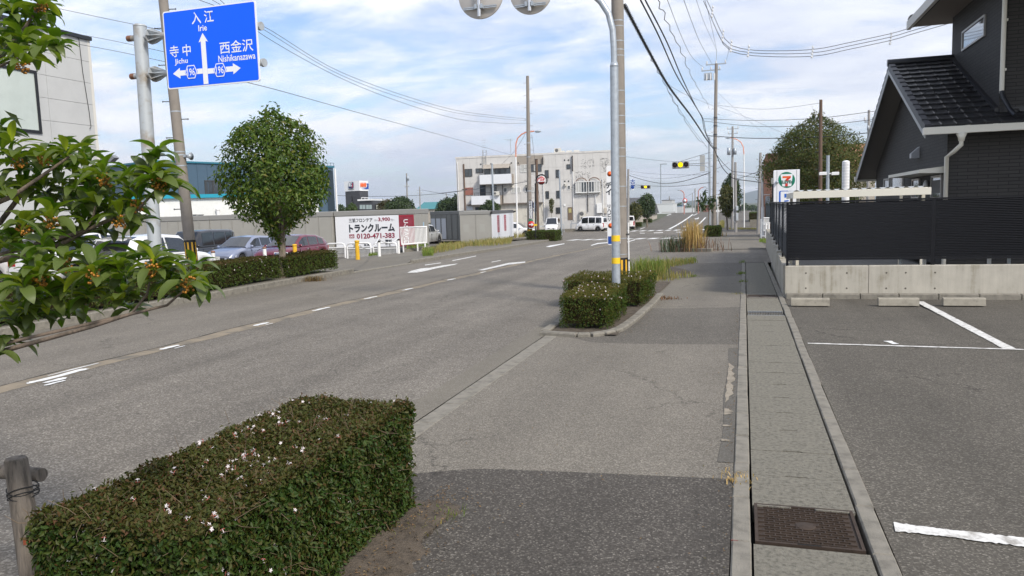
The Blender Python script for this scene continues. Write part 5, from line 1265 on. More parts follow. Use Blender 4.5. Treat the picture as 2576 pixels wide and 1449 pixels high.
# hoop guards
def hoop(label, p0, p1, h=.55):
    a, c = gp(*p0), gp(*p1); t = thing('hoop_guard', label, 'barrier', a, 0, 'steel hoop barriers by the vans'); v = c-a
    P = [Vector((0, 0, -.05)), Vector((0, 0, h-.12)), v*.04+Vector((0, 0, h-.03)), v*.1+Vector((0, 0, h)), v*.9+Vector((0, 0, h)), v*.96+Vector((0, 0, h-.03)), v+Vector((0, 0, h-.12)), v+Vector((0, 0, -.05))]
    MB().tube(P, .045, 8).build('pipe', GALV, t)
    for q_ in (0, 1): MB().lathe([(.09, 0), (.09, .03), (.05, .04)], 8, o=v*q_).build('foot', GALV, t)
hoop('steel hoop barrier right beside the thin grey post', c5(1380, 1195), c5(1498, 1192), 1.0); hoop('steel hoop barrier in front of the white van parked sideways', c5(1578, 1182), c5(1735, 1178), 1.0)
hoop('steel hoop barrier at the rear of the sideways white van', c5(1828, 1176), c5(1965, 1172), 1.0); hoop('steel hoop barrier half hidden behind the far left hedge', c5(1195, 1200), c5(1292, 1196), .8)
b = gp(*c5(1385, 1090)); Y0 = b.y; t = thing('entrance_sign', 'small white sign with red disc and arrow above the front-facing white van', 'sign', b)
a, c = at(*c5(1365, 900), Y0)-b, at(*c5(1403, 966), Y0)-b
MB().cyl((0, .05, 0), (0, .05, a.z), .04, n=6).build('post', GALV, t); o = MB().box(a.x, -.03, c.z, c.x, .02, a.z).build('plate', SWH, t)
m_ = (a.x+c.x)/2; z_ = (a.z*.68+c.z*.32); MB().lathe([(.55*(c.x-a.x)*.8, -.034), (0, -.035)], 18, axis='y', o=(m_, 0, z_)).build('red_disc', RED, o)
MB().box(m_-.06, -.042, z_-.3, m_+.06, -.038, z_+.3).poly([(m_-.2, -.042, z_+.1), (m_+.2, -.042, z_+.1), (m_, -.042, z_+.4)]).build('white_arrow', SWH, o)
MB().box(a.x+.1, -.04, c.z-.75, c.x-.1, .02, c.z-.05).build('lower_plate', mat('dark_plate', (.06, .07, .09), .5), t)

# --- traffic signals with lit amber lamps
AMB = mat('amber_lamp', (.9, .55, .0), .3, emis=(1.0, .72, .0), estr=1.3); LENS = mat('dark_lens', (.05, .022, .018), .25); SIGB = mat('signal_body', (.30, .30, .30), .5)
def signal(label, p0, p1, D, arm_pts):
    """p0, p1 opposite picture corners of the head; arms run to the pole given as picture points"""
    a = atd(*p0, D); Y0 = a.y; c = at(*p1, Y0); w, h = c.x-a.x, a.z-c.z
    t = thing('traffic_signal', label, 'traffic signal', Vector((a.x, Y0, c.z)))
    MB().bev(0, -.12, 0, w, .14, h, .05).build('housing', SIGB, t); MB().box(.03, -.14, -.03, w-.03, .1, 0).build('housing_base', mat('signal_dark', (.06, .06, .065), .5), t)
    for i in range(3):
        x = w*(i+.5)/3; r = min(h*.43, w*.145)
        l = MB().lathe([(r, -.121), (r*.6, -.14), (0, -.15)], 18, axis='y', o=(x, 0, h/2)).build('lamp', AMB if i == 1 else LENS, t)
        vs = MB(); k = 14
        P_ = [[(x+r*1.06*math.cos(rad(-20+220*j/k)), yy, h/2+r*1.06*math.sin(rad(-20+220*j/k))+(.02 if yy < -.2 else 0)) for j in range(k+1)] for yy in (-.121, -.36)]
        vs.grid(P_); vs.build('visor', SIGB, t)
    for pts in arm_pts:
        MB().tube([at(px, py, Y0+.05)-t.location for px, py in pts], .03, 6).build('arm', GALV, t)
    return t
signal('nearer horizontal traffic signal glowing amber, reaching left from the right-hand pole', c7(500, 240), c7(762, 326), 57, [[c7(762, 266), c7(1090, 250)], [c7(762, 287), c7(930, 290), c7(1020, 300), c7(1062, 325), c7(1075, 390)]])
signal('farther horizontal traffic signal glowing amber, on the left-hand pole past the crossing', c7(12, 602), c7(163, 646), 97, [[c6(350, 322), c6(490, 312)], [c6(350, 342), c6(490, 332)]])
Ys = atd(*c7(970, 250), 57.5).y; a, c = at(*c7(930, 136), Ys), at(*c7(1008, 382), Ys)
tag(MB().bev(a.x, Ys-.03, c.z, c.x, Ys+.03, a.z, .01).build('sign_plate', mat('plate_back', (.46, .46, .44), .5, .2)), 'blank back of an upright plate hung between the nearer signal and its pole', 'sign plate')
b = gp(1786, 592); t, tp = pole('thin grey steel pole holding the nearer amber signal', b, at(1784, 345, b.y), .09, .075, GALV, 'signal_pole', 'signal pole')
b2 = b+Vector((.28, .25, 0)); Y0 = b2.y
t, tp = pole('concrete utility pole with crossarm and switch box beside the nearer signal', b2, at(1802, 160, Y0), .16, .12, PCONC, bolts=20)
def arms(t, tp, Y0, rows, ins=INS):
    b = t.location
    for (x0, x1, y) in rows:
        a, c = at(x0, y, Y0)-b, at(x1, y, Y0)-b
        ar = MB().box(a.x, -.05, a.z-.04, c.x, .05, a.z+.04).build('crossarm', GALV, t)
        for q_ in (.05, .5, .95): MB().lathe([(.03, 0), (.07, .08), (.04, .14), (.07, .2), (0, .26)], 8, o=(a.x+(c.x-a.x)*q_, 0, a.z+.04)).build('insulator', ins, ar)
arms(t, tp, Y0, [(cA(1975, 485)[0], cA(2128, 478)[0], cA(0, 483)[1]), (cA(1942, 530)[0], cA(2085, 525)[0], cA(0, 528)[1])])
a, c = at(*cA(1962, 545), Y0)-t.location, at(*cA(2022, 590), Y0)-t.location; sb = MB().bev(a.x, -.25, c.z, c.x, .25, a.z, .05).build('switch_box', GALV, t)
for i in range(3): MB().cyl((a.x+.2+i*.3, -.28, c.z-.1), (a.x+.2+i*.3, -.28, a.z-.1), .06, n=6).build('bushing', INS, sb)
MB().cyl(tp, at(*cA(2056, 372), Y0)-t.location, .025, n=5).build('mast', GALV, t)
for yy in (880, 940, 1005, 1105): band(t, tp, .16, .12, zof(t, *cA(2040, yy)), .1, DSTEEL, 'clamp', 1.15)
# poles further off on the right
def far_pole(label, px, pb, top, D, r, m=PCONC2, rows=(), boxes=(), bolts=0, bz=None):
    b = atd(px, pb, D); b.z = g(b.y) if bz is None else bz
    t, tp = pole(label, b, at(*top, b.y), r*1.15, r*.8, m, n=10, bolts=bolts)
    arms(t, tp, b.y, rows)
    for (x0, y0, x1, y1) in boxes:
        a, c = at(x0, y0, b.y)-b, at(x1, y1, b.y)-b; MB().lathe([((c.x-a.x)/2, 0), ((c.x-a.x)/2, a.z-c.z), (0, a.z-c.z+.05)], 10, o=((a.x+c.x)/2, -.15, c.z)).build('transformer', GALV, t)
    return t, tp, b
far_pole('concrete utility pole with two transformers above the roadside trees', 1842, 560, (1843, 318), 86, .14, rows=[(1829, 1858, 325), (1831, 1856, 337)], boxes=[(1829, 372, 1838, 390), (1845, 373, 1853, 389)], bolts=10)
t, tp, b = far_pole('stubby grey pole carrying two meter boxes on the right pavement', 1851, 574, (1850, 408), 70, .13)
for (y0, y1) in ((870, 945), (990, 1115)):
    a, c = at(*c8(545, y0), b.y)-b, at(*c8(583, y1), b.y)-b; MB().bev(a.x, -.35, c.z, c.x, -.1, a.z, .03).build('meter_box', mat('pale_box', (.5, .54, .58), .45), t)
MB().tube([(-.2, -.1, zof(t, *c8(505, 340))), (-.2, -.1, zof(t, *c8(505, 1120))), (-.05, -.12, zof(t, *c8(530, 1150))), (.12, -.12, zof(t, *c8(555, 1120)))], .035, 6).build('conduit', WHITE, t)
far_pole('plain grey pole close to the white shop lamp, left of the brown building', 1907, 580, (1913, 384), 62, .12, bolts=12)
far_pole('brown pole rising in front of the big bushy tree', 2064, 500, (2065, 251), 40, .10, WOODP, bz=-.4, bolts=8)
far_pole('distant pole with crossarms at the left verge of the dark house roof', 2184, 480, (2186, 277), 46, .09, rows=[(2175, 2197, 307)], boxes=[(2180, 318, 2186, 328)], bz=-.4)
far_pole('pole with hanging transformer far behind the banner container', *((c4(1212, 420)[0], 530, c4(1206, 0), 118, .13)), rows=[(1018, 1029, 470)], boxes=[(*c4(1213, 38), *c4(1240, 88))], bz=-1.6)
far_pole('small far pole with crossarms over the trees left of the apartment block', c4(1368, 380)[0], 530, c4(1363, 160), 175, .15, rows=[(c4(1330, 0)[0], c4(1400, 0)[0], c4(0, 205)[1]), (c4(1335, 0)[0], c4(1395, 0)[0], c4(0, 240)[1])], bz=-2)
far_pole('tiny far pole at the left corner of the apartment block', c4(1688, 380)[0], 530, c4(1685, 235), 200, .12, rows=[(c4(1670, 0)[0], c4(1705, 0)[0], c4(0, 300)[1])], bz=-2)
far_pole('grey utility pole holding the farther amber signal and the place name plate', c6(338, 850)[0], 577, c6(342, 110), 95, .16, bolts=12)
far_pole('concrete pole on the bridge between the two orange lamps', c7(857, 985)[0], 528, c7(855, 648), 190, .16, rows=[(c7(838, 0)[0], c7(872, 0)[0], c7(0, 690)[1])])
far_pole('thin far pole left of the bridge lamps', c7(815, 985)[0], 528, c7(813, 725), 260, .13, rows=[(c7(800, 0)[0], c7(828, 0)[0], c7(0, 770)[1])], bz=-2)
far_pole('thin far pole right of the orange bridge lamps', c7(942, 985)[0], 528, c7(940, 720), 240, .12, rows=[(c7(925, 0)[0], c7(958, 0)[0], c7(0, 745)[1])], bz=-2)
far_pole('far pylon-like pole with arms over the white curved building', c7(455, 930)[0], 528, c7(455, 770), 320, .25, rows=[(c7(420, 0)[0], c7(490, 0)[0], c7(0, 805)[1]), (c7(418, 0)[0], c7(488, 0)[0], c7(0, 850)[1])], bz=-3)
# place name plate
Ys = atd(*c6(395, 310), 95).y; a, c = at(*c6(383, 262), Ys), at(*c6(408, 364), Ys); t = thing('name_plate', 'upright white place name plate beside the farther signal', 'sign', Vector((a.x, Ys, c.z)))
o = MB().box(0, -.03, 0, c.x-a.x, .02, a.z-c.z).build('plate', SWH, t); text('古\n府', .62, BLUE, o, frame_at(((c.x-a.x)/2, -.035, (a.z-c.z)*.64), (1, 0, 0), (0, 0, 1)), bold=.03)
MB().lathe([(.2, -.034), (0, -.035)], 12, axis='y', o=((c.x-a.x)/2, 0, .35)).build('blue_dot', BLUE, o); MB().tube([(-.8, .06, .4), (c.x-a.x, .06, .4)], .03, 5).build('bracket', GALV, t)
# lamps on the bridge
def bridge_lamp(label, base, path, D, tip):
    b = atd(*base, D); b.z = g(b.y); t = thing('bridge_lamp', label, 'street lamp', b, 0, 'orange lamps on the bridge'); P = [Vector()]+[at(*p, b.y)-b for p in path]
    MB().tube(P, [.13]+[.11]*(len(P)-1), 6).build('post', mat('orange_lamp_paint', (.50, .20, .15), .5), t); e = at(*tip, b.y)-b; MB().ball((P[-1]+e)/2, .42, 8, 4, sc=(1, .5, .3)).build('lamp_head', GALV, t)
bridge_lamp('orange lamp post on the bridge with its arm bent to the left', c7(685, 985), [c7(684, 740), c7(676, 712), c7(655, 690), c7(625, 680)], 180, c7(592, 676))
bridge_lamp('orange lamp post on the bridge with its arm bent to the right', c7(905, 985), [c7(905, 690), c7(920, 665), c7(950, 640), c7(985, 628)], 180, c7(1022, 621))
t, tv = post('very tall thin floodlight mast far beyond the street trees', c7(323, 990), c7(321, 275), .16, GALV, 'light_mast', 'light mast', D=240, base_z=-3); MB().box(-.1, -.2, tv.z-.1, 2.0, .2, tv.z+.2).build('lamp_head', GALV, t)
b = atd(*c7(697, 985), 175); b.z = g(b.y); Y0 = b.y; t = thing('speed_sign', 'small round red-rimmed sign with white plate under it on the bridge', 'road sign', b)
MB().cyl((0, .05, 0), at(*c7(697, 830), Y0)-b, .05, n=6).build('post', GALV, t); p = at(*c7(697, 840), Y0)-b; o = MB().lathe([(.55, 0), (.55, -.03), (0, -.031)], 16, axis='y', o=p).build('sign_disc', RED, t); MB().lathe([(.38, -.036), (0, -.037)], 16, axis='y', o=p).build('white_centre', SWH, o)
a, c = at(*c7(682, 862), Y0)-b, at(*c7(716, 905), Y0)-b; MB().box(a.x, -.03, c.z, c.x, .01, a.z).build('plate', SWH, t)
# two round signs left of the crossing
b = gp(*c6(550, 742)); Y0 = b.y; t = thing('round_sign_post', 'post with a red-rimmed speed disc above a blue no-parking disc', 'road sign', b)
MB().cyl((0, .06, 0), at(*c6(550, 478), Y0)-b, .05, n=6).build('post', GALV, t)
r = (at(*c6(577, 500), Y0)-at(*c6(550, 500), Y0)).x
for cy_, blue in ((502, 0), (552, 1)):
    p = at(*c6(550, cy_), Y0)-b; o = MB().lathe([(r, .01), (r, -.02), (0, -.021)], 24, axis='y', o=p).build('sign_disc', RED, t)
    MB().lathe([(r*.76, -.026), (0, -.027)], 24, axis='y', o=p).build('blue_centre' if blue else 'white_centre', SBLUE if blue else SWH, o)
    if blue: MB().box(-r*.8, -.033, -.05, r*.8, -.031, .05, R=Matrix.Translation(p) @ Matrix.Rotation(rad(45), 4, 'Y')).build('red_slash', RED, o)
    else: text('50', r*1.05, BLUE, o, frame_at(p+Vector((0, -.03, 0)), (1, 0, 0), (0, 0, 1)), bold=.03)
for i in range(3): MB().cyl((0, .06, .25+.3*i), (0, .06, .4+.3*i), .06, n=6).build('red_band', RED, t)
# white cranked post with the back of a round sign
b = atd(*c8(232, 960), 85); b.z = g(b.y); Y0 = b.y; t = thing('cranked_sign_post', 'white post cranked over to the right with the back of a round sign', 'road sign', b)
MB().tube([Vector((0, 0, 0))]+[at(*c8(x, y), Y0)-b for x, y in ((232, 720), (245, 685), (275, 660), (320, 652), (470, 650))], .075, 8).build('post', WHITE, t)
p = at(*c8(458, 665), Y0)-b; MB().lathe([(.33, .03), (.33, 0), (0, -.001)], 20, axis='y', o=p+Vector((0, .12, 0))).build('sign_back', mat('sign_back_grey', (.62, .60, .52), .5), t)
a, c = at(*c8(410, 705), Y0)-b, at(*c8(505, 748), Y0)-b; MB().box(a.x, .1, c.z, c.x, .13, a.z).build('sign_plate', mat('sign_back_grey', (0, 0, 0)), t); MB().cyl(p+Vector((0, .09, .3)), p+Vector((0, .09, -.75)), .03, n=6).build('clamp_bar', GALV, t)

# --- shop sign, shop lamp, rails and boxes
b = atd(1978, 575, 44); b.z = -.45; Y0 = b.y
t = thing('shop_sign', 'tall white convenience store sign with a green, orange and red emblem, above the fence', 'shop sign', b)
c9 = crop(2780, 600, .24155)
def s9(x, y): p = at(*c9(x, y), Y0)-b; return p.x, p.z
x0, z1 = s9(503, 160); x1, _ = s9(908, 150); z1 = s9(700, 153)[1]
o = MB().bev(x0, 0, .3, x1, .5, z1, .02).build('sign_box', SWH, t)
for xx in (552, 858): a = s9(xx, 300)[0]; MB().box(a-.012, -.003, .3, a+.012, .001, z1-.02).build('panel_joint', mat('joint_grey', (.25, .25, .26), .5), o)
def poly9(pts, m, nm, off): MB().poly([(s9(x, y)[0], off, s9(x, y)[1]) for x, y in pts]).build(nm, m, o)
circ = lambda cx_, cy_, r: [(cx_+r*math.cos(2*math.pi*i/36), cy_+r*.95*math.sin(2*math.pi*i/36)) for i in range(36)]
poly9(circ(703, 309, 131), mat('emblem_green', (.0, .20, .12), .4), 'emblem_disc', -.006)
poly9([(608, 228), (625, 222), (780, 216), (798, 220), (778, 395), (770, 405), (645, 410), (636, 404)], SWH, 'emblem_field', -.010)
poly9([(638, 252), (768, 246), (768, 272), (722, 318), (722, 318), (676, 318), (705, 280), (640, 283)], ORP, 'numeral', -.014)
poly9([(768, 258), (768, 275), (735, 305), (720, 328), (676, 330), (690, 305), (722, 280)], mat('emblem_red', (.62, .03, .02), .4), 'numeral', -.017)
poly9([(680, 362), (722, 360), (720, 407), (680, 408)], mat('emblem_red', (0, 0, 0)), 'numeral', -.017)
a, zA_ = s9(703, 343); text('ELEVEn', .235, mat('emblem_green_text', (.0, .12, .07), .4), o, frame_at((a, -.02, zA_), (1, 0, 0), (0, 0, 1)), bold=.045, sx=.93)
poly9([(585, 500), (592, 485), (610, 478), (808, 474), (808, 482), (618, 488), (610, 500), (610, 760), (585, 760)], mat('sign_frame_blue', (.01, .12, .55), .4), 'blue_frame', -.008)
poly9([(668, 525), (700, 523), (715, 580), (668, 585)], mat('sign_frame_blue', (0, 0, 0)), 'blue_letter', -.008); poly9([(668, 628), (735, 622), (735, 640), (668, 648)], mat('sign_frame_blue', (0, 0, 0)), 'blue_letter', -.008)
a, c = s9(468, 280), s9(518, 372); MB().bev(a[0], .1, c[1], c[0], .4, a[1], .02).build('light_box', mat('cream_box', (.6, .58, .48), .5), t); p = s9(552, 345); MB().ball((p[0], -.12, p[1]), .10, 8, 5).build('spot_lamp', GALV, t)
a, c = s9(478, 375), s9(506, 720); MB().box(a[0], .05, c[1]-1, c[0], .3, a[1]).build('dark_post', BLACK, t)
b = gp(1918.5, 593); Y0 = b.y; t = thing('shop_lamp', 'white tapered lamp post with a flat head turned right, near the fence end', 'street lamp', b)
def s8(x, y): p = at(*c8(x, y), Y0)-b; return p
MB().tube([Vector((0, 0, -.1)), s8(998, 900), s8(996, 870), s8(988, 190)], [.12, .11, .075, .07], 10).build('post', WHITE, t); MB().bev(-.12+s8(990, 190).x, -.1, s8(990, 190).z, .1+s8(990, 190).x, .1, s8(990, 165).z, .02).build('lamp_bracket', WHITE, t)
a, c = s8(1010, 195), s8(1128, 155); MB().prism([(a.x, -.12, a.z), (c.x, -.12, c.z), (c.x, -.12, c.z-.11), (a.x+.1, -.12, a.z-.13)], (0, .3, 0)).build('lamp_head', WHITE2, t)
a, c = s8(1045, 705), s8(1118, 830); MB().bev(a.x, -.05, c.z, c.x, .2, a.z, .02).build('control_box', mat('pale_box', (0, 0, 0)), t); MB().box(s8(985, 690).x, 0, s8(985, 690).z, a.x+.3, .04, s8(985, 675).z).build('box_bracket', WHITE, t)
t, tv = post('white guard post with rails beside the shop lamp', c8(968, 1440), c8(968, 1095), .05, WHITE, 'guard_post', 'guard rail')
for y_ in (1390, 1170): MB().box(0, -.03, zof(t, *c8(968, y_)), 1.9, .03, zof(t, *c8(968, y_))+.07).build('rail', WHITE, t)
b = t.location
t = thing('shop_railing', 'white pipe railing of the shop seen just left of the side fence', 'railing', gp(*c8(1045, 1420)))
Y0 = t.location.y; b = t.location
for y_ in (1075, 1190, 1290): p, q_ = at(*c8(1010, y_), Y0)-b, at(*c8(1110, y_), Y0)-b; MB().tube([p, q_], .04, 6).build('rail', WHITE, t)
for x_ in (1050, 1100): MB().cyl(at(*c8(x_, 1420), Y0)-b, at(*c8(x_, 1170), Y0)-b, .06, n=6).build('post', WHITE, t)
for i in range(7): p = at(*c8(1015+14*i, 1075), Y0)-b; MB().cyl(p, p-Vector((0, 0, .85)), .018, n=5).build('bar', WHITE, t)
# grey lighting pole, rolled banner behind the shelter roof
t, tv = post('grey pole with two white floodlights, behind the shelter roof', (2082, 500), (2083, 391), .075, GALV, 'floodlight_pole', 'floodlight', D=36, base_z=-.4)
for sx_, px_ in ((-1, 2070), (1, 2101)): p = at(px_, 436, t.location.y)-t.location; MB().box(min(0, p.x), -.03, p.z-.03, max(0, p.x), .03, p.z+.03).build('bracket', WHITE, t); MB().bev(p.x-.16, -.15, p.z-.08, p.x+.16, .15, p.z+.06, .02).build('lamp_head', WHITE2, t)
t, tv = post('thick white wrapped banner roll standing behind the shelter roof', (2127, 500), (2128, 408), .155, WHITE2, 'banner_roll', 'banner', D=33, base_z=-.4, n=12)
MB().ball(tv, .16, 12, 5, sc=(1, 1, .5)).build('cap', WHITE2, t)
for i in range(8): MB().tube([tv*(.72+.035*i)+Vector((0, 0, 0)), tv*(.723+.035*i)], .162, 12).build('tie', GALV, t)
# left: floodlight above the lot
t, tv = post('grey floodlight on a thin pole above the parked white cars', (271, 640), (268, 410), .045, GALV, 'floodlight_pole', 'floodlight', D=42, base_z=-.9)
h = tv; MB().prism([h+Vector((-.3, -.15, -.05)), h+Vector((-.28, -.15, .25)), h+Vector((.45, -.15, .42)), h+Vector((.72, -.15, .25)), h+Vector((.4, -.15, .05))], (0, .35, 0)).build('lamp_head', mat('lamp_grey', (.22, .23, .25), .5), t)

# --- lot edge: bollards, chains, white pipe fence panels
def bollard(label, p0, ptop, r, m, group=None, capm=None, off=.12, Y=None, bz=None):
    b = gp(*p0, off) if Y is None else at(*p0, Y)
    if bz is not None: b.z = bz
    t = thing('bollard', label, 'bollard', b, 0, group); v = at(*ptop, b.y)-b
    MB().tube([Vector((0, 0, -.1)), Vector((0, 0, v.z))], r, 12).build('post', m, t); MB().lathe([(r*1.1, 0), (r*1.1, .06), (r*.6, .08), (0, .08)], 12, o=(0, 0, v.z)).build('cap', capm or m, t); return t
bollard('yellow bollard at the right end of the left hedge', c4(618, 1040), c4(610, 832), .085, YELP)
b1 = bollard('white bollard with black cap in front of the banner container', c4(879, 1003), c4(877, 832), .07, WHITE, capm=BLACK); b2_ = bollard('white bollard with black cap at the right end of the pipe fence', c4(1113, 968), c4(1108, 810), .06, WHITE, capm=BLACK)
cX = crop(600, 380, .49681)
w1 = bollard('white post with a dark cap in front of the pale blue car', cX(406, 1225), cX(404, 1143), .075, WHITE, capm=mat('copper_cap', (.25, .12, .08), .6), Y=24.5, bz=-.45); w2 = bollard('white post with a dark cap in front of the dark red car', cX(794, 1200), cX(792, 1112), .075, WHITE, capm=mat('copper_cap', (0, 0, 0)), Y=27, bz=-.55)
bollard('yellow post behind the hedge in front of the dark red car', cX(1021, 1170), cX(1020, 1092), .09, YELP, Y=28, bz=-.55)
# keep these three standing on the lot: lengthen below the hedge top
def chain(label, a, c, sag, r=.018):
    t = []; 
    for i in range(9): q_ = i/8; t.append(a.lerp(c, q_)-Vector((0, 0, sag*4*q_*(1-q_))))
    return tag(MB().tube(t, r, 5).build('chain', WHITE), label, 'chain')
top_ = lambda o, dz=.0: o.location+Vector((0, 0, dz))
for o in (w1, w2):
    pass
chain('white chain hanging left of the post by the pale blue car', top_(w1, .40)+Vector((-2.6, -.3, -.5)), top_(w1, .42), .1); chain('white chain hanging right of the post by the pale blue car', top_(w1, .42), top_(w1, .40)+Vector((2.4, .9, -.35)), .1)
chain('pale chain between the yellow bollard and the white bollard', gp(*c4(632, 865), .9), b1.location+Vector((0, 0, .75)), .25); chain('pale chain between the two white bollards', b1.location+Vector((0, 0, .75)), b2_.location+Vector((0, 0, .7)), .2)
def pipe_fence(label, x0, x1, yt, yb, Yd):
    a = atd(*c4(x0, yb), Yd); c = at(*c4(x1, yb), a.y); zt_ = at(*c4(x0, yt), a.y).z; zb_ = a.z
    t = thing('pipe_fence', label, 'fence', Vector((a.x, a.y, zb_)), 0, 'white pipe fence panels at the lot edge'); L = c.x-a.x; h = zt_-zb_
    r = .045; P = [(0, 0, -.3), (0, 0, h-.18), (.05, 0, h-.05), (.18, 0, h), (L-.18, 0, h), (L-.05, 0, h-.05), (L, 0, h-.18), (L, 0, -.3)]
    MB().tube(P, r, 8).build('frame', WHITE, t); MB().tube([(0, 0, h*.55), (L, 0, h*.55)], r*.7, 6).build('rail', WHITE, t)
    k = int(L/.07); me = MB().box(-.006, -.006, -.25, .006, .006, h*.55).mesh('bar', WHITE); mb = MB()
    for i in range(1, k): mb.box(L*i/k-.006, -.006, -.25, L*i/k+.006, .006, h*.55)
    for i in range(5): mb.box(0, -.008, h*.1*i, L, -.0061, h*.1*i+.012)
    stuff(mb.build('wire_mesh', WHITE, t))
pipe_fence('white pipe fence panel behind the dark red car', 245, 465, 850, 960, 43); pipe_fence('white pipe fence panel beside the yellow bollard', 492, 778, 845, 990, 40); pipe_fence('white pipe fence panel in front of the maroon strip', 808, 1092, 842, 990, 39.5)
# tilted white railing panel
P4_ = [atd(*c4(*p), 44) for p in ((1128, 655), (1447, 645), (1452, 835), (1150, 862))]; b = Vector((P4_[3].x, P4_[3].y, P4_[3].z)); t = thing('railing_panel', 'slanting white railing of upright bars by the maroon strip', 'railing', b)
MB().tube([P4_[3]-b, P4_[0]-b, P4_[1]-b, P4_[2]-b, P4_[3]-b], .05, 8).build('frame', WHITE, t)
for i in range(1, 20): q_ = i/20; MB().cyl(P4_[0].lerp(P4_[1], q_)-b, P4_[3].lerp(P4_[2], q_)-b, .024, n=5).build('bar', WHITE, t)
for q_ in (.05, .62, .92): p = P4_[3].lerp(P4_[2], q_)-b; MB().cyl(p, p-Vector((0, 0, .45)), .05, n=6).build('leg', WHITE, t)
a, c = atd(*c4(1168, 905), 44), atd(*c4(1490, 872), 45)
tag(MB().prism([(a.x, a.y, a.z), (c.x, c.y, c.z), (c.x, c.y, c.z-.75), (a.x, a.y, a.z-.75)], (-.05, .18, 0)).build('low_wall', KERB), 'low concrete wall under the slanting white railing', 'wall')
# wheelchair board
a, c = at(*cX(862, 1140), 27.3), at(*cX(966, 1184), 27.3); t = thing('parking_board', 'white board with blue wheelchair square in front of the dark red car', 'sign', Vector((a.x, 27.3, c.z)))
w_, h_ = c.x-a.x, a.z-c.z; o = MB().box(0, -.02, 0, w_, .02, h_).build('board', SWH, t); MB().box(.03, -.025, .1*h_, .30, -.021, .9*h_).build('blue_square', BLUE, o)
text('駐車場', h_*.5, BTXT, o, frame_at((w_*.65, -.026, h_*.5), (1, 0, 0), (0, 0, 1)), bold=.03); text('♿', h_*.6, SWH, o, frame_at((.165, -.027, h_*.5), (1, 0, 0), (0, 0, 1)))
for q_ in (.15, .85): MB().cyl((w_*q_, .03, h_*.5), (w_*q_, .03, -.75), .025, n=6).build('leg', WHITE, t)
tag(MB().box(0, 0, 0, .12, .12, 2.6).build('brown_post', mat('maroon_post', (.05, .02, .02), .6), None, at(160, 640, 19.5)-Vector((0, 0, 1.4))), 'dark maroon post half hidden behind the leafy branch', 'post')
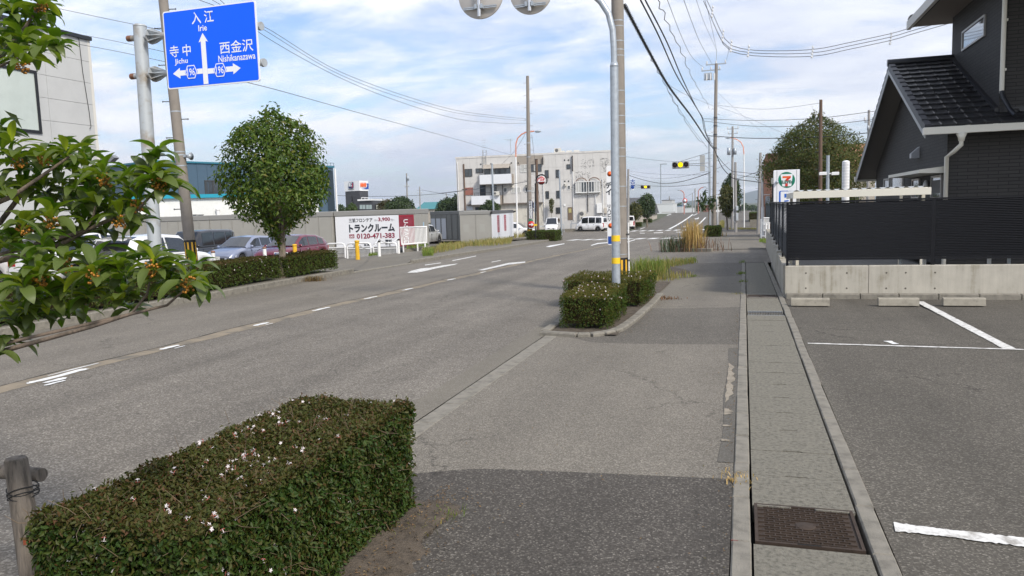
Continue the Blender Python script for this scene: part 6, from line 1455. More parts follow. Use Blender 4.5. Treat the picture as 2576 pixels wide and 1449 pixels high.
# ------------------------------------------------------------------ vehicles
GLC = glassmat('car_glass', (.012, .014, .016), .05); TYRE = mat('tyre', (.014, .014, .014), .85); RIM = mat('alloy_rim', (.42, .43, .45), .3, .8)
LENSR = mat('tail_lens_red', (.40, .005, .012), .15, coat=1); HEADL = mat('headlamp_glass', (.55, .57, .6), .12, .3, coat=1); PLATE = mat('number_plate', (.7, .7, .66), .5); DPLA = mat('car_dark_plastic', (.02, .02, .021), .6); CHROME = mat('chrome', (.7, .7, .7), .15, 1)
def lerpl(pts, x): return float(np.interp(x, [p[0] for p in pts], [p[1] for p in pts]))
def make_car(name, label, cat, col, L, Wd, top, cab, belt, wins, wb, wr=.31, group=None, tumble=.25, cl=.2, rear_lamps='side', nose=.55, dark_lower=True):
    """top: (x, z) line of bonnet / belt / tail; cab: (x, z) line of windscreen, roof and back; wins: (x0, x1) side glass"""
    t = thing(name, label, cat, (0, 0, 0), 0, group)
    paint = mat('car_paint_%s' % name if False else 'car_paint_%d_%d_%d' % tuple(int(c*1000) for c in col), col, .28, .25 if max(col) < .7 and max(col)-min(col) > .02 else 0, coat=1.0)
    hw = Wd/2; xa, xb = -L/2, L/2; xw = (-wb/2-.02, wb/2+.02); R = wr+.045
    def w(x):
        f = min((x-xa), (xb-x)); return hw*(1-.16*max(0, 1-f/.55)**2.2)
    def zbot(x):
        z = cl+.06*max(0, 1-min(x-xa, xb-x)/.5)
        for q in xw:
            if abs(x-q) < R: z = max(z, wr+math.sqrt(R*R-(x-q)**2))
        return z
    xs_ = sorted(set([xa, xa+.04, xa+.12, xa+.25, xb-.25, xb-.12, xb-.04, xb]+[xa+L*i/14 for i in range(15)]+[q+R*math.cos(math.pi*i/10)*.999 for q in xw for i in range(11)]))
    rows = []
    for x in xs_:
        zt_ = lerpl(top, x); zb_ = min(zbot(x), zt_-.12); ww = w(x); half = []
        zm = zb_+(zt_-zb_)*.5
        half = [(ww*.90, zb_), (ww*.985, zb_+.05), (ww, min(zm, zt_-.08)), (ww*.985, zt_-.10), (ww*.93, zt_-.025), (ww*.70, zt_+.008), (0, zt_+.022)]
        rows.append([(x, y, z) for y, z in half]+[(x, -y, z) for y, z in half[-2::-1]])
    body = MB().grid(rows); n = len(rows[0])
    body.poly([rows[0][i] for i in range(n)]); body.poly([rows[-1][i] for i in range(n)][::-1])
    # cabin shell
    def zr(x): return lerpl(cab, x)
    def sect(x):
        zb_ = lerpl(top, x)-.02; z = max(zr(x), zb_+.001); wb_ = w(x)*.955; h = z-zb_; k = min(1, h/.25)
        wt = wb_-h*tumble
        return [(wb_, zb_), (wt+.0, z-.055*k), (wt-.07*k, z), (wt*.45, z+.022*k), (0, z+.03*k)]
    xc = sorted(set([p[0] for p in cab]+[cab[0][0]+(cab[-1][0]-cab[0][0])*i/18 for i in range(19)]))
    rows = []
    for x in xc: s_ = sect(x); rows.append([(x, y, z) for y, z in s_]+[(x, -y, z) for y, z in s_[-2::-1]])
    body.grid(rows); body.build('body', paint, t)
    MB().box(xa+.15, -hw*.8, cl-.03, xb-.15, hw*.8, .62).build('underbody_shade', DARK, t)  # black inner box paints the shade under the car and inside its wheel arches
    def side(x, f, off=.007):
        s_ = sect(x); a, b = s_[0], s_[1]; return Vector((x, a[0]+(b[0]-a[0])*f+off, a[1]+(b[1]-a[1])*f))
    for sg in (1, -1):
        for x0, x1 in wins:
            g_ = []
            for j in range(2):
                f = (.10, .93)[j]; g_.append([side(x0+(x1-x0)*i/8, f) for i in range(9)])
            for r_ in g_:
                for p in r_: p.y *= sg
            MB().grid(g_).build('side_window', GLC, t)
    zmax = max(p[1] for p in cab)
    def screen(xs0, nm):
        g_ = []
        for i in range(7):
            x = xs0[0]+(xs0[1]-xs0[0])*(.06+.9*i/6); s_ = sect(x); d = Vector((1 if nm == 'windscreen' else -1, 0, .7)).normalized()*.010; wt = s_[2][0]*.94
            g_.append([Vector((x, wt*q, s_[2][1]+.026*(1-abs(q))+.004))+d for q in (-1, -.5, 0, .5, 1)])
        MB().grid(g_).build(nm, GLC, t)
    fi = max(i for i, p in enumerate(cab) if p[1] > zmax-.09); ri = min(i for i, p in enumerate(cab) if p[1] > zmax-.09)
    screen((cab[fi][0], cab[-1][0]), 'windscreen'); screen((cab[ri][0], cab[0][0]), 'rear_window')
    # wheels
    tm_ = MB().lathe([(wr*.66, -.09), (wr*.95, -.1), (wr, -.07), (wr, .07), (wr*.95, .1), (wr*.66, .09)], 22, axis='y').mesh('wheel', TYRE)
    rm = MB().lathe([(wr*.68, .085), (wr*.64, .092), (wr*.60, .05), (0, .045)], 22, axis='y')
    for i in range(6):
        a = math.pi*2*i/6; rm.box(-.028, .05, 0, .028, .088, wr*.64, R=Matrix.Rotation(a, 3, 'Y'))
    rm.lathe([(wr*.2, .09), (0, .095)], 10, axis='y'); rm = rm.mesh('rim', RIM)
    for q in xw:
        for sg in (1, -1):
            o = put('wheel', tm_, t, (q, sg*(hw-.125), wr)); o.rotation_euler = (0, 0, 0 if sg > 0 else math.pi); put('rim', rm, o)
    # lamps, grille, bumpers, plate, mirrors, handles, shut lines
    zf, zb2 = lerpl(top, xb-.1), lerpl(top, xa+.02)
    for sg in (1, -1):
        y0 = sg*hw*.80
        hl = [(xb-.33, sg*w(xb-.33)*1.004, zf-.07), (xb-.05, sg*hw*.78, zf-.16), (xb+.004, sg*hw*.50, zf-.19), (xb+.012, sg*hw*.48, zf-.27), (xb-.03, sg*hw*.84, zf-.29), (xb-.28, sg*w(xb-.28)*1.006, zf-.17)]
        MB().prism(hl if sg > 0 else hl[::-1], (.012, 0, .004)).build('headlight', HEADL, t)
        if rear_lamps == 'side': tl = (xa-.012, zb2-.30, .20, .20)
        else: tl = (xa-.012, .50, .14, .55)
        MB().bev(tl[0], min(y0*.99, y0*.99-sg*tl[2]*1.1), tl[1], xa+.2, max(y0*1.06, y0*.99-sg*tl[2]*1.1), tl[1]+tl[3], .012).build('tail_light', LENSR, t)
        xm = cab[-1][0]-.28; p = side(xm, .12)
        m_ = MB().ball((xm, (p.y+.13), p.z+.06), .10, 8, 5, sc=(.6, 1, .72)); 
        if sg < 0: m_.v = [(a, -b, c) for a, b, c in m_.v]; m_.f = [f[::-1] for f in m_.f]
        m_.build('wing_mirror', paint if col[0] > .3 or col[2] > .2 else paint, t)
        for x0, x1 in wins[:2]:
            xx = x0+.08; zz = lerpl(top, xx)-.13; y_ = w(xx)*.99+.004
            MB().bev(xx, min(sg*y_, sg*(y_+.025)), zz-.02, xx+.17, max(sg*y_, sg*(y_+.025)), zz+.015, .006).build('door_handle', CHROME, t)
        for x in [wins[0][0]]+[q[1]+.04 for q in wins]:
            if abs(x-xw[0]) < R*.8 or abs(x-xw[1]) < R*.8: z0_ = wr*2+.12
            else: z0_ = cl+.12
            y_ = w(x)*1.0
            MB().box(x-.004, min(sg*(y_-.02), sg*(y_+.003)), z0_, x+.004, max(sg*(y_-.02), sg*(y_+.003)), lerpl(top, x)-.1).build('door_seam', DARK, t)
    MB().bev(xb-.05, -hw*.46, zf-.28, xb+.016, hw*.46, zf-.18, .01).build('grille', DPLA, t)
    MB().bev(xb-.06, -hw*.70, cl+.08, xb+.02, hw*.70, cl+.2, .02).build('air_intake', DPLA, t)
    MB().bev(xa-.02, -hw*.8, cl+.06, xa+.1, hw*.8, cl+.2, .02).build('rear_bumper', DPLA, t)
    MB().box(xb+.018, -.165, cl+.22, xb+.026, .165, cl+.385).build('number_plate', PLATE, t); MB().box(xa-.02, -.165, zb2-.42, xa-.012, .165, zb2-.255).build('number_plate', PLATE, t)
    MB().tube([(xa-.012, -.25, zb2+.02), (xa-.03, .1, zb2+.05)], .012, 5).build('rear_wiper', BLACK, t)
    return t
def place(t, px, D, rz, dz=0, zfn=glot):
    p = atd(px, 620, D); t.location = (p.x, p.y, zfn(p.y)+dz); t.rotation_euler = (0, 0, rz); return t
HP = math.pi/2
hatch_top = [(-1.92, .93), (-1.2, .95), (.55, .93), (.95, .95), (1.35, .90), (1.75, .77), (1.92, .62)]
hatch_cab = [(-1.90, .96), (-1.62, 1.40), (-1.30, 1.49), (-.3, 1.53), (.35, 1.47), (.95, .97)]
c_ = make_car('hatchback', 'white hatchback seen from behind, red tail lamps and black rear glass, beside the sign pole', 'car', (.80, .80, .80), 3.84, 1.72, hatch_top, hatch_cab, .95, [(-.35, .48), (-1.22, -.42)], 2.45)
place(c_, 388, 23.3, HP+rad(2), 0)
MB().tube([(-1.925, .02, .80), (-1.945, .02, .80)], .05, 10).build('badge', CHROME, c_); MB().prism([(-1.70, -.55, 1.43), (-1.98, -.52, 1.42), (-1.98, .52, 1.42), (-1.70, .55, 1.43)], (0, 0, .03)).build('spoiler', mat('car_paint_800_800_800', (0, 0, 0)), c_)
suv_top = [(-2.3, 1.02), (-1.5, 1.05), (.7, 1.02), (1.1, 1.03), (1.9, .95), (2.3, .72)]
suv_cab = [(-2.25, 1.06), (-1.95, 1.55), (-1.5, 1.65), (-.2, 1.69), (.3, 1.62), (1.1, 1.05)]
c_ = make_car('estate_car', 'white large estate car with dark side glass behind the white hatchback', 'car', (.74, .75, .78), 4.6, 1.8, suv_top, suv_cab, 1.04, [(-.2, .62), (-1.1, -.28), (-1.8, -1.18)], 2.75, .33)
place(c_, 222, 24.8, HP+rad(2), .0)
c_ = make_car('saloon_car', 'silver-white car with red tail lamp, mostly hidden by leaves at the photo edge', 'car', (.60, .60, .61), 4.3, 1.72, [(p[0]*1.1, p[1]) for p in hatch_top], [(p[0]*1.1, p[1]) for p in hatch_cab], .95, [(-.4, .5), (-1.35, -.48)], 2.6)
place(c_, 25, 24.0, HP+rad(2), .0)
imp_top = [(-2.1, .95), (-1.3, .95), (.7, .92), (1.05, .94), (1.6, .87), (2.0, .74), (2.15, .58)]
imp_cab = [(-2.05, .98), (-1.7, 1.25), (-1.1, 1.42), (-.2, 1.47), (.2, 1.43), (1.05, .96)]
ci = make_car('hatchback', 'pale lavender-blue hatchback with its nose towards us behind the left hedge', 'car', (.25, .28, .38), 4.3, 1.76, imp_top, imp_cab, .94, [(-.15, .62), (-1.0, -.22), (-1.55, -1.08)], 2.65, .32)
place(ci, 616, 38.0, -HP, .0)
ci = make_car('hatchback', 'dark red hatchback nose towards us behind the trunk of the round street tree', 'car', (.15, .012, .03), 4.3, 1.76, imp_top, imp_cab, .94, [(-.15, .62), (-1.0, -.22), (-1.55, -1.08)], 2.65, .32)
place(ci, 735, 37.2, -HP, .0)
van_top = [(-1.68, .98), (-.5, 1.0), (.9, .98), (1.25, 1.0), (1.5, .94), (1.68, .66)]
van_cab = [(-1.67, 1.0), (-1.60, 1.70), (-1.45, 1.80), (0, 1.85), (.65, 1.80), (1.22, 1.02)]
cb = make_car('box_van', 'black tall box-shaped minivan behind the striped concrete pole', 'minivan', (.015, .015, .018), 4.3, 1.72, [(p[0]*1.28, p[1]) for p in van_top], [(p[0]*1.28, p[1]) for p in van_cab], 1.0, [(-.1, .75), (-1.1, -.18), (-1.9, -1.2)], 2.7, .31, tumble=.1, rear_lamps='tall')
place(cb, 503, 40.5, -HP, .0)
cs = make_car('parked_car', 'silver car peeping out behind the banner container', 'car', (.5, .5, .48), 4.0, 1.7, hatch_top, hatch_cab, .95, [(-.35, .48), (-1.22, -.42)], 2.45); place(cs, 1066, 57.5, HP, .25)
# white vans by the apartment block
kt = [(-1.95, .98), (-.5, 1.0), (1.2, .98), (1.5, 1.0), (1.75, .92), (1.95, .62)]; kc = [(-1.94, 1.0), (-1.88, 1.74), (-1.7, 1.85), (0, 1.9), (.85, 1.85), (1.5, 1.02)]
kv = make_car('van', 'white van parked sideways by the hoop barriers', 'van', (.80, .80, .80), 3.9, 1.66, kt, kc, 1.0, [(.12, 1.0), (-.85, .02), (-1.72, -.95)], 2.4, .30, tumble=.1, rear_lamps='tall', group='white vans by the apartment block')
zz_ = lambda y: -1.42
place(kv, 1489, 96.5, math.pi-rad(14), .0, zz_)
def more(px, D, rz, lab): p = atd(px, 600, D); return dup(kv, (p.x, p.y, -1.42), rz, lab)
more(1392, 97.5, -HP+rad(6), 'white van facing us head-on below the red arrow sign')
more(1546, 98.5, HP+rad(28), 'white van with red tail lamps just left of the mirror pole')
more(1572, 101, HP+rad(28), 'white van almost hidden behind the mirror pole and concrete pole')
cw_ = make_car('minivan', 'white car with long bonnet showing past the beige container', 'car', (.79, .79, .79), 4.4, 1.72, [(p[0]*1.15, p[1]) for p in hatch_top], [(p[0]*1.15, p[1]) for p in hatch_cab], .95, [(-.4, .5), (-1.35, -.48)], 2.6); place(cw_, 1296, 76, rad(2), .02)
cf = make_car('parked_car', 'small white car beyond the crossing, behind the far amber signal pole', 'car', (.78, .78, .78), 3.9, 1.7, hatch_top, hatch_cab, .95, [(-.35, .48), (-1.22, -.42)], 2.45)
p = gp(*c6(395, 735)); cf.location = (p.x-.4, p.y+1.0, g(p.y)); cf.rotation_euler = (0, 0, rad(-8))
# ------------------------------------------------------------------ plants
def leaf_mesh(name, pos, nrm, L, Wd, mats, fold=.25, droop=.0, jit=.7, seed=1):
    """many small folded leaves: pos/nrm arrays (n,3), L/Wd arrays or numbers"""
    r = np.random.default_rng(seed); n = len(pos)
    L = np.broadcast_to(np.asarray(L, float), (n,))*r.uniform(.7, 1.25, n); Wd = np.broadcast_to(np.asarray(Wd, float), (n,))*r.uniform(.75, 1.2, n)
    nr = nrm+r.normal(0, jit, (n, 3)); nr /= np.linalg.norm(nr, axis=1)[:, None]+1e-9
    tg = r.normal(0, 1, (n, 3))+nrm*.5; tg[:, 2] -= droop
    tg -= nr*(tg*nr).sum(1)[:, None]; tg /= np.linalg.norm(tg, axis=1)[:, None]+1e-9
    bt = np.cross(nr, tg)
    v = np.empty((n, 4, 3)); up = nr*(Wd*fold)[:, None]
    v[:, 0] = pos; v[:, 1] = pos+tg*(L*.45)[:, None]+bt*(Wd*.5)[:, None]+up; v[:, 2] = pos+tg*L[:, None]-nr*(L*.12)[:, None]; v[:, 3] = pos+tg*(L*.45)[:, None]-bt*(Wd*.5)[:, None]+up
    me = bpy.data.meshes.new(name); me.vertices.add(4*n); me.vertices.foreach_set('co', v.ravel())
    idx = (np.arange(n)[:, None]*4+np.array([0, 1, 2, 0, 2, 3])[None, :]).ravel()
    me.loops.add(6*n); me.loops.foreach_set('vertex_index', idx.astype(np.int32))
    me.polygons.add(2*n); me.polygons.foreach_set('loop_start', np.arange(0, 6*n, 3, dtype=np.int32)); me.polygons.foreach_set('loop_total', np.full(2*n, 3, np.int32))
    ms = mats if isinstance(mats, list) else [mats]
    for m in ms: me.materials.append(m)
    if len(ms) > 1: me.polygons.foreach_set('material_index', np.repeat(r.integers(0, len(ms), n), 2).astype(np.int32))
    me.update(); me.validate(); return me
HEDL = leafmat('hedge_leaf', [(.024, .058, .007), (.042, .084, .009), (.032, .068, .008), (.072, .10, .012), (.050, .076, .009), (.095, .070, .015), (.044, .092, .011)], .6, .2, .25)
HEDT = leafmat('hedge_top_leaf', [(.046, .056, .010), (.070, .060, .013), (.042, .054, .009), (.088, .058, .018), (.058, .066, .012), (.105, .046, .022), (.040, .058, .009)], .65, .2, .25)
HEDF = leafmat('hedge_leaf_far', [(.036, .068, .009), (.058, .088, .012), (.046, .076, .010), (.085, .092, .017)], .7, .15, .25)
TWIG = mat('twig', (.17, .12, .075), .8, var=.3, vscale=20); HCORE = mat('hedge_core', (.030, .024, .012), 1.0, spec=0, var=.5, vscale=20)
NEARL = leafmat('near_hedge_leaf', [(.020, .048, .007), (.034, .068, .009), (.026, .055, .008), (.056, .078, .012), (.068, .068, .014), (.040, .075, .010), (.024, .044, .008), (.085, .050, .016)], .55, .2, .3); NEART = leafmat('near_hedge_top', [(.044, .060, .011), (.066, .066, .014), (.044, .062, .011), (.080, .060, .018), (.060, .074, .013), (.105, .048, .022), (.038, .058, .010)], .6, .2, .3)
MIDT = leafmat('mid_hedge_top', [(.075, .090, .014), (.11, .10, .02), (.07, .085, .014), (.13, .095, .024), (.095, .11, .018)], .65, .2, .25)
PETAL = mat('white_petal', (.74, .68, .69), .6); SEPAL = mat('pink_sepal', (.36, .10, .075), .6)
def flower_mesh(s, seed, n=1):
    r = random.Random(seed); mb = MB()
    for k in range(n):
        o = Vector((r.uniform(-1, 1)*s*1.2*(n > 1), r.uniform(-1, 1)*s*1.2*(n > 1), r.uniform(0, .6)*s)); ax = Vector((r.uniform(-.8, .8), r.uniform(-.8, .8), 1)).normalized(); u = ax.orthogonal().normalized(); w_ = ax.cross(u)
        for i in range(5):
            a = 2*math.pi*i/5; d = u*math.cos(a)+w_*math.sin(a); e = ax.cross(d)
            mb.poly([o, o+d*s*.5+e*s*.26+ax*s*.16, o+d*s+ax*s*.1, o+d*s*.5-e*s*.26+ax*s*.16], 0)
        mb.tube([o-ax*s*1.4, o], [s*.07, s*.16], 5, 0)
        for i in range(5):
            a = 2*math.pi*i/5+.4; d = (u*math.cos(a)+w_*math.sin(a)); q = o-ax*s*1.4
            mb.poly([q, q+d*s*.55+ax*s*.35, q+d*s*1.15+ax*s*.3, q+d*s*.5-ax*s*.1], 1)
    return mb.mesh('flower', [PETAL, SEPAL])
def hedge(label, foot, z0, h, nleaf, lsize, nflow, fsize, seed, near=False, fn=g, group=None, top_bias=.5, flower_top=.6, mats=None):
    """foot: four ground corners (x, y) in order; clipped box of foliage with a dark core, twigs and flowers"""
    r = np.random.default_rng(seed); P = [np.array(p, float) for p in foot]; c0 = sum(P)/4
    t = thing('hedge', label, 'hedge', (c0[0], c0[1], z0), 0, group)
    Q = [p-c0 for p in P]
    def pt(u, v): return (Q[0]*(1-u)+Q[1]*u)*(1-v)+(Q[3]*(1-u)+Q[2]*u)*v
    LA = np.linalg.norm(Q[1]-Q[0]); LB = np.linalg.norm(Q[3]-Q[0])
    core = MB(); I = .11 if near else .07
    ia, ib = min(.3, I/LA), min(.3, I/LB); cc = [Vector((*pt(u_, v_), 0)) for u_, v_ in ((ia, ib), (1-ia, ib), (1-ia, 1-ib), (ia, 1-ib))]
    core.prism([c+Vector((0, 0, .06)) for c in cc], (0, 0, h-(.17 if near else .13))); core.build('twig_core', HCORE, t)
    areas = np.array([LA*LB, LA*h, LA*h, LB*h, LB*h]); areas[0] *= 1.2; k = r.choice(5, nleaf, p=areas/areas.sum())
    u = r.random(nleaf); v = r.random(nleaf); zz = r.random(nleaf)**.9; pos = np.zeros((nleaf, 3)); nm = np.zeros((nleaf, 3))
    def bump_(x, y, z): return .018*np.sin(x*9+z*7)+.016*np.sin(y*11-z*5+1)+.012*np.sin((x+y)*23+z*19)
    def sidep(f, uu):
        a, b = {1: (Q[0], Q[1]), 2: (Q[3], Q[2]), 3: (Q[0], Q[3]), 4: (Q[1], Q[2])}[f]; d = b-a; n_ = np.array([d[1], -d[0]])/np.linalg.norm(d)
        if n_@((a+b)/2) < 0: n_ = -n_
        return a[None]*(1-uu[:, None])+b[None]*uu[:, None], n_
    for f in range(5):
        s_ = k == f
        if f == 0:
            q = (Q[0][None]*(1-u[s_, None])+Q[1][None]*u[s_, None])*(1-v[s_, None])+(Q[3][None]*(1-u[s_, None])+Q[2][None]*u[s_, None])*v[s_, None]
            pos[s_, :2] = q; pos[s_, 2] = h; nm[s_] = (0, 0, 1)
        else:
            q, n_ = sidep(f, u[s_]); pos[s_, :2] = q; pos[s_, 2] = h*(.03+.97*zz[s_]); nm[s_, :2] = n_
    B = bump_(pos[:, 0]+c0[0], pos[:, 1]+c0[1], pos[:, 2])*(1.0 if near else 1.3)
    B = np.where(k == 0, B*.45, B); dep = r.exponential(.022 if near else .03, nleaf)
    # round the top edges off a little
    pos += nm*(B-dep)[:, None]
    ed = np.clip((pos[:, 2]-(h-.08))/.08, 0, 1); pos[:, :2] -= pos[:, :2]/(np.linalg.norm(pos[:, :2], axis=1)[:, None]+1e-6)*(ed*.03)[:, None]*(k != 0)[:, None]
    stray = r.random(nleaf) < .025; pos[stray] += nm[stray]*r.uniform(.005, .04, stray.sum())[:, None]
    m1, m2 = mats or (HEDL, HEDT)
    top_ = (k == 0) | (pos[:, 2] > h*.97)
    stuff(put('foliage', leaf_mesh('foliage', pos[~top_], nm[~top_], lsize, lsize*.5, m1, jit=.65, droop=.5, seed=seed), t))
    stuff(put('foliage', leaf_mesh('foliage', pos[top_], nm[top_], lsize*.85, lsize*.42, m2, jit=.8, seed=seed+1), t))
    if near:
        tw = MB()
        for i in range(1000):
            j = r.integers(0, nleaf); p = pos[j]-nm[j]*.03; d = nm[j]*.5+r.normal(0, .55, 3); d /= np.linalg.norm(d); l = r.uniform(.04, .15)
            tw.tube([p, p+d*l*.5+r.normal(0, .008, 3), p+d*l], [.0018, .0014, .0009], 3, caps=False)
        stuff(tw.build('twig', TWIG, t))
    fm = [flower_mesh(fsize, seed+i, 1+i % 3) for i in range(4)]
    for i in range(nflow):
        if near:
            # flowers gather in drifts
            cand = np.where(k == 0)[0] if r.random() < flower_top else np.where((k != 0) & (pos[:, 2] > .15))[0]
            w_ = .25+np.clip(np.sin(pos[cand, 0]*6+pos[cand, 1]*3.2+1.6), 0, 1)**2*1.6+np.clip(np.sin(pos[cand, 0]*13-pos[cand, 1]*9), 0, 1)**2; j = r.choice(cand, p=w_/w_.sum())
        else:
            cand = np.where(k == 0)[0] if r.random() < flower_top else np.where(k != 0)[0]; j = r.choice(cand)
        o = put('flower', fm[i % 4], t, tuple(pos[j]+nm[j]*fsize*1.0)); n_ = Vector(nm[j])+Vector(tuple(r.normal(0, .5, 3))); o.rotation_euler = n_.to_track_quat('Z', 'Y').to_euler()
    return t
hb = gp(1055, 1285); hl_ = gp(762, 1005, .62); hn = gp(112, 1308, .62)
nearfoot = [(-1.80, 2.02), (-1.80, hb.y+.02), (hl_.x, hl_.y), (hn.x-.05, hn.y-.02)]
hedge('large near hedge with pink-white flowers, behind the wooden stake', nearfoot, 0.0, .63, 84000, .028, 260, .0098, 3, near=True, group=None, mats=(NEARL, NEART))
hedge('square flowering hedge at the planter corner, in front of the mirror pole', [(-2.46, 10.12), (-1.76, 10.12), (-1.76, 11.85), (-2.46, 11.85)], .03, .46, 16000, .028, 70, .0125, 5, mats=(HEDL, MIDT), flower_top=.75)
hedge('low flowering hedge wrapped round the foot of the concrete pole', [(-2.95, 12.5), (-1.60, 12.5), (-1.57, 14.2), (-2.98, 14.2)], .02, .46, 14000, .030, 36, .0125, 6, mats=(HEDL, MIDT), flower_top=.8)
p0, p1, p2, p3 = gp(500, 733, .13), gp(714, 702, .13), gp(723, 700, .13), gp(897, 679, .13)
def lh(a, b, wd): return [(a.x, a.y), (b.x, b.y), (b.x-wd, b.y+.05), (a.x-wd, a.y+.05)]
q0 = Vector((lkerb(9.0)-.25, 8.0, 0))
hedge('left hedge below the striped pole, ending at the round tree trunk', lh(Vector((lkerb(p0.y)-.2, p0.y-.6, 0)), Vector((lkerb(p1.y)-.25, p1.y, 0)), 1.0), .10, .56, 14000, .050, 50, .014, 7, fn=g, mats=(HEDF, HEDT), flower_top=.25)
hedge('left hedge right of the round tree trunk, by the yellow bollard', lh(Vector((lkerb(p2.y)-.25, p2.y+.1, 0)), Vector((lkerb(p3.y)-.25, p3.y, 0)), 1.0), .06, .56, 12000, .050, 40, .014, 8, mats=(HEDF, HEDT), flower_top=.25)
hedge('left hedge nearest us, behind the leafy branch', lh(Vector((lkerb(8.5)-.2, 7.5, 0)), Vector((lkerb(p0.y-.9)-.2, p0.y-.75, 0)), 1.0), .12, .56, 7000, .055, 14, .014, 9, mats=(HEDF, HEDT), flower_top=.25)
def small_hedge(label, px0, px1, pyb, pyt, depth, n, seed, off=.0):
    a, b = gp(px0, pyb), gp(px1, pyb); h = at((px0+px1)/2, pyt, a.y).z-g(a.y)
    return hedge(label, [(a.x, a.y), (b.x, a.y), (b.x, a.y+depth), (a.x, a.y+depth)], g(a.y)-.02, h, n, .10, 0, .02, seed, mats=(HEDF, HEDF))
small_hedge('clipped hedge round the slim concrete pole and hydrant sign', 1323, 1386, 608, 581, 2.2, 3500, 21); small_hedge('clipped hedge at the foot of the right-hand signal pole', 1773, 1811, 597, 569, 2.0, 3000, 22)
small_hedge('tiny clipped hedge under the two round signs', c6(520, 0)[0], c6(606, 0)[0], c6(0, 760)[1], c6(0, 712)[1], 2, 1500, 23); small_hedge('clipped hedge at the foot of the far signal pole', c6(350, 0)[0], c6(472, 0)[0], c6(0, 812)[1], c6(0, 755)[1], 2.5, 1500, 24)
small_hedge('grassy green bank hedge left of the brown building', c8(775, 0)[0], c8(915, 0)[0], c8(0, 1150)[1], c8(0, 985)[1], 8, 2500, 25)
MB().box(-.1, -.2, 0, 3, 0, .9).build('low_wall', KERB, None, gp(c8(790, 0)[0], c8(0, 1225)[1])); tag(bpy.data.objects['low_wall.001'], 'low brown retaining wall under the green bank on the right pavement', 'wall')

# --- trees
TRL = leafmat('street_tree_leaf', [(.032, .070, .006), (.056, .108, .010), (.084, .140, .014), (.040, .084, .008), (.115, .155, .018), (.066, .120, .011), (.16, .15, .022)], .5, .28, .35)
BARK = bark('grey_bark', (.20, .165, .125), (.10, .08, .06)); BARKD = bark('dark_bark', (.085, .065, .05), (.04, .03, .022))
def tree(name, label, base, prof, n, lsize, m, tr=.09, limbs=9, seed=1, lump=.14, trunk_h=None, fold=.25, droop=.9, wr=.5, bark_=None, lean=(0, 0), group=None, hollow=.45, cat='tree', clump=0, tip=0):
    """prof: (height, radius) outline of the crown above the base"""
    r = np.random.default_rng(seed); t = thing(name, label, cat, base, 0, group)
    zs_ = np.array([p[0] for p in prof]); rs_ = np.array([p[1] for p in prof]); zlo, zhi = zs_[0], zs_[-1]; th = trunk_h or zlo+.25*(zhi-zlo)
    zz = np.linspace(zlo, zhi, 200); pr = np.interp(zz, zs_, rs_)**1.25+.01; pr /= pr.sum()
    h = r.choice(zz, n, p=pr)+r.uniform(-.03, .03, n)*(zhi-zlo); a = r.uniform(0, 2*np.pi, n); f = r.random(n)**hollow
    if clump:
        cz = r.choice(zz, clump, p=pr); ca = r.uniform(0, 2*np.pi, clump); cf = r.random(clump)**hollow; w_ = r.integers(0, clump, n); sp = .16
        h = cz[w_]+r.normal(0, sp*(zhi-zlo)*.28, n); a = ca[w_]+r.normal(0, sp*1.5, n); f = np.clip(cf[w_]+r.normal(0, sp*.6, n), 0, 1.06)
    R0 = np.interp(h, zs_, rs_)*(1+lump*(np.sin(3*a+h*2.1+seed)*.5+np.sin(5*a-h*3.7)*.3+np.sin(9*a+h*6.1)*.25))
    x, y = R0*f*np.cos(a), R0*f*np.sin(a); pos = np.stack([x+lean[0]*h, y+lean[1]*h, h], 1)
    nm = np.stack([np.cos(a)*.9, np.sin(a)*.9, np.clip((h-(zlo+zhi)/2)/(zhi-zlo)*2+.35, -.2, 1.2)], 1); nm /= np.linalg.norm(nm, axis=1)[:, None]
    if tip:
        k_ = r.integers(0, n, tip); pos[k_] += nm[k_]*r.uniform(.03, .2, (tip, 1))
    mb = MB(); pts = [Vector((0, 0, -.2))]+[Vector((lean[0]*z+.03*math.sin(z*3+seed), lean[1]*z+.03*math.cos(z*2.3+seed), z)) for z in np.linspace(.1, th, 6)]
    mb.tube(pts, [tr*1.25, tr*1.1, tr, tr*.95, tr*.9, tr*.85, tr*.8][:len(pts)], 9)
    mb.build('trunk', bark_ or BARK, t); lb_ = MB()
    for i in range(limbs):
        aa = 2*math.pi*i/limbs+r.uniform(-.3, .3); zt_ = r.uniform(zlo+.35*(zhi-zlo), zhi*.96); rr_ = float(np.interp(zt_, zs_, rs_))*r.uniform(.45, .85)
        s0 = Vector((lean[0]*th, lean[1]*th, th*r.uniform(.85, 1.0))); e = Vector((rr_*math.cos(aa)+lean[0]*zt_, rr_*math.sin(aa)+lean[1]*zt_, zt_)); md = s0.lerp(e, .45)+Vector((0, 0, .12*(zt_-th)))
        lb_.tube([s0, s0.lerp(md, .5), md, md.lerp(e, .5)+Vector((r.uniform(-.08, .08), r.uniform(-.08, .08), 0)), e], [tr*.55, tr*.45, tr*.34, tr*.22, tr*.1], 6)
    stuff(lb_.build('limb', bark_ or BARK, t))
    me = leaf_mesh('crown', pos, nm, lsize, lsize*wr, m, fold, droop, .55, seed)
    stuff(put('crown', me, t)); return t
b = gp(715, 699, .12); s_ = FP/dpt(b); zy = lambda py: (at(700, py, b.y).z-b.z)
off = (at(697, 440, b.y).x-at(713, 600, b.y).x)/(zy(440))
prof = [(zy(py), .93*hw/s_) for py, hw in ((606, 6), (592, 24), (572, 50), (548, 84), (515, 114), (480, 130), (440, 136), (400, 130), (360, 118), (325, 96), (305, 66), (288, 26))]
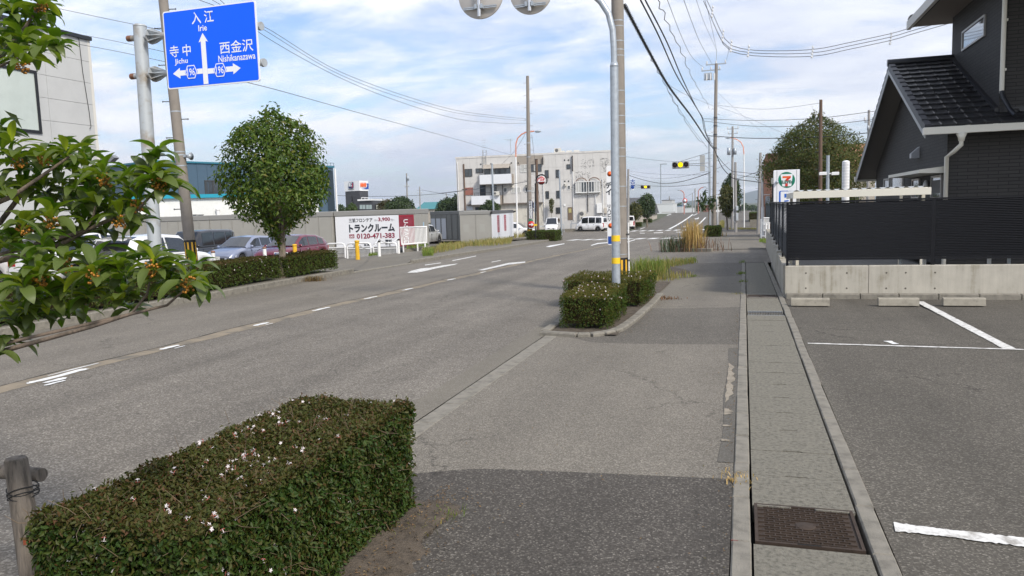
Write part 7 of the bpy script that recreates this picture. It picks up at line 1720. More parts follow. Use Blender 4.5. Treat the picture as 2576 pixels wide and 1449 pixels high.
tree('street_tree', 'round clipped street tree with glossy leaves standing between the left hedges', b, prof, 11500, .135, TRL, .10, 13, 4, .10, zy(590), droop=.7, lean=(off, 0), hollow=.5, wr=.46, tip=500, clump=260)
BUSH = leafmat('bushy_leaf', [(.040, .062, .010), (.062, .086, .013), (.080, .105, .016), (.050, .074, .011), (.11, .088, .018), (.068, .094, .014), (.125, .088, .02)], .7, .3)
b = atd(2055, 520, 52); b.z = -.5; Y0 = b.y; s_ = FP/52; zy = lambda py: at(2050, py, Y0).z-b.z
prof = [(zy(py), hw/s_) for py, hw in ((520, 90), (490, 112), (450, 122), (410, 120), (370, 104), (340, 78), (315, 46), (295, 14))]
tree('bushy_tree', 'large bushy olive-green tree with brown tips behind the shop sign', b, prof, 30000, .19, BUSH, .22, 18, 8, .22, zy(480), wr=.40, droop=-.9, bark_=BARKD, hollow=.4, clump=700, tip=2500)
STL = leafmat('far_tree_leaf', [(.020, .040, .010), (.032, .062, .013), (.046, .078, .016), (.026, .048, .011)], .6, .2); YEL_ = leafmat('yellowing_leaf', [(.05, .07, .014), (.09, .095, .018), (.07, .08, .018), (.12, .10, .02)], .6, .2)
def far_tree(label, px, pyb, D, rows, n, ls, m, seed, name='street_tree', tr=.1, bz=None, **kw):
    b = atd(px, pyb, D); b.z = g(b.y) if bz is None else bz; s_ = FP/D
    return tree(name, label, b, [(at(px, py, b.y).z-b.z, hw/s_) for py, hw in rows], n, ls, m, tr, 6, seed, .2, **kw)
far_tree('dark green street tree behind the pole with meter boxes', 1840, 565, 92, ((545, 8), (530, 20), (500, 23), (475, 22), (455, 16), (437, 4)), 2600, .32, STL, 31)
far_tree('yellow-green street tree in front of the dark green one', 1829, 568, 82, ((543, 8), (530, 17), (515, 20), (495, 19), (478, 15), (466, 4)), 2000, .28, YEL_, 32)
far_tree('thin young tree with sparse leaves against the signal pole', 1783, 588, 60, ((540, 4), (525, 20), (505, 30), (490, 24), (478, 16), (470, 6)), 260, .28, STL, 33, tr=.04, clump=14)
far_tree('round green tree behind the two round signs', 1628, 566, 106, ((546, 8), (535, 18), (520, 21), (505, 20), (495, 14), (488, 5)), 2000, .32, STL, 34)
far_tree('small yellow-green tree beside the far signal pole', 1597, 572, 100, ((552, 10), (540, 18), (528, 19), (518, 14), (510, 5)), 1300, .28, YEL_, 35)
far_tree('dark leafy tree left of the apartment block', 1128, 548, 125, ((548, 24), (530, 34), (515, 30), (505, 18), (498, 6)), 2600, .38, STL, 36, 'leafy_tree', bz=-1.8)
far_tree('dark leafy tree touching the apartment block', 1150, 548, 122, ((548, 14), (525, 20), (508, 18), (497, 10), (490, 3)), 1500, .38, STL, 43, 'leafy_tree', bz=-1.8)
far_tree('brownish tree right of the dark low building', 975, 545, 125, ((545, 18), (525, 24), (512, 20), (503, 8)), 1600, .38, leafmat('brown_green_leaf', [(.055, .045, .018), (.075, .06, .022), (.05, .055, .018)], .7, .2), 37, 'leafy_tree', bz=-1.8)
far_tree('broad bright green tree behind the banner container', 1008, 545, 115, ((545, 30), (525, 40), (510, 34), (500, 20), (495, 8)), 2600, .36, STL, 38, 'leafy_tree', bz=-1.8)
far_tree('pale green bush below the dark sign tower', 885, 545, 125, ((545, 14), (530, 17), (520, 13), (513, 5)), 1100, .3, leafmat('pale_green_leaf', [(.06, .10, .02), (.08, .12, .03), (.05, .085, .02)], .6, .25), 39, 'shrub', bz=-1.6, cat='shrub')
far_tree('green bush at the right edge of the blue-grey workshop', 858, 545, 120, ((545, 14), (530, 12), (521, 9), (514, 3)), 800, .3, STL, 40, 'shrub', bz=-1.6, cat='shrub')
far_tree('small green tree in front of the apartment block balconies', 1235, 560, 88, ((545, 10), (530, 24), (520, 26), (512, 16), (504, 6)), 1300, .3, STL, 41, 'leafy_tree', bz=-1.3)
far_tree('yellowing climber on the apartment block wall', c5(1352, 0)[0], 580, 102, tuple((c5(0, y)[1], w_) for y, w_ in ((960, 3), (920, 4), (860, 5), (820, 5), (790, 3))), 420, .22, YEL_, 42, 'wall_creeper', tr=.03, bz=-1.4, cat='creeper')
# a low wooded belt on the plain beyond the bridge
for i, (px, D, w_, h_) in enumerate(((1650, 420, 30, 6), (1700, 500, 30, 6), (1745, 430, 24, 6), (1790, 520, 24, 7), (1840, 460, 26, 7), (1895, 300, 22, 8))):
    pass
def wood(label, px0, px1, D, pyt, n, seed):
    r = np.random.default_rng(seed); a, b = atd(px0, 525, D), atd(px1, 525, D); zt_ = atd((px0+px1)/2, pyt, D).z; z0 = -4
    u = r.random(n); x = a.x+(b.x-a.x)*u; y = a.y+(b.y-a.y)*u+r.uniform(0, 14, n); top_ = (zt_-z0)*(.7+.3*np.sin(u*21+seed)*np.sin(u*47+1)); z = z0+top_*r.random(n)**.5
    nm = np.tile(np.array([[0, -.6, .8]]), (n, 1)); me = leaf_mesh('trees', np.stack([x, y, z], 1), nm, 1.3, .9, STL, seed=seed); o = put('far_wood', me); stuff(o)
wood('', 1600, 1730, 420, 515, 1600, 3); wood('', 1735, 1960, 460, 514, 2200, 4)

# --- grasses
GR = leafmat('green_grass', [(.11, .17, .022), (.16, .22, .032), (.13, .19, .028), (.22, .24, .05)], .6, .3); GRD = leafmat('dry_grass', [(.46, .31, .12), (.54, .38, .16), (.38, .24, .09), (.34, .26, .09)], .7, .2); GRM = leafmat('mixed_grass', [(.24, .21, .06), (.17, .19, .04), (.34, .27, .10), (.28, .21, .08)], .7, .25)
def blades(name, pts, h, wd, m, seed, spread=.55, parent=None):
    """curved three-piece blades from root points (x, y, z); h may be per blade"""
    r = np.random.default_rng(seed); n = len(pts); mb = MB(); pts = np.asarray(pts)
    H = np.broadcast_to(np.asarray(h, float), (n,))*r.uniform(.55, 1.15, n); A = r.uniform(0, 2*np.pi, n); S = r.uniform(.1, 1, n)*spread
    d = np.stack([np.cos(A), np.sin(A), 0*A], 1); s_ = np.stack([-np.sin(A), np.cos(A), 0*A], 1)*(wd*r.uniform(.6, 1.2, n)/2)[:, None]
    up = np.array([[0, 0, 1.0]]); v = np.empty((n, 7, 3))
    c = [pts, pts+up*(H*.4)[:, None]+d*(H*S*.15)[:, None], pts+up*(H*.75)[:, None]+d*(H*S*.45)[:, None], pts+up*(H*(1-.25*S))[:, None]+d*(H*S)[:, None]]
    v[:, 0] = c[0]-s_; v[:, 1] = c[0]+s_; v[:, 2] = c[1]-s_; v[:, 3] = c[1]+s_; v[:, 4] = c[2]-s_*.7; v[:, 5] = c[2]+s_*.7; v[:, 6] = c[3]
    me = bpy.data.meshes.new(name); i = np.arange(n)[:, None]*7
    f = np.concatenate([i+np.array([[0, 1, 3]]), i+np.array([[0, 3, 2]]), i+np.array([[2, 3, 5]]), i+np.array([[2, 5, 4]]), i+np.array([[4, 5, 6]])], 1).reshape(-1, 3)
    me.from_pydata(v.reshape(-1, 3).tolist(), [], f.tolist()); me.materials.append(m); me.update()
    return put(name, me, parent)
rg = np.random.default_rng(77)
def scatter(n, poly_px, zoff=0.0, fn=g):
    """root points inside a picture-surveyed ground outline"""
    P = [gp(*p) for p in poly_px]; xs_ = [p.x for p in P]; ys_ = [p.y for p in P]; o = []
    while len(o) < n:
        x, y = rg.uniform(min(xs_), max(xs_)), rg.uniform(min(ys_), max(ys_)); ins = False; j = len(P)-1
        for i in range(len(P)):
            if (P[i].y > y) != (P[j].y > y) and x < (P[j].x-P[i].x)*(y-P[i].y)/(P[j].y-P[i].y)+P[i].x: ins = not ins
            j = i
        if ins: o.append((x, y, fn(y)+zoff))
    return o
cl_ = gp(1622, 702)
def tuft(n, c, r_): return [(c.x+rg.normal(0, r_), c.y+rg.normal(0, r_*1.3), g(c.y)) for _ in range(n)]
stuff(blades('tall_grass', tuft(420, cl_, .20)+tuft(140, gp(1640, 690), .22), .52, .016, GR, 1, .6)); stuff(blades('tall_grass', tuft(160, cl_, .26), .55, .014, GRM, 2, .9))
stuff(blades('grass', scatter(1100, [(1590, 702), (1640, 668), (1700, 660), (1752, 658), (1745, 664), (1690, 672), (1660, 700), (1690, 697), (1740, 696), (1745, 699), (1650, 712)]), .22, .014, GRM, 3, .8)); stuff(blades('grass', scatter(360, [(1650, 664), (1750, 654), (1756, 662), (1660, 676)]), .16, .014, GR, 4, .8))
stuff(blades('grass', scatter(1500, [c4(*p) for p in ((1405, 1030), (1660, 985), (1900, 930), (1900, 880), (1640, 900), (1560, 950), (1400, 1000))], .12), .30, .02, GRM, 5, .8)); stuff(blades('grass', scatter(1300, [c4(*p) for p in ((1890, 915), (2250, 905), (2470, 880), (2490, 820), (2250, 840), (1900, 890))], .12), .38, .02, GRM, 6, .8)); stuff(blades('grass', scatter(300, [c4(*p) for p in ((1210, 940), (1460, 900), (1470, 880), (1215, 915))], .1), .22, .02, GR, 7, .8))
stuff(blades('grass', scatter(420, [c4(*p) for p in ((1405, 1040), (1530, 1030), (1530, 985), (1420, 985))], .1), .35, .02, GR, 8, .8)); stuff(blades('grass', scatter(150, [c4(*p) for p in ((750, 1035), (880, 1020), (880, 1005), (750, 1018))], .1), .16, .02, GR, 9, .8))
stuff(blades('grass', scatter(500, [c5(*p) for p in ((900, 1290), (1030, 1260), (1040, 1200), (890, 1230))], .05), .5, .03, GRM, 10, .8)); stuff(blades('grass', scatter(260, [c5(*p) for p in ((1340, 1280), (1450, 1280), (1450, 1250), (1340, 1250))], .05), .4, .03, GRM, 11, .8))
stuff(blades('grass', scatter(500, [c6(*p) for p in ((1560, 842), (1890, 848), (1890, 828), (1560, 826))], .02), .18, .03, GRM, 12, .8)); stuff(blades('grass', scatter(260, [c6(*p) for p in ((1920, 1000), (2020, 1010), (2030, 975), (1930, 965))], .02), .16, .02, GR, 13, .8)); stuff(blades('grass', scatter(260, [c6(*p) for p in ((1450, 830), (1500, 830), (1500, 790), (1450, 790))], .0), .9, .03, GRM, 14, .5))
# little weeds in the joints
for (px, py, n, h, m) in ((1856, 1206, 70, .035, GRD), (1866, 690, 90, .09, GR), (1868, 710, 60, .08, GR), (1868, 662, 60, .12, GR), (1745, 696, 90, .06, GR), (1655, 752, 240, .05, leafmat('reddish_weed', [(.16, .07, .035), (.2, .1, .05), (.12, .08, .03)], .7, .1)), (790, 707, 260, .16, leafmat('rusty_weed', [(.17, .10, .05), (.12, .09, .03), (.2, .13, .06)], .7, .1)), (1128, 1292, 40, .04, GR), (1045, 1335, 60, .05, GRM), (1855, 740, 30, .05, GRM)):
    c = gp(px, py); stuff(blades('weed', [(c.x+rg.normal(0, .05 if n < 200 else .16), c.y+rg.normal(0, .06 if n < 200 else .12), g(c.y)+.0) for _ in range(n)], h, .006 if n < 200 else .012, m, n+int(h*999), 1.1))
# dry grass clump on its kerb stub in the road
c = gp(1742, 632); t = thing('dry_grass_clump', 'tall clump of dry straw-coloured grass on a kerb stub in the junction', 'grass clump', c)
z_ = lambda n, r_: [(rg.normal(0, r_), rg.normal(0, r_*1.4), 0) for _ in range(n)]
stuff(blades('dry_blade', z_(420, .20), 1.35, .022, GRD, 31, .38, t)); stuff(blades('low_blade', [(p[0]*1.9-.1, p[1], 0) for p in z_(380, .30)], .65, .022, leafmat('brown_stem', [(.20, .12, .08), (.14, .09, .06), (.24, .15, .10)], .8, .1), 32, 1.1, t)); stuff(blades('green_blade', [(p[0]-.75, p[1]-.2, 0) for p in z_(140, .25)], .75, .03, leafmat('bluish_leaf', [(.05, .08, .04), (.07, .10, .05)], .6, .2), 33, 1.0, t))
kerb_path([(c.x-.75, c.y-.25), (c.x+.1, c.y-.45), (c.x+.85, c.y-.75)], struct(thing('stub_kerb', None, None)), .5, .18, .14)
c = gp(*c6(1330, 925)); stuff(blades('dry_grass', [(c.x+rg.normal(0, .5), c.y+rg.normal(0, .2), g(c.y)) for _ in range(220)], .45, .03, GRD, 34, .9))

# --- tree stake at the lower left
b = gp(105, 1600); Y0 = b.y
WOOD = mat('grey_wood', (.17, .145, .12), .9, var=.45, vscale=5, bump=.9, bscale=24, stretch=(7, 7, .7), dirt=(.07, .06, .05))
pt_ = at(40, 1158, b.y+.02); pb_ = at(84, 1449, b.y); v = (pb_-pt_); foot = pt_+v*((pt_.z+.1)/(pt_.z-pb_.z))
t = thing('tree_stake', 'weathered round wooden stake with crossbar lashed by black wire', 'tree stake', Vector((foot.x, foot.y, foot.z)))
rl_s = FP/dpt(pt_); rs0 = 25.5/rl_s; ax = (pt_-foot); n_ = 12; pts = [ax*(i/n_)-Vector((0, 0, .1*(i == 0))) for i in range(n_+1)]
mb = MB().tube(pts, [rs0*(1.32-.30*i/n_+.012*math.sin(i*2.3)) for i in range(n_+1)], 18); mb.lathe([(rs0*1.02, 0), (rs0*.9, .010), (rs0*.4, .012), (0, .010)], 18, o=ax); mb.build('post', WOOD, t)
cbz = at(45, 1212, b.y+.05)-t.location; 
MB().tube([cbz+Vector((-.9, .10, .01)), cbz+Vector((-.2, .085, .0)), cbz+Vector((.040, .078, .005))], [.031, .031, .029], 14).build('crossbar', WOOD, t)
wi = MB()
for k in range(4):
    w_ = []
    for i in range(19):
        a = 2*math.pi*i/18; w_.append(ax*(cbz.z/ax.z)+Vector((math.cos(a)*(rs0*1.14), math.sin(a)*(rs0*1.14)+(.025 if math.sin(a) > 0 else 0), -.015-.010*k+(.026*math.cos(a+.5)*(1 if k % 2 else -.6)))))
    wi.tube(w_, .0026, 5)
stuff(wi.build('wire_lashing', mat('black_wire', (.012, .012, .012), .5), t))
q_ = ax*.62; dv = Vector((-t.location.x, -t.location.y, 0)).normalized(); sv = Vector((-dv.y, dv.x, 0)); o_ = q_+dv*(rs0*1.16)-sv*.004
MB().poly([o_-sv*.012-Vector((0, 0, .013)), o_+sv*.012-Vector((0, 0, .013)), o_+sv*.011+Vector((0, 0, .014)), o_-sv*.012+Vector((0, 0, .013))]).build('red_mark', mat('rust_mark', (.22, .05, .02), .7, var=.3, vscale=30), t)
# --- the tree it holds: only its leafy side branches reach into the picture
BIGL = []
def bigleaf_mat():
    m = bpy.data.materials.new('glossy_leaf'); m.use_nodes = True; tt = m.node_tree; bs = tt.nodes['Principled BSDF']
    oi = N(tt, 'ShaderNodeObjectInfo'); geo = N(tt, 'ShaderNodeNewGeometry')
    cr = ramp(tt, oi.outputs['Random'], [(0, (.10, .22, .008)), (.3, (.20, .32, .012)), (.6, (.33, .42, .020)), (.85, (.42, .48, .03)), (1, (.24, .35, .014))])
    co = N(tt, 'ShaderNodeTexCoord'); sp = N(tt, 'ShaderNodeSeparateXYZ'); tt.links.new(co.outputs['Object'], sp.inputs[0])
    rib = ramp(tt, mth('ABSOLUTE', sp.outputs[1], None, tt), [(.0, 1.0), (.0011, .0)])
    mx = N(tt, 'ShaderNodeMix', data_type='RGBA'); tt.links.new(mth('MULTIPLY', rib, .45, tt), mx.inputs['Factor']); tt.links.new(cr, mx.inputs['A']); mx.inputs['B'].default_value = (.20, .25, .06, 1)
    back = N(tt, 'ShaderNodeMix', data_type='RGBA'); tt.links.new(geo.outputs['Backfacing'], back.inputs['Factor']); tt.links.new(mx.outputs['Result'], back.inputs['A']); back.inputs['B'].default_value = (.10, .135, .035, 1)
    tt.links.new(back.outputs['Result'], bs.inputs['Base Color']); bs.inputs['Roughness'].default_value = .42; bs.inputs['Specular IOR Level'].default_value = .25
    tr = N(tt, 'ShaderNodeBsdfTranslucent'); tr.inputs[0].default_value = (.24, .36, .02, 1); ms = N(tt, 'ShaderNodeMixShader'); ms.inputs[0].default_value = .3
    tt.links.new(bs.outputs[0], ms.inputs[1]); tt.links.new(tr.outputs[0], ms.inputs[2]); tt.links.new(ms.outputs[0], tt.nodes['Material Output'].inputs[0]); return m
BLM = bigleaf_mat()
def big_leaf(seed):
    r = random.Random(seed); L = .086; W_ = .0175*r.uniform(.9, 1.15); cu, fo = r.uniform(.55, 1.15), r.uniform(.30, .75); rows = []
    for j in range(10):
        s = j/9; w_ = W_*(math.sin(math.pi*min(1, s*1.0)**.78)**.75*(.55+.65*s) if .02 < s < .99 else .08); ang = cu*s*1.5
        x = L*(math.sin(ang)/(cu*1.5) if cu else s); z = -L*(1-math.cos(ang))/(cu*1.5); wav = .0012*math.sin(j*2.1+seed)
        rows.append([(x, -w_, z+w_*fo+wav), (x, -w_*.5, z+w_*fo*.32), (x, 0, z), (x, w_*.5, z+w_*fo*.32), (x, w_, z+w_*fo-wav)])
    return MB().grid(rows).mesh('leaf', BLM)
LM = [big_leaf(i) for i in range(9)]
BERRY = mat('orange_berry', (.40, .17, .018), .35, var=.3, vscale=60); STALK = mat('berry_stalk', (.16, .15, .04), .7)
def berry_mesh(seed):
    r = random.Random(seed); mb = MB()
    for i in range(30):
        d = Vector((r.gauss(0, .6), r.gauss(0, .6), r.gauss(-.1, .6))).normalized()*r.uniform(.010, .028); mb.ball(d, .0042, 6, 4, 0); mb.tube([Vector(), d*.85], .0007, 3, 1, False)
    return mb.mesh('berry_cluster', [BERRY, STALK])
BM = [berry_mesh(i) for i in range(4)]
rt = random.Random(21)
tb0 = atd(-520, 900, 2.55); tr_ = thing('evergreen_tree', 'glossy-leaved evergreen with orange berries reaching in from the left edge', 'tree', Vector((tb0.x, tb0.y, 0)))
TB = tr_.location
BRK = bark('branch_bark', (.17, .13, .10), (.08, .065, .05))
MB().tube([(0, 0, -.1), (.02, .01, .8), (-.02, .02, 1.6), (.01, 0, 2.5), (0, .03, 3.3)], [.075, .068, .06, .05, .03], 12).build('trunk', BRK, tr_)
def limb(path, r0, r1):
    P = [atd(px, py, D)-TB for px, py, D in path]; P = [Vector((0, 0, P[0].z-.25))]+P
    MB().tube(P, [r0+(r1-r0)*i/(len(P)-1) for i in range(len(P))], 8).build('branch', BRK, tr_)
limb([(-150, 910, 2.5), (0, 885, 2.45), (120, 852, 2.4), (230, 822, 2.38), (330, 790, 2.36), (420, 768, 2.34), (480, 715, 2.32)], .010, .003)
limb([(-160, 700, 2.75), (0, 655, 2.7), (70, 640, 2.68), (150, 615, 2.66), (215, 580, 2.64), (270, 555, 2.62), (340, 535, 2.6), (400, 470, 2.6)], .014, .004)
limb([(-140, 560, 2.65), (-20, 515, 2.6), (30, 495, 2.6), (80, 460, 2.6), (130, 425, 2.6), (180, 390, 2.6)], .012, .004)
limb([(-160, 640, 2.9), (0, 560, 2.85), (60, 480, 2.85), (100, 430, 2.85), (100, 390, 2.85)], .014, .004)
limb([(-130, 180, 2.7), (0, 140, 2.7), (60, 75, 2.7), (95, 20, 2.7)], .014, .004); limb([(-130, 230, 2.55), (-20, 175, 2.5), (60, 140, 2.5)], .010, .003)
limb([(215, 580, 2.64), (235, 545, 2.6), (240, 520, 2.58)], .008, .003); limb([(330, 790, 2.36), (370, 740, 2.4), (380, 690, 2.42)], .006, .003); limb([(-120, 820, 2.6), (20, 760, 2.55), (110, 715, 2.5)], .010, .003)
# whorls of leaves at the twig ends: (px, py, depth, number of leaves, size)
WH = [(28, 22, 2.6, 6, 1.0), (100, 5, 2.7, 8, 1.05), (55, 85, 2.6, 6, 1.0), (105, 120, 2.55, 9, 1.05), (55, 150, 2.5, 9, 1.05), (8, 110, 2.6, 6, 1.0),
      (30, 350, 2.6, 5, 1.0), (45, 395, 2.6, 8, 1.05), (112, 385, 2.6, 9, 1.0), (165, 375, 2.6, 8, 1.0), (215, 420, 2.7, 7, 1.0), (262, 440, 2.55, 10, 1.1), (320, 470, 2.6, 8, 1.0), (385, 428, 2.5, 7, 1.1), (398, 452, 2.5, 11, 1.1), (345, 505, 2.6, 8, 1.0),
      (240, 495, 2.6, 8, 1.05), (185, 470, 2.7, 6, 1.0), (110, 460, 2.7, 6, 1.0), (50, 470, 2.7, 7, 1.0), (130, 545, 2.5, 9, 1.1), (60, 560, 2.55, 8, 1.1), (10, 480, 2.6, 6, 1.0), (300, 545, 2.6, 8, 1.05), (20, 620, 2.6, 7, 1.0),
      (205, 560, 2.65, 6, 1.0), (170, 600, 2.7, 5, 1.0), (100, 690, 2.35, 9, 1.1), (160, 650, 2.35, 9, 1.15), (60, 715, 2.3, 9, 1.1), (235, 680, 2.3, 8, 1.1), (300, 670, 2.35, 8, 1.05), (385, 660, 2.3, 9, 1.05), (400, 690, 2.35, 7, 1.0), (468, 700, 2.3, 10, 1.05), (215, 735, 2.4, 8, 1.0), (310, 735, 2.4, 7, 1.0),
      (25, 780, 2.4, 7, 1.1), (120, 760, 2.45, 7, 1.0), (20, 850, 2.35, 4, 1.0), (180, 780, 2.45, 5, 1.0)]
WH = WH[:]
cnt = 0
lm_ = MB()
for i, (px, py, D, n, s) in enumerate(WH):
    c = atd(px, py, D)-TB; a0 = rt.uniform(0, 6.28); up = Vector((.25, -.1, 1)).normalized()
    for j in range(n):
        if cnt >= 298: break
        a = a0+2.399*j; el = rad(rt.uniform(8, 50) if j < n*.6 else rt.uniform(45, 82))
        d = Vector((math.cos(a)*math.cos(el), math.sin(a)*math.cos(el), math.sin(el)))
        # leaf frame: x along the leaf, z its upper side
        z_ = (Vector((0, 0, 1))-d*d.z)
        if z_.length < .1: z_ = Vector((1, 0, 0))
        z_ = (z_.normalized()+Vector((rt.gauss(0, .25), rt.gauss(0, .25), 0))); z_ = (z_-d*z_.dot(d)).normalized(); y_ = z_.cross(d)
        sc = s*rt.uniform(.86, 1.22)
        o = put('leaf', LM[rt.randrange(9)], tr_); o.matrix_local = Matrix(((d.x*sc, y_.x*sc, z_.x*sc, c.x+d.x*.006), (d.y*sc, y_.y*sc, z_.y*sc, c.y+d.y*.006), (d.z*sc, y_.z*sc, z_.z*sc, c.z+d.z*.006-.012*(j % 3)), (0, 0, 0, 1)))
        cnt += 1
    if i in (1, 4, 7, 8, 11, 14, 20, 21, 27, 30, 32, 34, 23, 28, 15): o = put('berry_cluster', BM[i % 4], tr_, c-Vector((0, 0, .018))); o.rotation_euler = (0, 0, i)
# further leaves of the same whorls, past what can be told apart: one mass
ex = MB(); 
for i, (px, py, D, n, s) in enumerate(WH):
    for k in range(3):
        c0_ = atd(px+rt.gauss(0, 26), py+rt.gauss(4, 20), D+rt.uniform(.03, .28))-TB; a0 = rt.uniform(0, 6.28)
        for j in range(8):
            a = a0+2.399*j; el = rad(rt.uniform(-5, 50) if j < 5 else rt.uniform(45, 80)); d = Vector((math.cos(a)*math.cos(el), math.sin(a)*math.cos(el), math.sin(el))); z_ = (Vector((rt.gauss(0, .25), rt.gauss(0, .25), 1))); z_ = (z_-d*z_.dot(d)).normalized(); y_ = z_.cross(d); sc = s*rt.uniform(.85, 1.2); c = c0_
            ex.T = Matrix(((d.x*sc, y_.x*sc, z_.x*sc, c.x), (d.y*sc, y_.y*sc, z_.y*sc, c.y), (d.z*sc, y_.z*sc, z_.z*sc, c.z-.010*(j % 3)), (0, 0, 0, 1))); me = LM[rt.randrange(9)]
            ex._add([v_.co.copy() for v_ in me.vertices], [tuple(p_.vertices) for p_ in me.polygons], 0, True)
ex.T = None
EXM = leafmat('shaded_leaf', [(.055, .14, .008), (.10, .20, .010), (.16, .26, .014), (.075, .17, .009)], .4, .22, back=(.09, .12, .03))
stuff(ex.build('foliage', EXM, tr_))
# the rest of its crown, outside the picture to the left, as one mass
r = np.random.default_rng(5); n = 2600; u = r.normal(0, 1, (n, 3)); u /= np.linalg.norm(u, axis=1)[:, None]; pos = u*np.array([.62, .9, 1.2])*(r.random((n, 1))**.4)+np.array([-.15, 0, 2.35])
stuff(put('crown', leaf_mesh('crown', pos, u, .085, .036, EXM, .3, .6, .5, 3), tr_))

# --- fallen leaves and a stone or two on the pavement
for (px, py, lab) in ((1848, 1362, 'reddish leaf chip lying against the drain kerb'),):
    c = gp(px, py); tag(MB().prism([(-.018, -.01, .004), (.012, -.016, .004), (.022, .006, .004), (-.004, .014, .004)], (0, 0, .005)).build('leaf_chip', mat('red_chip', (.16, .05, .04), .7), None, (c.x, c.y, 0)), lab, 'chip')

# dead leaves and grit lying along the hedge foot and kerbs
def litter(n, fx, fy, size, m, seed):
    r = np.random.default_rng(seed); x = fx(r, n); y = fy(r, n); z = np.array([g(v) for v in y])+.010+r.uniform(0, .006, n)
    nm = np.tile(np.array([[0, 0, 1.0]]), (n, 1)); return np.stack([x, y, z], 1), nm
DEAD = leafmat('dead_leaf', [(.12, .075, .035), (.17, .10, .045), (.09, .06, .03), (.20, .13, .06), (.10, .09, .04)], .8, .05)
p1_, n1_ = litter(420, lambda r, n: -1.74+r.exponential(.12, n), lambda r, n: r.uniform(2.3, 4.15, n), .02, DEAD, 1)
p1_[:, 2] += .045*np.clip((-1.55-p1_[:, 0])/.2, 0, 1)
p2_, n2_ = litter(160, lambda r, n: -.075-r.exponential(.03, n), lambda r, n: r.uniform(3.3, 12, n), .02, DEAD, 2)
p3_, n3_ = litter(200, lambda r, n: -1.52+r.exponential(.10, n), lambda r, n: r.uniform(9.9, 14.5, n), .02, DEAD, 3)
p4_, n4_ = litter(120, lambda r, n: r.uniform(-2.35, -.1, n), lambda r, n: r.uniform(3.2, 9, n), .02, DEAD, 4)
stuff(put('fallen_leaves', leaf_mesh('fallen_leaves', np.concatenate([p1_, p2_, p3_, p4_]), np.concatenate([n1_, n2_, n3_, n4_]), .018, .009, DEAD, .2, 0, .25, 9)))
# ------------------------------------------------------------------ overhead wires (each hung between two supports)
WIREM = mat('black_cable', (.014, .014, .016), .6); WIREG = mat('grey_wire', (.07, .075, .085), .5); WIREB = mat('bluish_wire', (.12, .14, .17), .5)
def path3(pts, d0, d1):
    L = [0]
    for a, b in zip(pts, pts[1:]): L.append(L[-1]+math.hypot(b[0]-a[0], b[1]-a[1]))
    # resample smoothly through the surveyed points
    out_ = []; n = 28
    xs_ = np.array([p[0] for p in pts], float); ys_ = np.array([p[1] for p in pts], float); Ls = np.array(L)/L[-1]
    for i in range(n+1):
        q = i/n; k = min(len(pts)-2, int(np.searchsorted(Ls, q, 'right')-1)); k = max(0, k); tq = (q-Ls[k])/(Ls[k+1]-Ls[k])
        def cr(v):
            p0, p1, p2, p3 = v[max(0, k-1)], v[k], v[k+1], v[min(len(v)-1, k+2)]
            return .5*((2*p1)+(p2-p0)*tq+(2*p0-5*p1+4*p2-p3)*tq*tq+(3*p1-p0-3*p2+p3)*tq**3)
        D = 1/((1-q)/d0+q/d1); out_.append(atd(cr(xs_), cr(ys_), D))
    return out_
def wire(label, pts, d0, d1, r, m=WIREM, wave=0, name='overhead_cable', cat='cable', group=None):
    P = path3(pts, d0, d1)
    if wave: P = [p+Vector((wave*math.sin(i*2.2), 0, wave*math.cos(i*1.7))) for i, p in enumerate(P)]
    return tag(MB().tube(P, r, 5).build(name, m), label, cat, group)
A_ = lambda *ps: [cA(*p) for p in ps]
t = thing('cable_bundle', 'thickest black cable bundle sweeping down from the concrete pole to the signal pole', 'cable')
P = path3(A_((1372, 40), (1560, 395), (1700, 640), (1870, 868), (1990, 1050), (2040, 1112)), 15.0, 57.5); MB().tube(P, .030, 7).build('cable', WIREM, t)
sp_ = []
Q = path3(A_((1372, 40), (1560, 395), (1700, 640), (1870, 868), (1990, 1050), (2040, 1112)), 15.0, 57.5)
for i in range(len(Q)-1):
    for k in range(10):
        f = k/10; p = Q[i].lerp(Q[i+1], f); a = (i*10+k)*1.26; sp_.append(p+Vector((.048*math.cos(a), 0, .048*math.sin(a))))
MB().tube(sp_, .006, 3).build('spiral_hanger', WIREM, t)
wire('black cable with loose loops left of the pair leading to the signal pole', A_((1490, 0), (1620, 255), (1750, 545), (1880, 760), (1945, 870), (1962, 960), (2012, 1080)), 15.2, 57, .018)
wire('black cable right beside the looped one, ending at the signal pole', A_((1525, 0), (1680, 300), (1790, 560), (1900, 790), (1955, 882), (1978, 990), (2035, 1100)), 15.2, 57, .017)
wire('loosely twisted dark service wire running to the middle of the right-hand pole', A_((1612, 0), (1650, 70), (1722, 240), (1800, 400), (1852, 530), (1930, 680), (1985, 770), (2003, 805)), 16, 57, .010, WIREG, .04)
wire('thin wire meeting the left end of the lower crossarm', A_((1690, 0), (1790, 260), (1870, 420), (1960, 503)), 24, 57, .010, WIREG)
wire('thin wire meeting the left end of the upper crossarm', A_((1812, 0), (1870, 160), (1930, 310), (2022, 476)), 24, 57, .010, WIREG)
wire('faint grey wire left of the mast wire above the right-hand pole', A_((1905, 0), (1960, 160), (2040, 340), (2052, 372)), 26, 57, .008, WIREB)
wire('faint grey wire running to the mast tip of the right-hand pole', A_((1968, 0), (2000, 120), (2040, 300), (2056, 376)), 26, 57, .009, WIREB)
wire('slack thin wire hanging below the thick bundle', A_((1555, 400), (1640, 560), (1722, 725), (1800, 860), (1900, 1012), (1992, 1098)), 26, 57, .012, WIREG, .05)
wire('second slack wire parting from the bundle towards the signal pole', A_((1700, 690), (1790, 830), (1880, 960), (1980, 1090)), 36, 57, .009, WIREG)
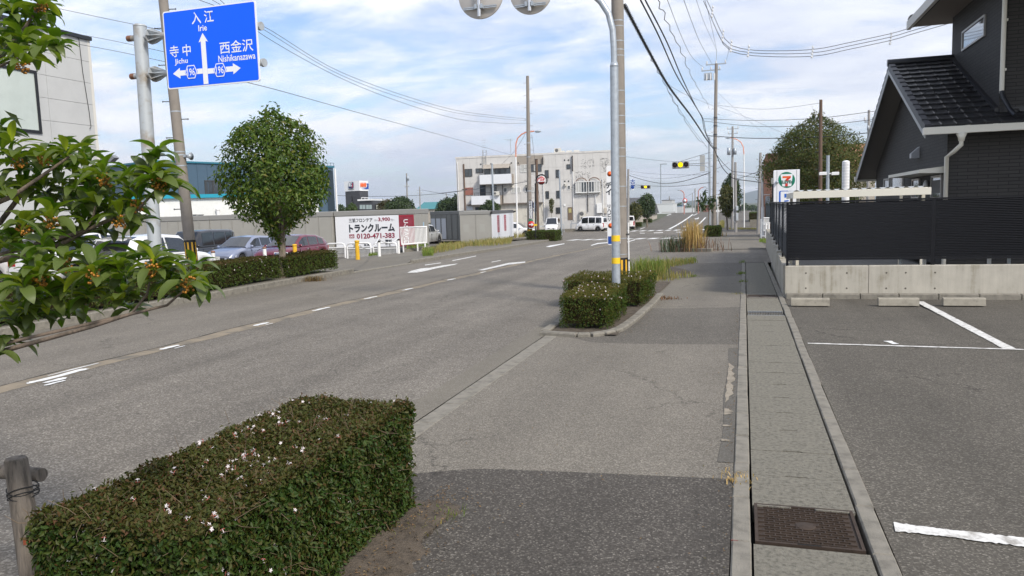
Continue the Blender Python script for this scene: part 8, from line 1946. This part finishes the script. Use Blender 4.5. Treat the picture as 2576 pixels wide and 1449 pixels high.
wire('wire crossing from the cable pair to the pole middle', A_((1690, 625), (1800, 690), (1900, 735), (2040, 790)), 35, 57, .008, WIREG)
# the bent three-wire line with white spacers
t = thing('power_line', 'three parallel power wires with white spacers bending right across the sky', 'power line')
pts0 = [cA(1975, -15), cA(2020, 80), cA(2055, 165), cA(2100, 255), cA(2160, 335), c2(0, 487), c2(530, 478), c2(900, 408), c2(1300, 322), c2(1480, 268), c2(1880, 152), c2(2200, 50)]
for k, (dx, dy) in enumerate(((0, 0), (-6, 7), (-3, 14))):
    P = path3([(x+dx*(i < 5), y+dy+(0 if i < 6 else k*1.5)) for i, (x, y) in enumerate(pts0)], 40, 36); MB().tube(P, .016, 5).build('wire', WIREG, t)
for (px, py) in (cA(2025, 85), cA(2103, 262), cA(2164, 342), cA(2293, 378), (2044, 131), (2241, 97)):
    q = atd(px, py, 37.5); s_ = MB()
    for i in range(4): s_.ball((q.x-.04+.02*i, q.y, q.z-.24+.15*i), .05, 6, 4, sc=(1, 1, 1.3))
    s_.tube([(q.x, q.y, q.z-.3), (q.x, q.y, q.z+.32)], .018, 5); s_.build('spacer', INS, t)
wire('thin stay wire from the bent power line down to the crossarm insulator', A_((2148, 345), (2140, 400), (2124, 455)), 42, 57, .010, WIREG)
wire('upper black cable from the right-hand pole towards the dark house', [cA(1958, 882), (1905, 303), (2060, 297), (2205, 279)], 57, 44, .016); wire('middle black cable from the right-hand pole towards the dark house', [cA(1963, 900), (1905, 318), (2060, 315), (2195, 301)], 57, 44, .016)
wire('lower thick black cable from the right-hand pole towards the dark house', [cA(1978, 1008), (1905, 348), (2072, 344), (2186, 334)], 57, 46, .026); wire('thin grey wire from the right-hand pole to the brown pole', [cA(2060, 782), cA(2300, 808), (1960, 273), (2064, 259)], 57, 42, .010, WIREG)
wire('thin slanting wire from the right-hand pole to the bushy tree', A_((2060, 790), (2300, 880), (2480, 960), (2560, 990)), 57, 48, .008, WIREB); wire('faint wire from the crossarms down to the bushy tree', A_((2065, 690), (2250, 860), (2400, 985)), 57, 60, .007, WIREB)
wire('black cable dropping from the signal pole behind the meter box pole', [cA(2040, 1112), (1815, 418), (1838, 444), (1855, 451), c8(930, 468), (1945, 467)], 57, 60, .030); wire('second cable dropping from the signal pole and crossing to the grey pole', [cA(2055, 1150), c8(330, 150), c8(460, 270), c8(540, 290), c8(930, 330)], 57, 62, .020)
wire('cable from the meter box pole rising to the grey pole', [c8(545, 415), c8(700, 370), c8(830, 320), c8(930, 290)], 70, 62, .02); wire('cable across the meter box pole level with its top', [c8(500, 330), c8(680, 365), c8(800, 378), c8(930, 388)], 72, 62, .02)
wire('thin cable from the concrete pole rising left to the signal pole', [c8(205, 245), c8(300, 200), c8(430, 130)], 57, 84, .018, WIREG); wire('drooping cable between the far signal pole and the nearer signal pole', [c6(360, 190), c6(560, 250), c6(760, 283), c6(960, 265), c6(1150, 215), c6(1330, 150)], 94, 58, .028, WIREM)
wire('flat low cable from the far signal past the tall mast', [c6(420, 300), c6(600, 312), c6(800, 318), c6(1000, 310), c6(1330, 272)], 94, 58, .024, WIREG); wire('faint upper cable from the far signal pole to the right', [c6(360, 135), c6(560, 160), c6(900, 178), c6(1330, 178)], 94, 58, .014, WIREB); wire('faint middle cable from the far signal pole to the right', [c6(365, 165), c6(560, 210), c6(760, 222), c6(1000, 200), c6(1330, 130)], 94, 58, .014, WIREB)
wire('stay wire from the nearer signal up to the concrete pole', [c7(640, 225), c7(850, 160), c7(1090, 88)], 57, 57.5, .015, WIREG); wire('faint wire leaving the concrete pole behind the mirror pole to the far right', A_((1375, 1163), (1600, 1190), (1800, 1200), (2020, 1175)), 70, 58, .012, WIREB)
# left side: lines to the slim pole
wire('uppermost of three wires from the sign down to the slim pole', [(480, -8), (655, 62), (850, 178), (1100, 266), (1250, 292), (1323, 298)], 24, 58, .010, WIREG); wire('middle of three wires from the sign down to the slim pole', [(520, -8), (656, 70), (860, 190), (1100, 273), (1250, 297), (1323, 303)], 24, 58, .009, WIREG); wire('lowest of three wires from the sign down to the slim pole', [(545, -8), (658, 86), (880, 207), (1120, 292), (1250, 309), (1323, 310)], 24, 58, .010, WIREG)
wire('lone wire dropping from the sign towards the apartment block roof', [(620, 207), (700, 227), (900, 283), (1100, 337), (1290, 391)], 26, 90, .012, WIREG)
B_ = lambda *ps: [(x*.26041, y*.26041) for x, y in ps]
wire('upper left wire passing to the back of the blue sign', B_((0, -30), (230, 10), (640, 98), (1100, 195), (1570, 292)), 26, 22, .008, WIREG); wire('middle left wire from the office roof corner to the blue sign', B_((780, 335), (1100, 395), (1600, 503)), 28, 22, .008, WIREG); wire('lower left wire crossing the office wall to the blue sign', B_((270, 330), (450, 375), (830, 440), (1200, 510), (1610, 600)), 27, 22, .008, WIREG)
wire('long level cable behind the sign tower and container trees', [c4(350, 268), c4(800, 278), c4(1200, 272), c4(1600, 245), c4(1880, 212)], 110, 100, .028, WIREG); wire('cable from the small far pole to the apartment block', [c4(1395, 200), c4(1550, 230), c4(1815, 275)], 150, 112, .03, WIREG)
wire('cable draped in front of the lower balcony to the slim pole', [c5(0, 722), c5(300, 688), c5(700, 640), c5(1075, 578)], 95, 60, .022, WIREG); wire('stay wire from the lamp arm down to the balcony canopy', [c5(1030, 8), c5(900, 215), c5(745, 375)], 60, 98, .014, WIREG); wire('guy wire from the slim pole down to the striped sleeve', [c5(1108, 20), c5(1140, 300), c5(1190, 700), c5(1238, 1000)], 59, 62, .013, WIREG)
wire('far bridge wires from pole to pole', [c7(340, 845), c7(455, 812), c7(660, 800), c7(855, 700)], 300, 190, .03, WIREB)

# ------------------------------------------------------------------ a walker far along the right pavement
def person(label, base, h):
    t = thing('person', label, 'person', base); s = h/1.7
    vs = [(0, 0, .92), (0, 0, 1.12), (0, 0, 1.36), (0, 0, 1.46), (0, -.01, 1.60), (.10, 0, .88), (.11, -.12, .48), (.11, -.04, .06), (.11, -.16, .03), (-.10, 0, .88), (-.11, .12, .48), (-.11, .24, .10), (-.11, .14, .04), (.19, 0, 1.36), (.25, .06, 1.10), (.26, -.08, .88), (-.19, 0, 1.36), (-.25, -.06, 1.10), (-.26, -.18, .92)]
    es = [(0, 1), (1, 2), (2, 3), (3, 4), (0, 5), (5, 6), (6, 7), (7, 8), (0, 9), (9, 10), (10, 11), (11, 12), (2, 13), (13, 14), (14, 15), (2, 16), (16, 17), (17, 18)]
    rr = [.15, .14, .15, .06, .10, .09, .06, .045, .04, .09, .06, .045, .04, .06, .045, .035, .06, .045, .035]
    me = bpy.data.meshes.new('body'); me.from_pydata([tuple(c*s for c in v) for v in vs], es, []); o = put('body', me, t); md = o.modifiers.new('skin', 'SKIN'); o.modifiers.new('sub', 'SUBSURF').levels = 1
    for i, sv in enumerate(me.skin_vertices[0].data): sv.radius = (rr[i]*s, rr[i]*s); sv.use_root = i == 0
    dg = bpy.context.evaluated_depsgraph_get(); dg.update(); m2 = bpy.data.meshes.new_from_object(o.evaluated_get(dg)); o.modifiers.clear(); o.data = m2; m2.materials.clear(); m2.materials.append(mat('dark_clothes', (.02, .022, .03), .8))
    MB().ball((0, -.01*s, 1.64*s), .125*s, 10, 6, sc=(1, 1, .8)).build('hat', WHITE, t); MB().ball((0, -.075*s, 1.56*s), .075*s, 8, 5).build('face', mat('skin', (.45, .28, .2), .6), t)
    MB().box(-.18*s, -.02, .95*s, .18*s, .18*s, 1.4*s).build('vest', mat('dark_blue_clothes', (.025, .035, .07), .8), t); return t
p = gp(1869, 529); person('person in dark clothes and white hat walking away along the far right pavement', Vector((p.x, min(p.y, 180), g(min(p.y, 180))+.05)), 1.7)

# ------------------------------------------------------------------ air
hz = bpy.data.materials.new('air'); hz.use_nodes = True; tt = hz.node_tree; tt.nodes.clear()
pv = N(tt, 'ShaderNodeVolumePrincipled'); pv.inputs['Color'].default_value = (.80, .88, 1.0, 1); pv.inputs['Density'].default_value = .00015; pv.inputs['Anisotropy'].default_value = .1
mo = N(tt, 'ShaderNodeOutputMaterial'); tt.links.new(pv.outputs[0], mo.inputs['Volume'])
if True:
    hzo = MB().box(-9500, -100, -8, 9500, 9600, 420).build('haze', hz); stuff(hzo)
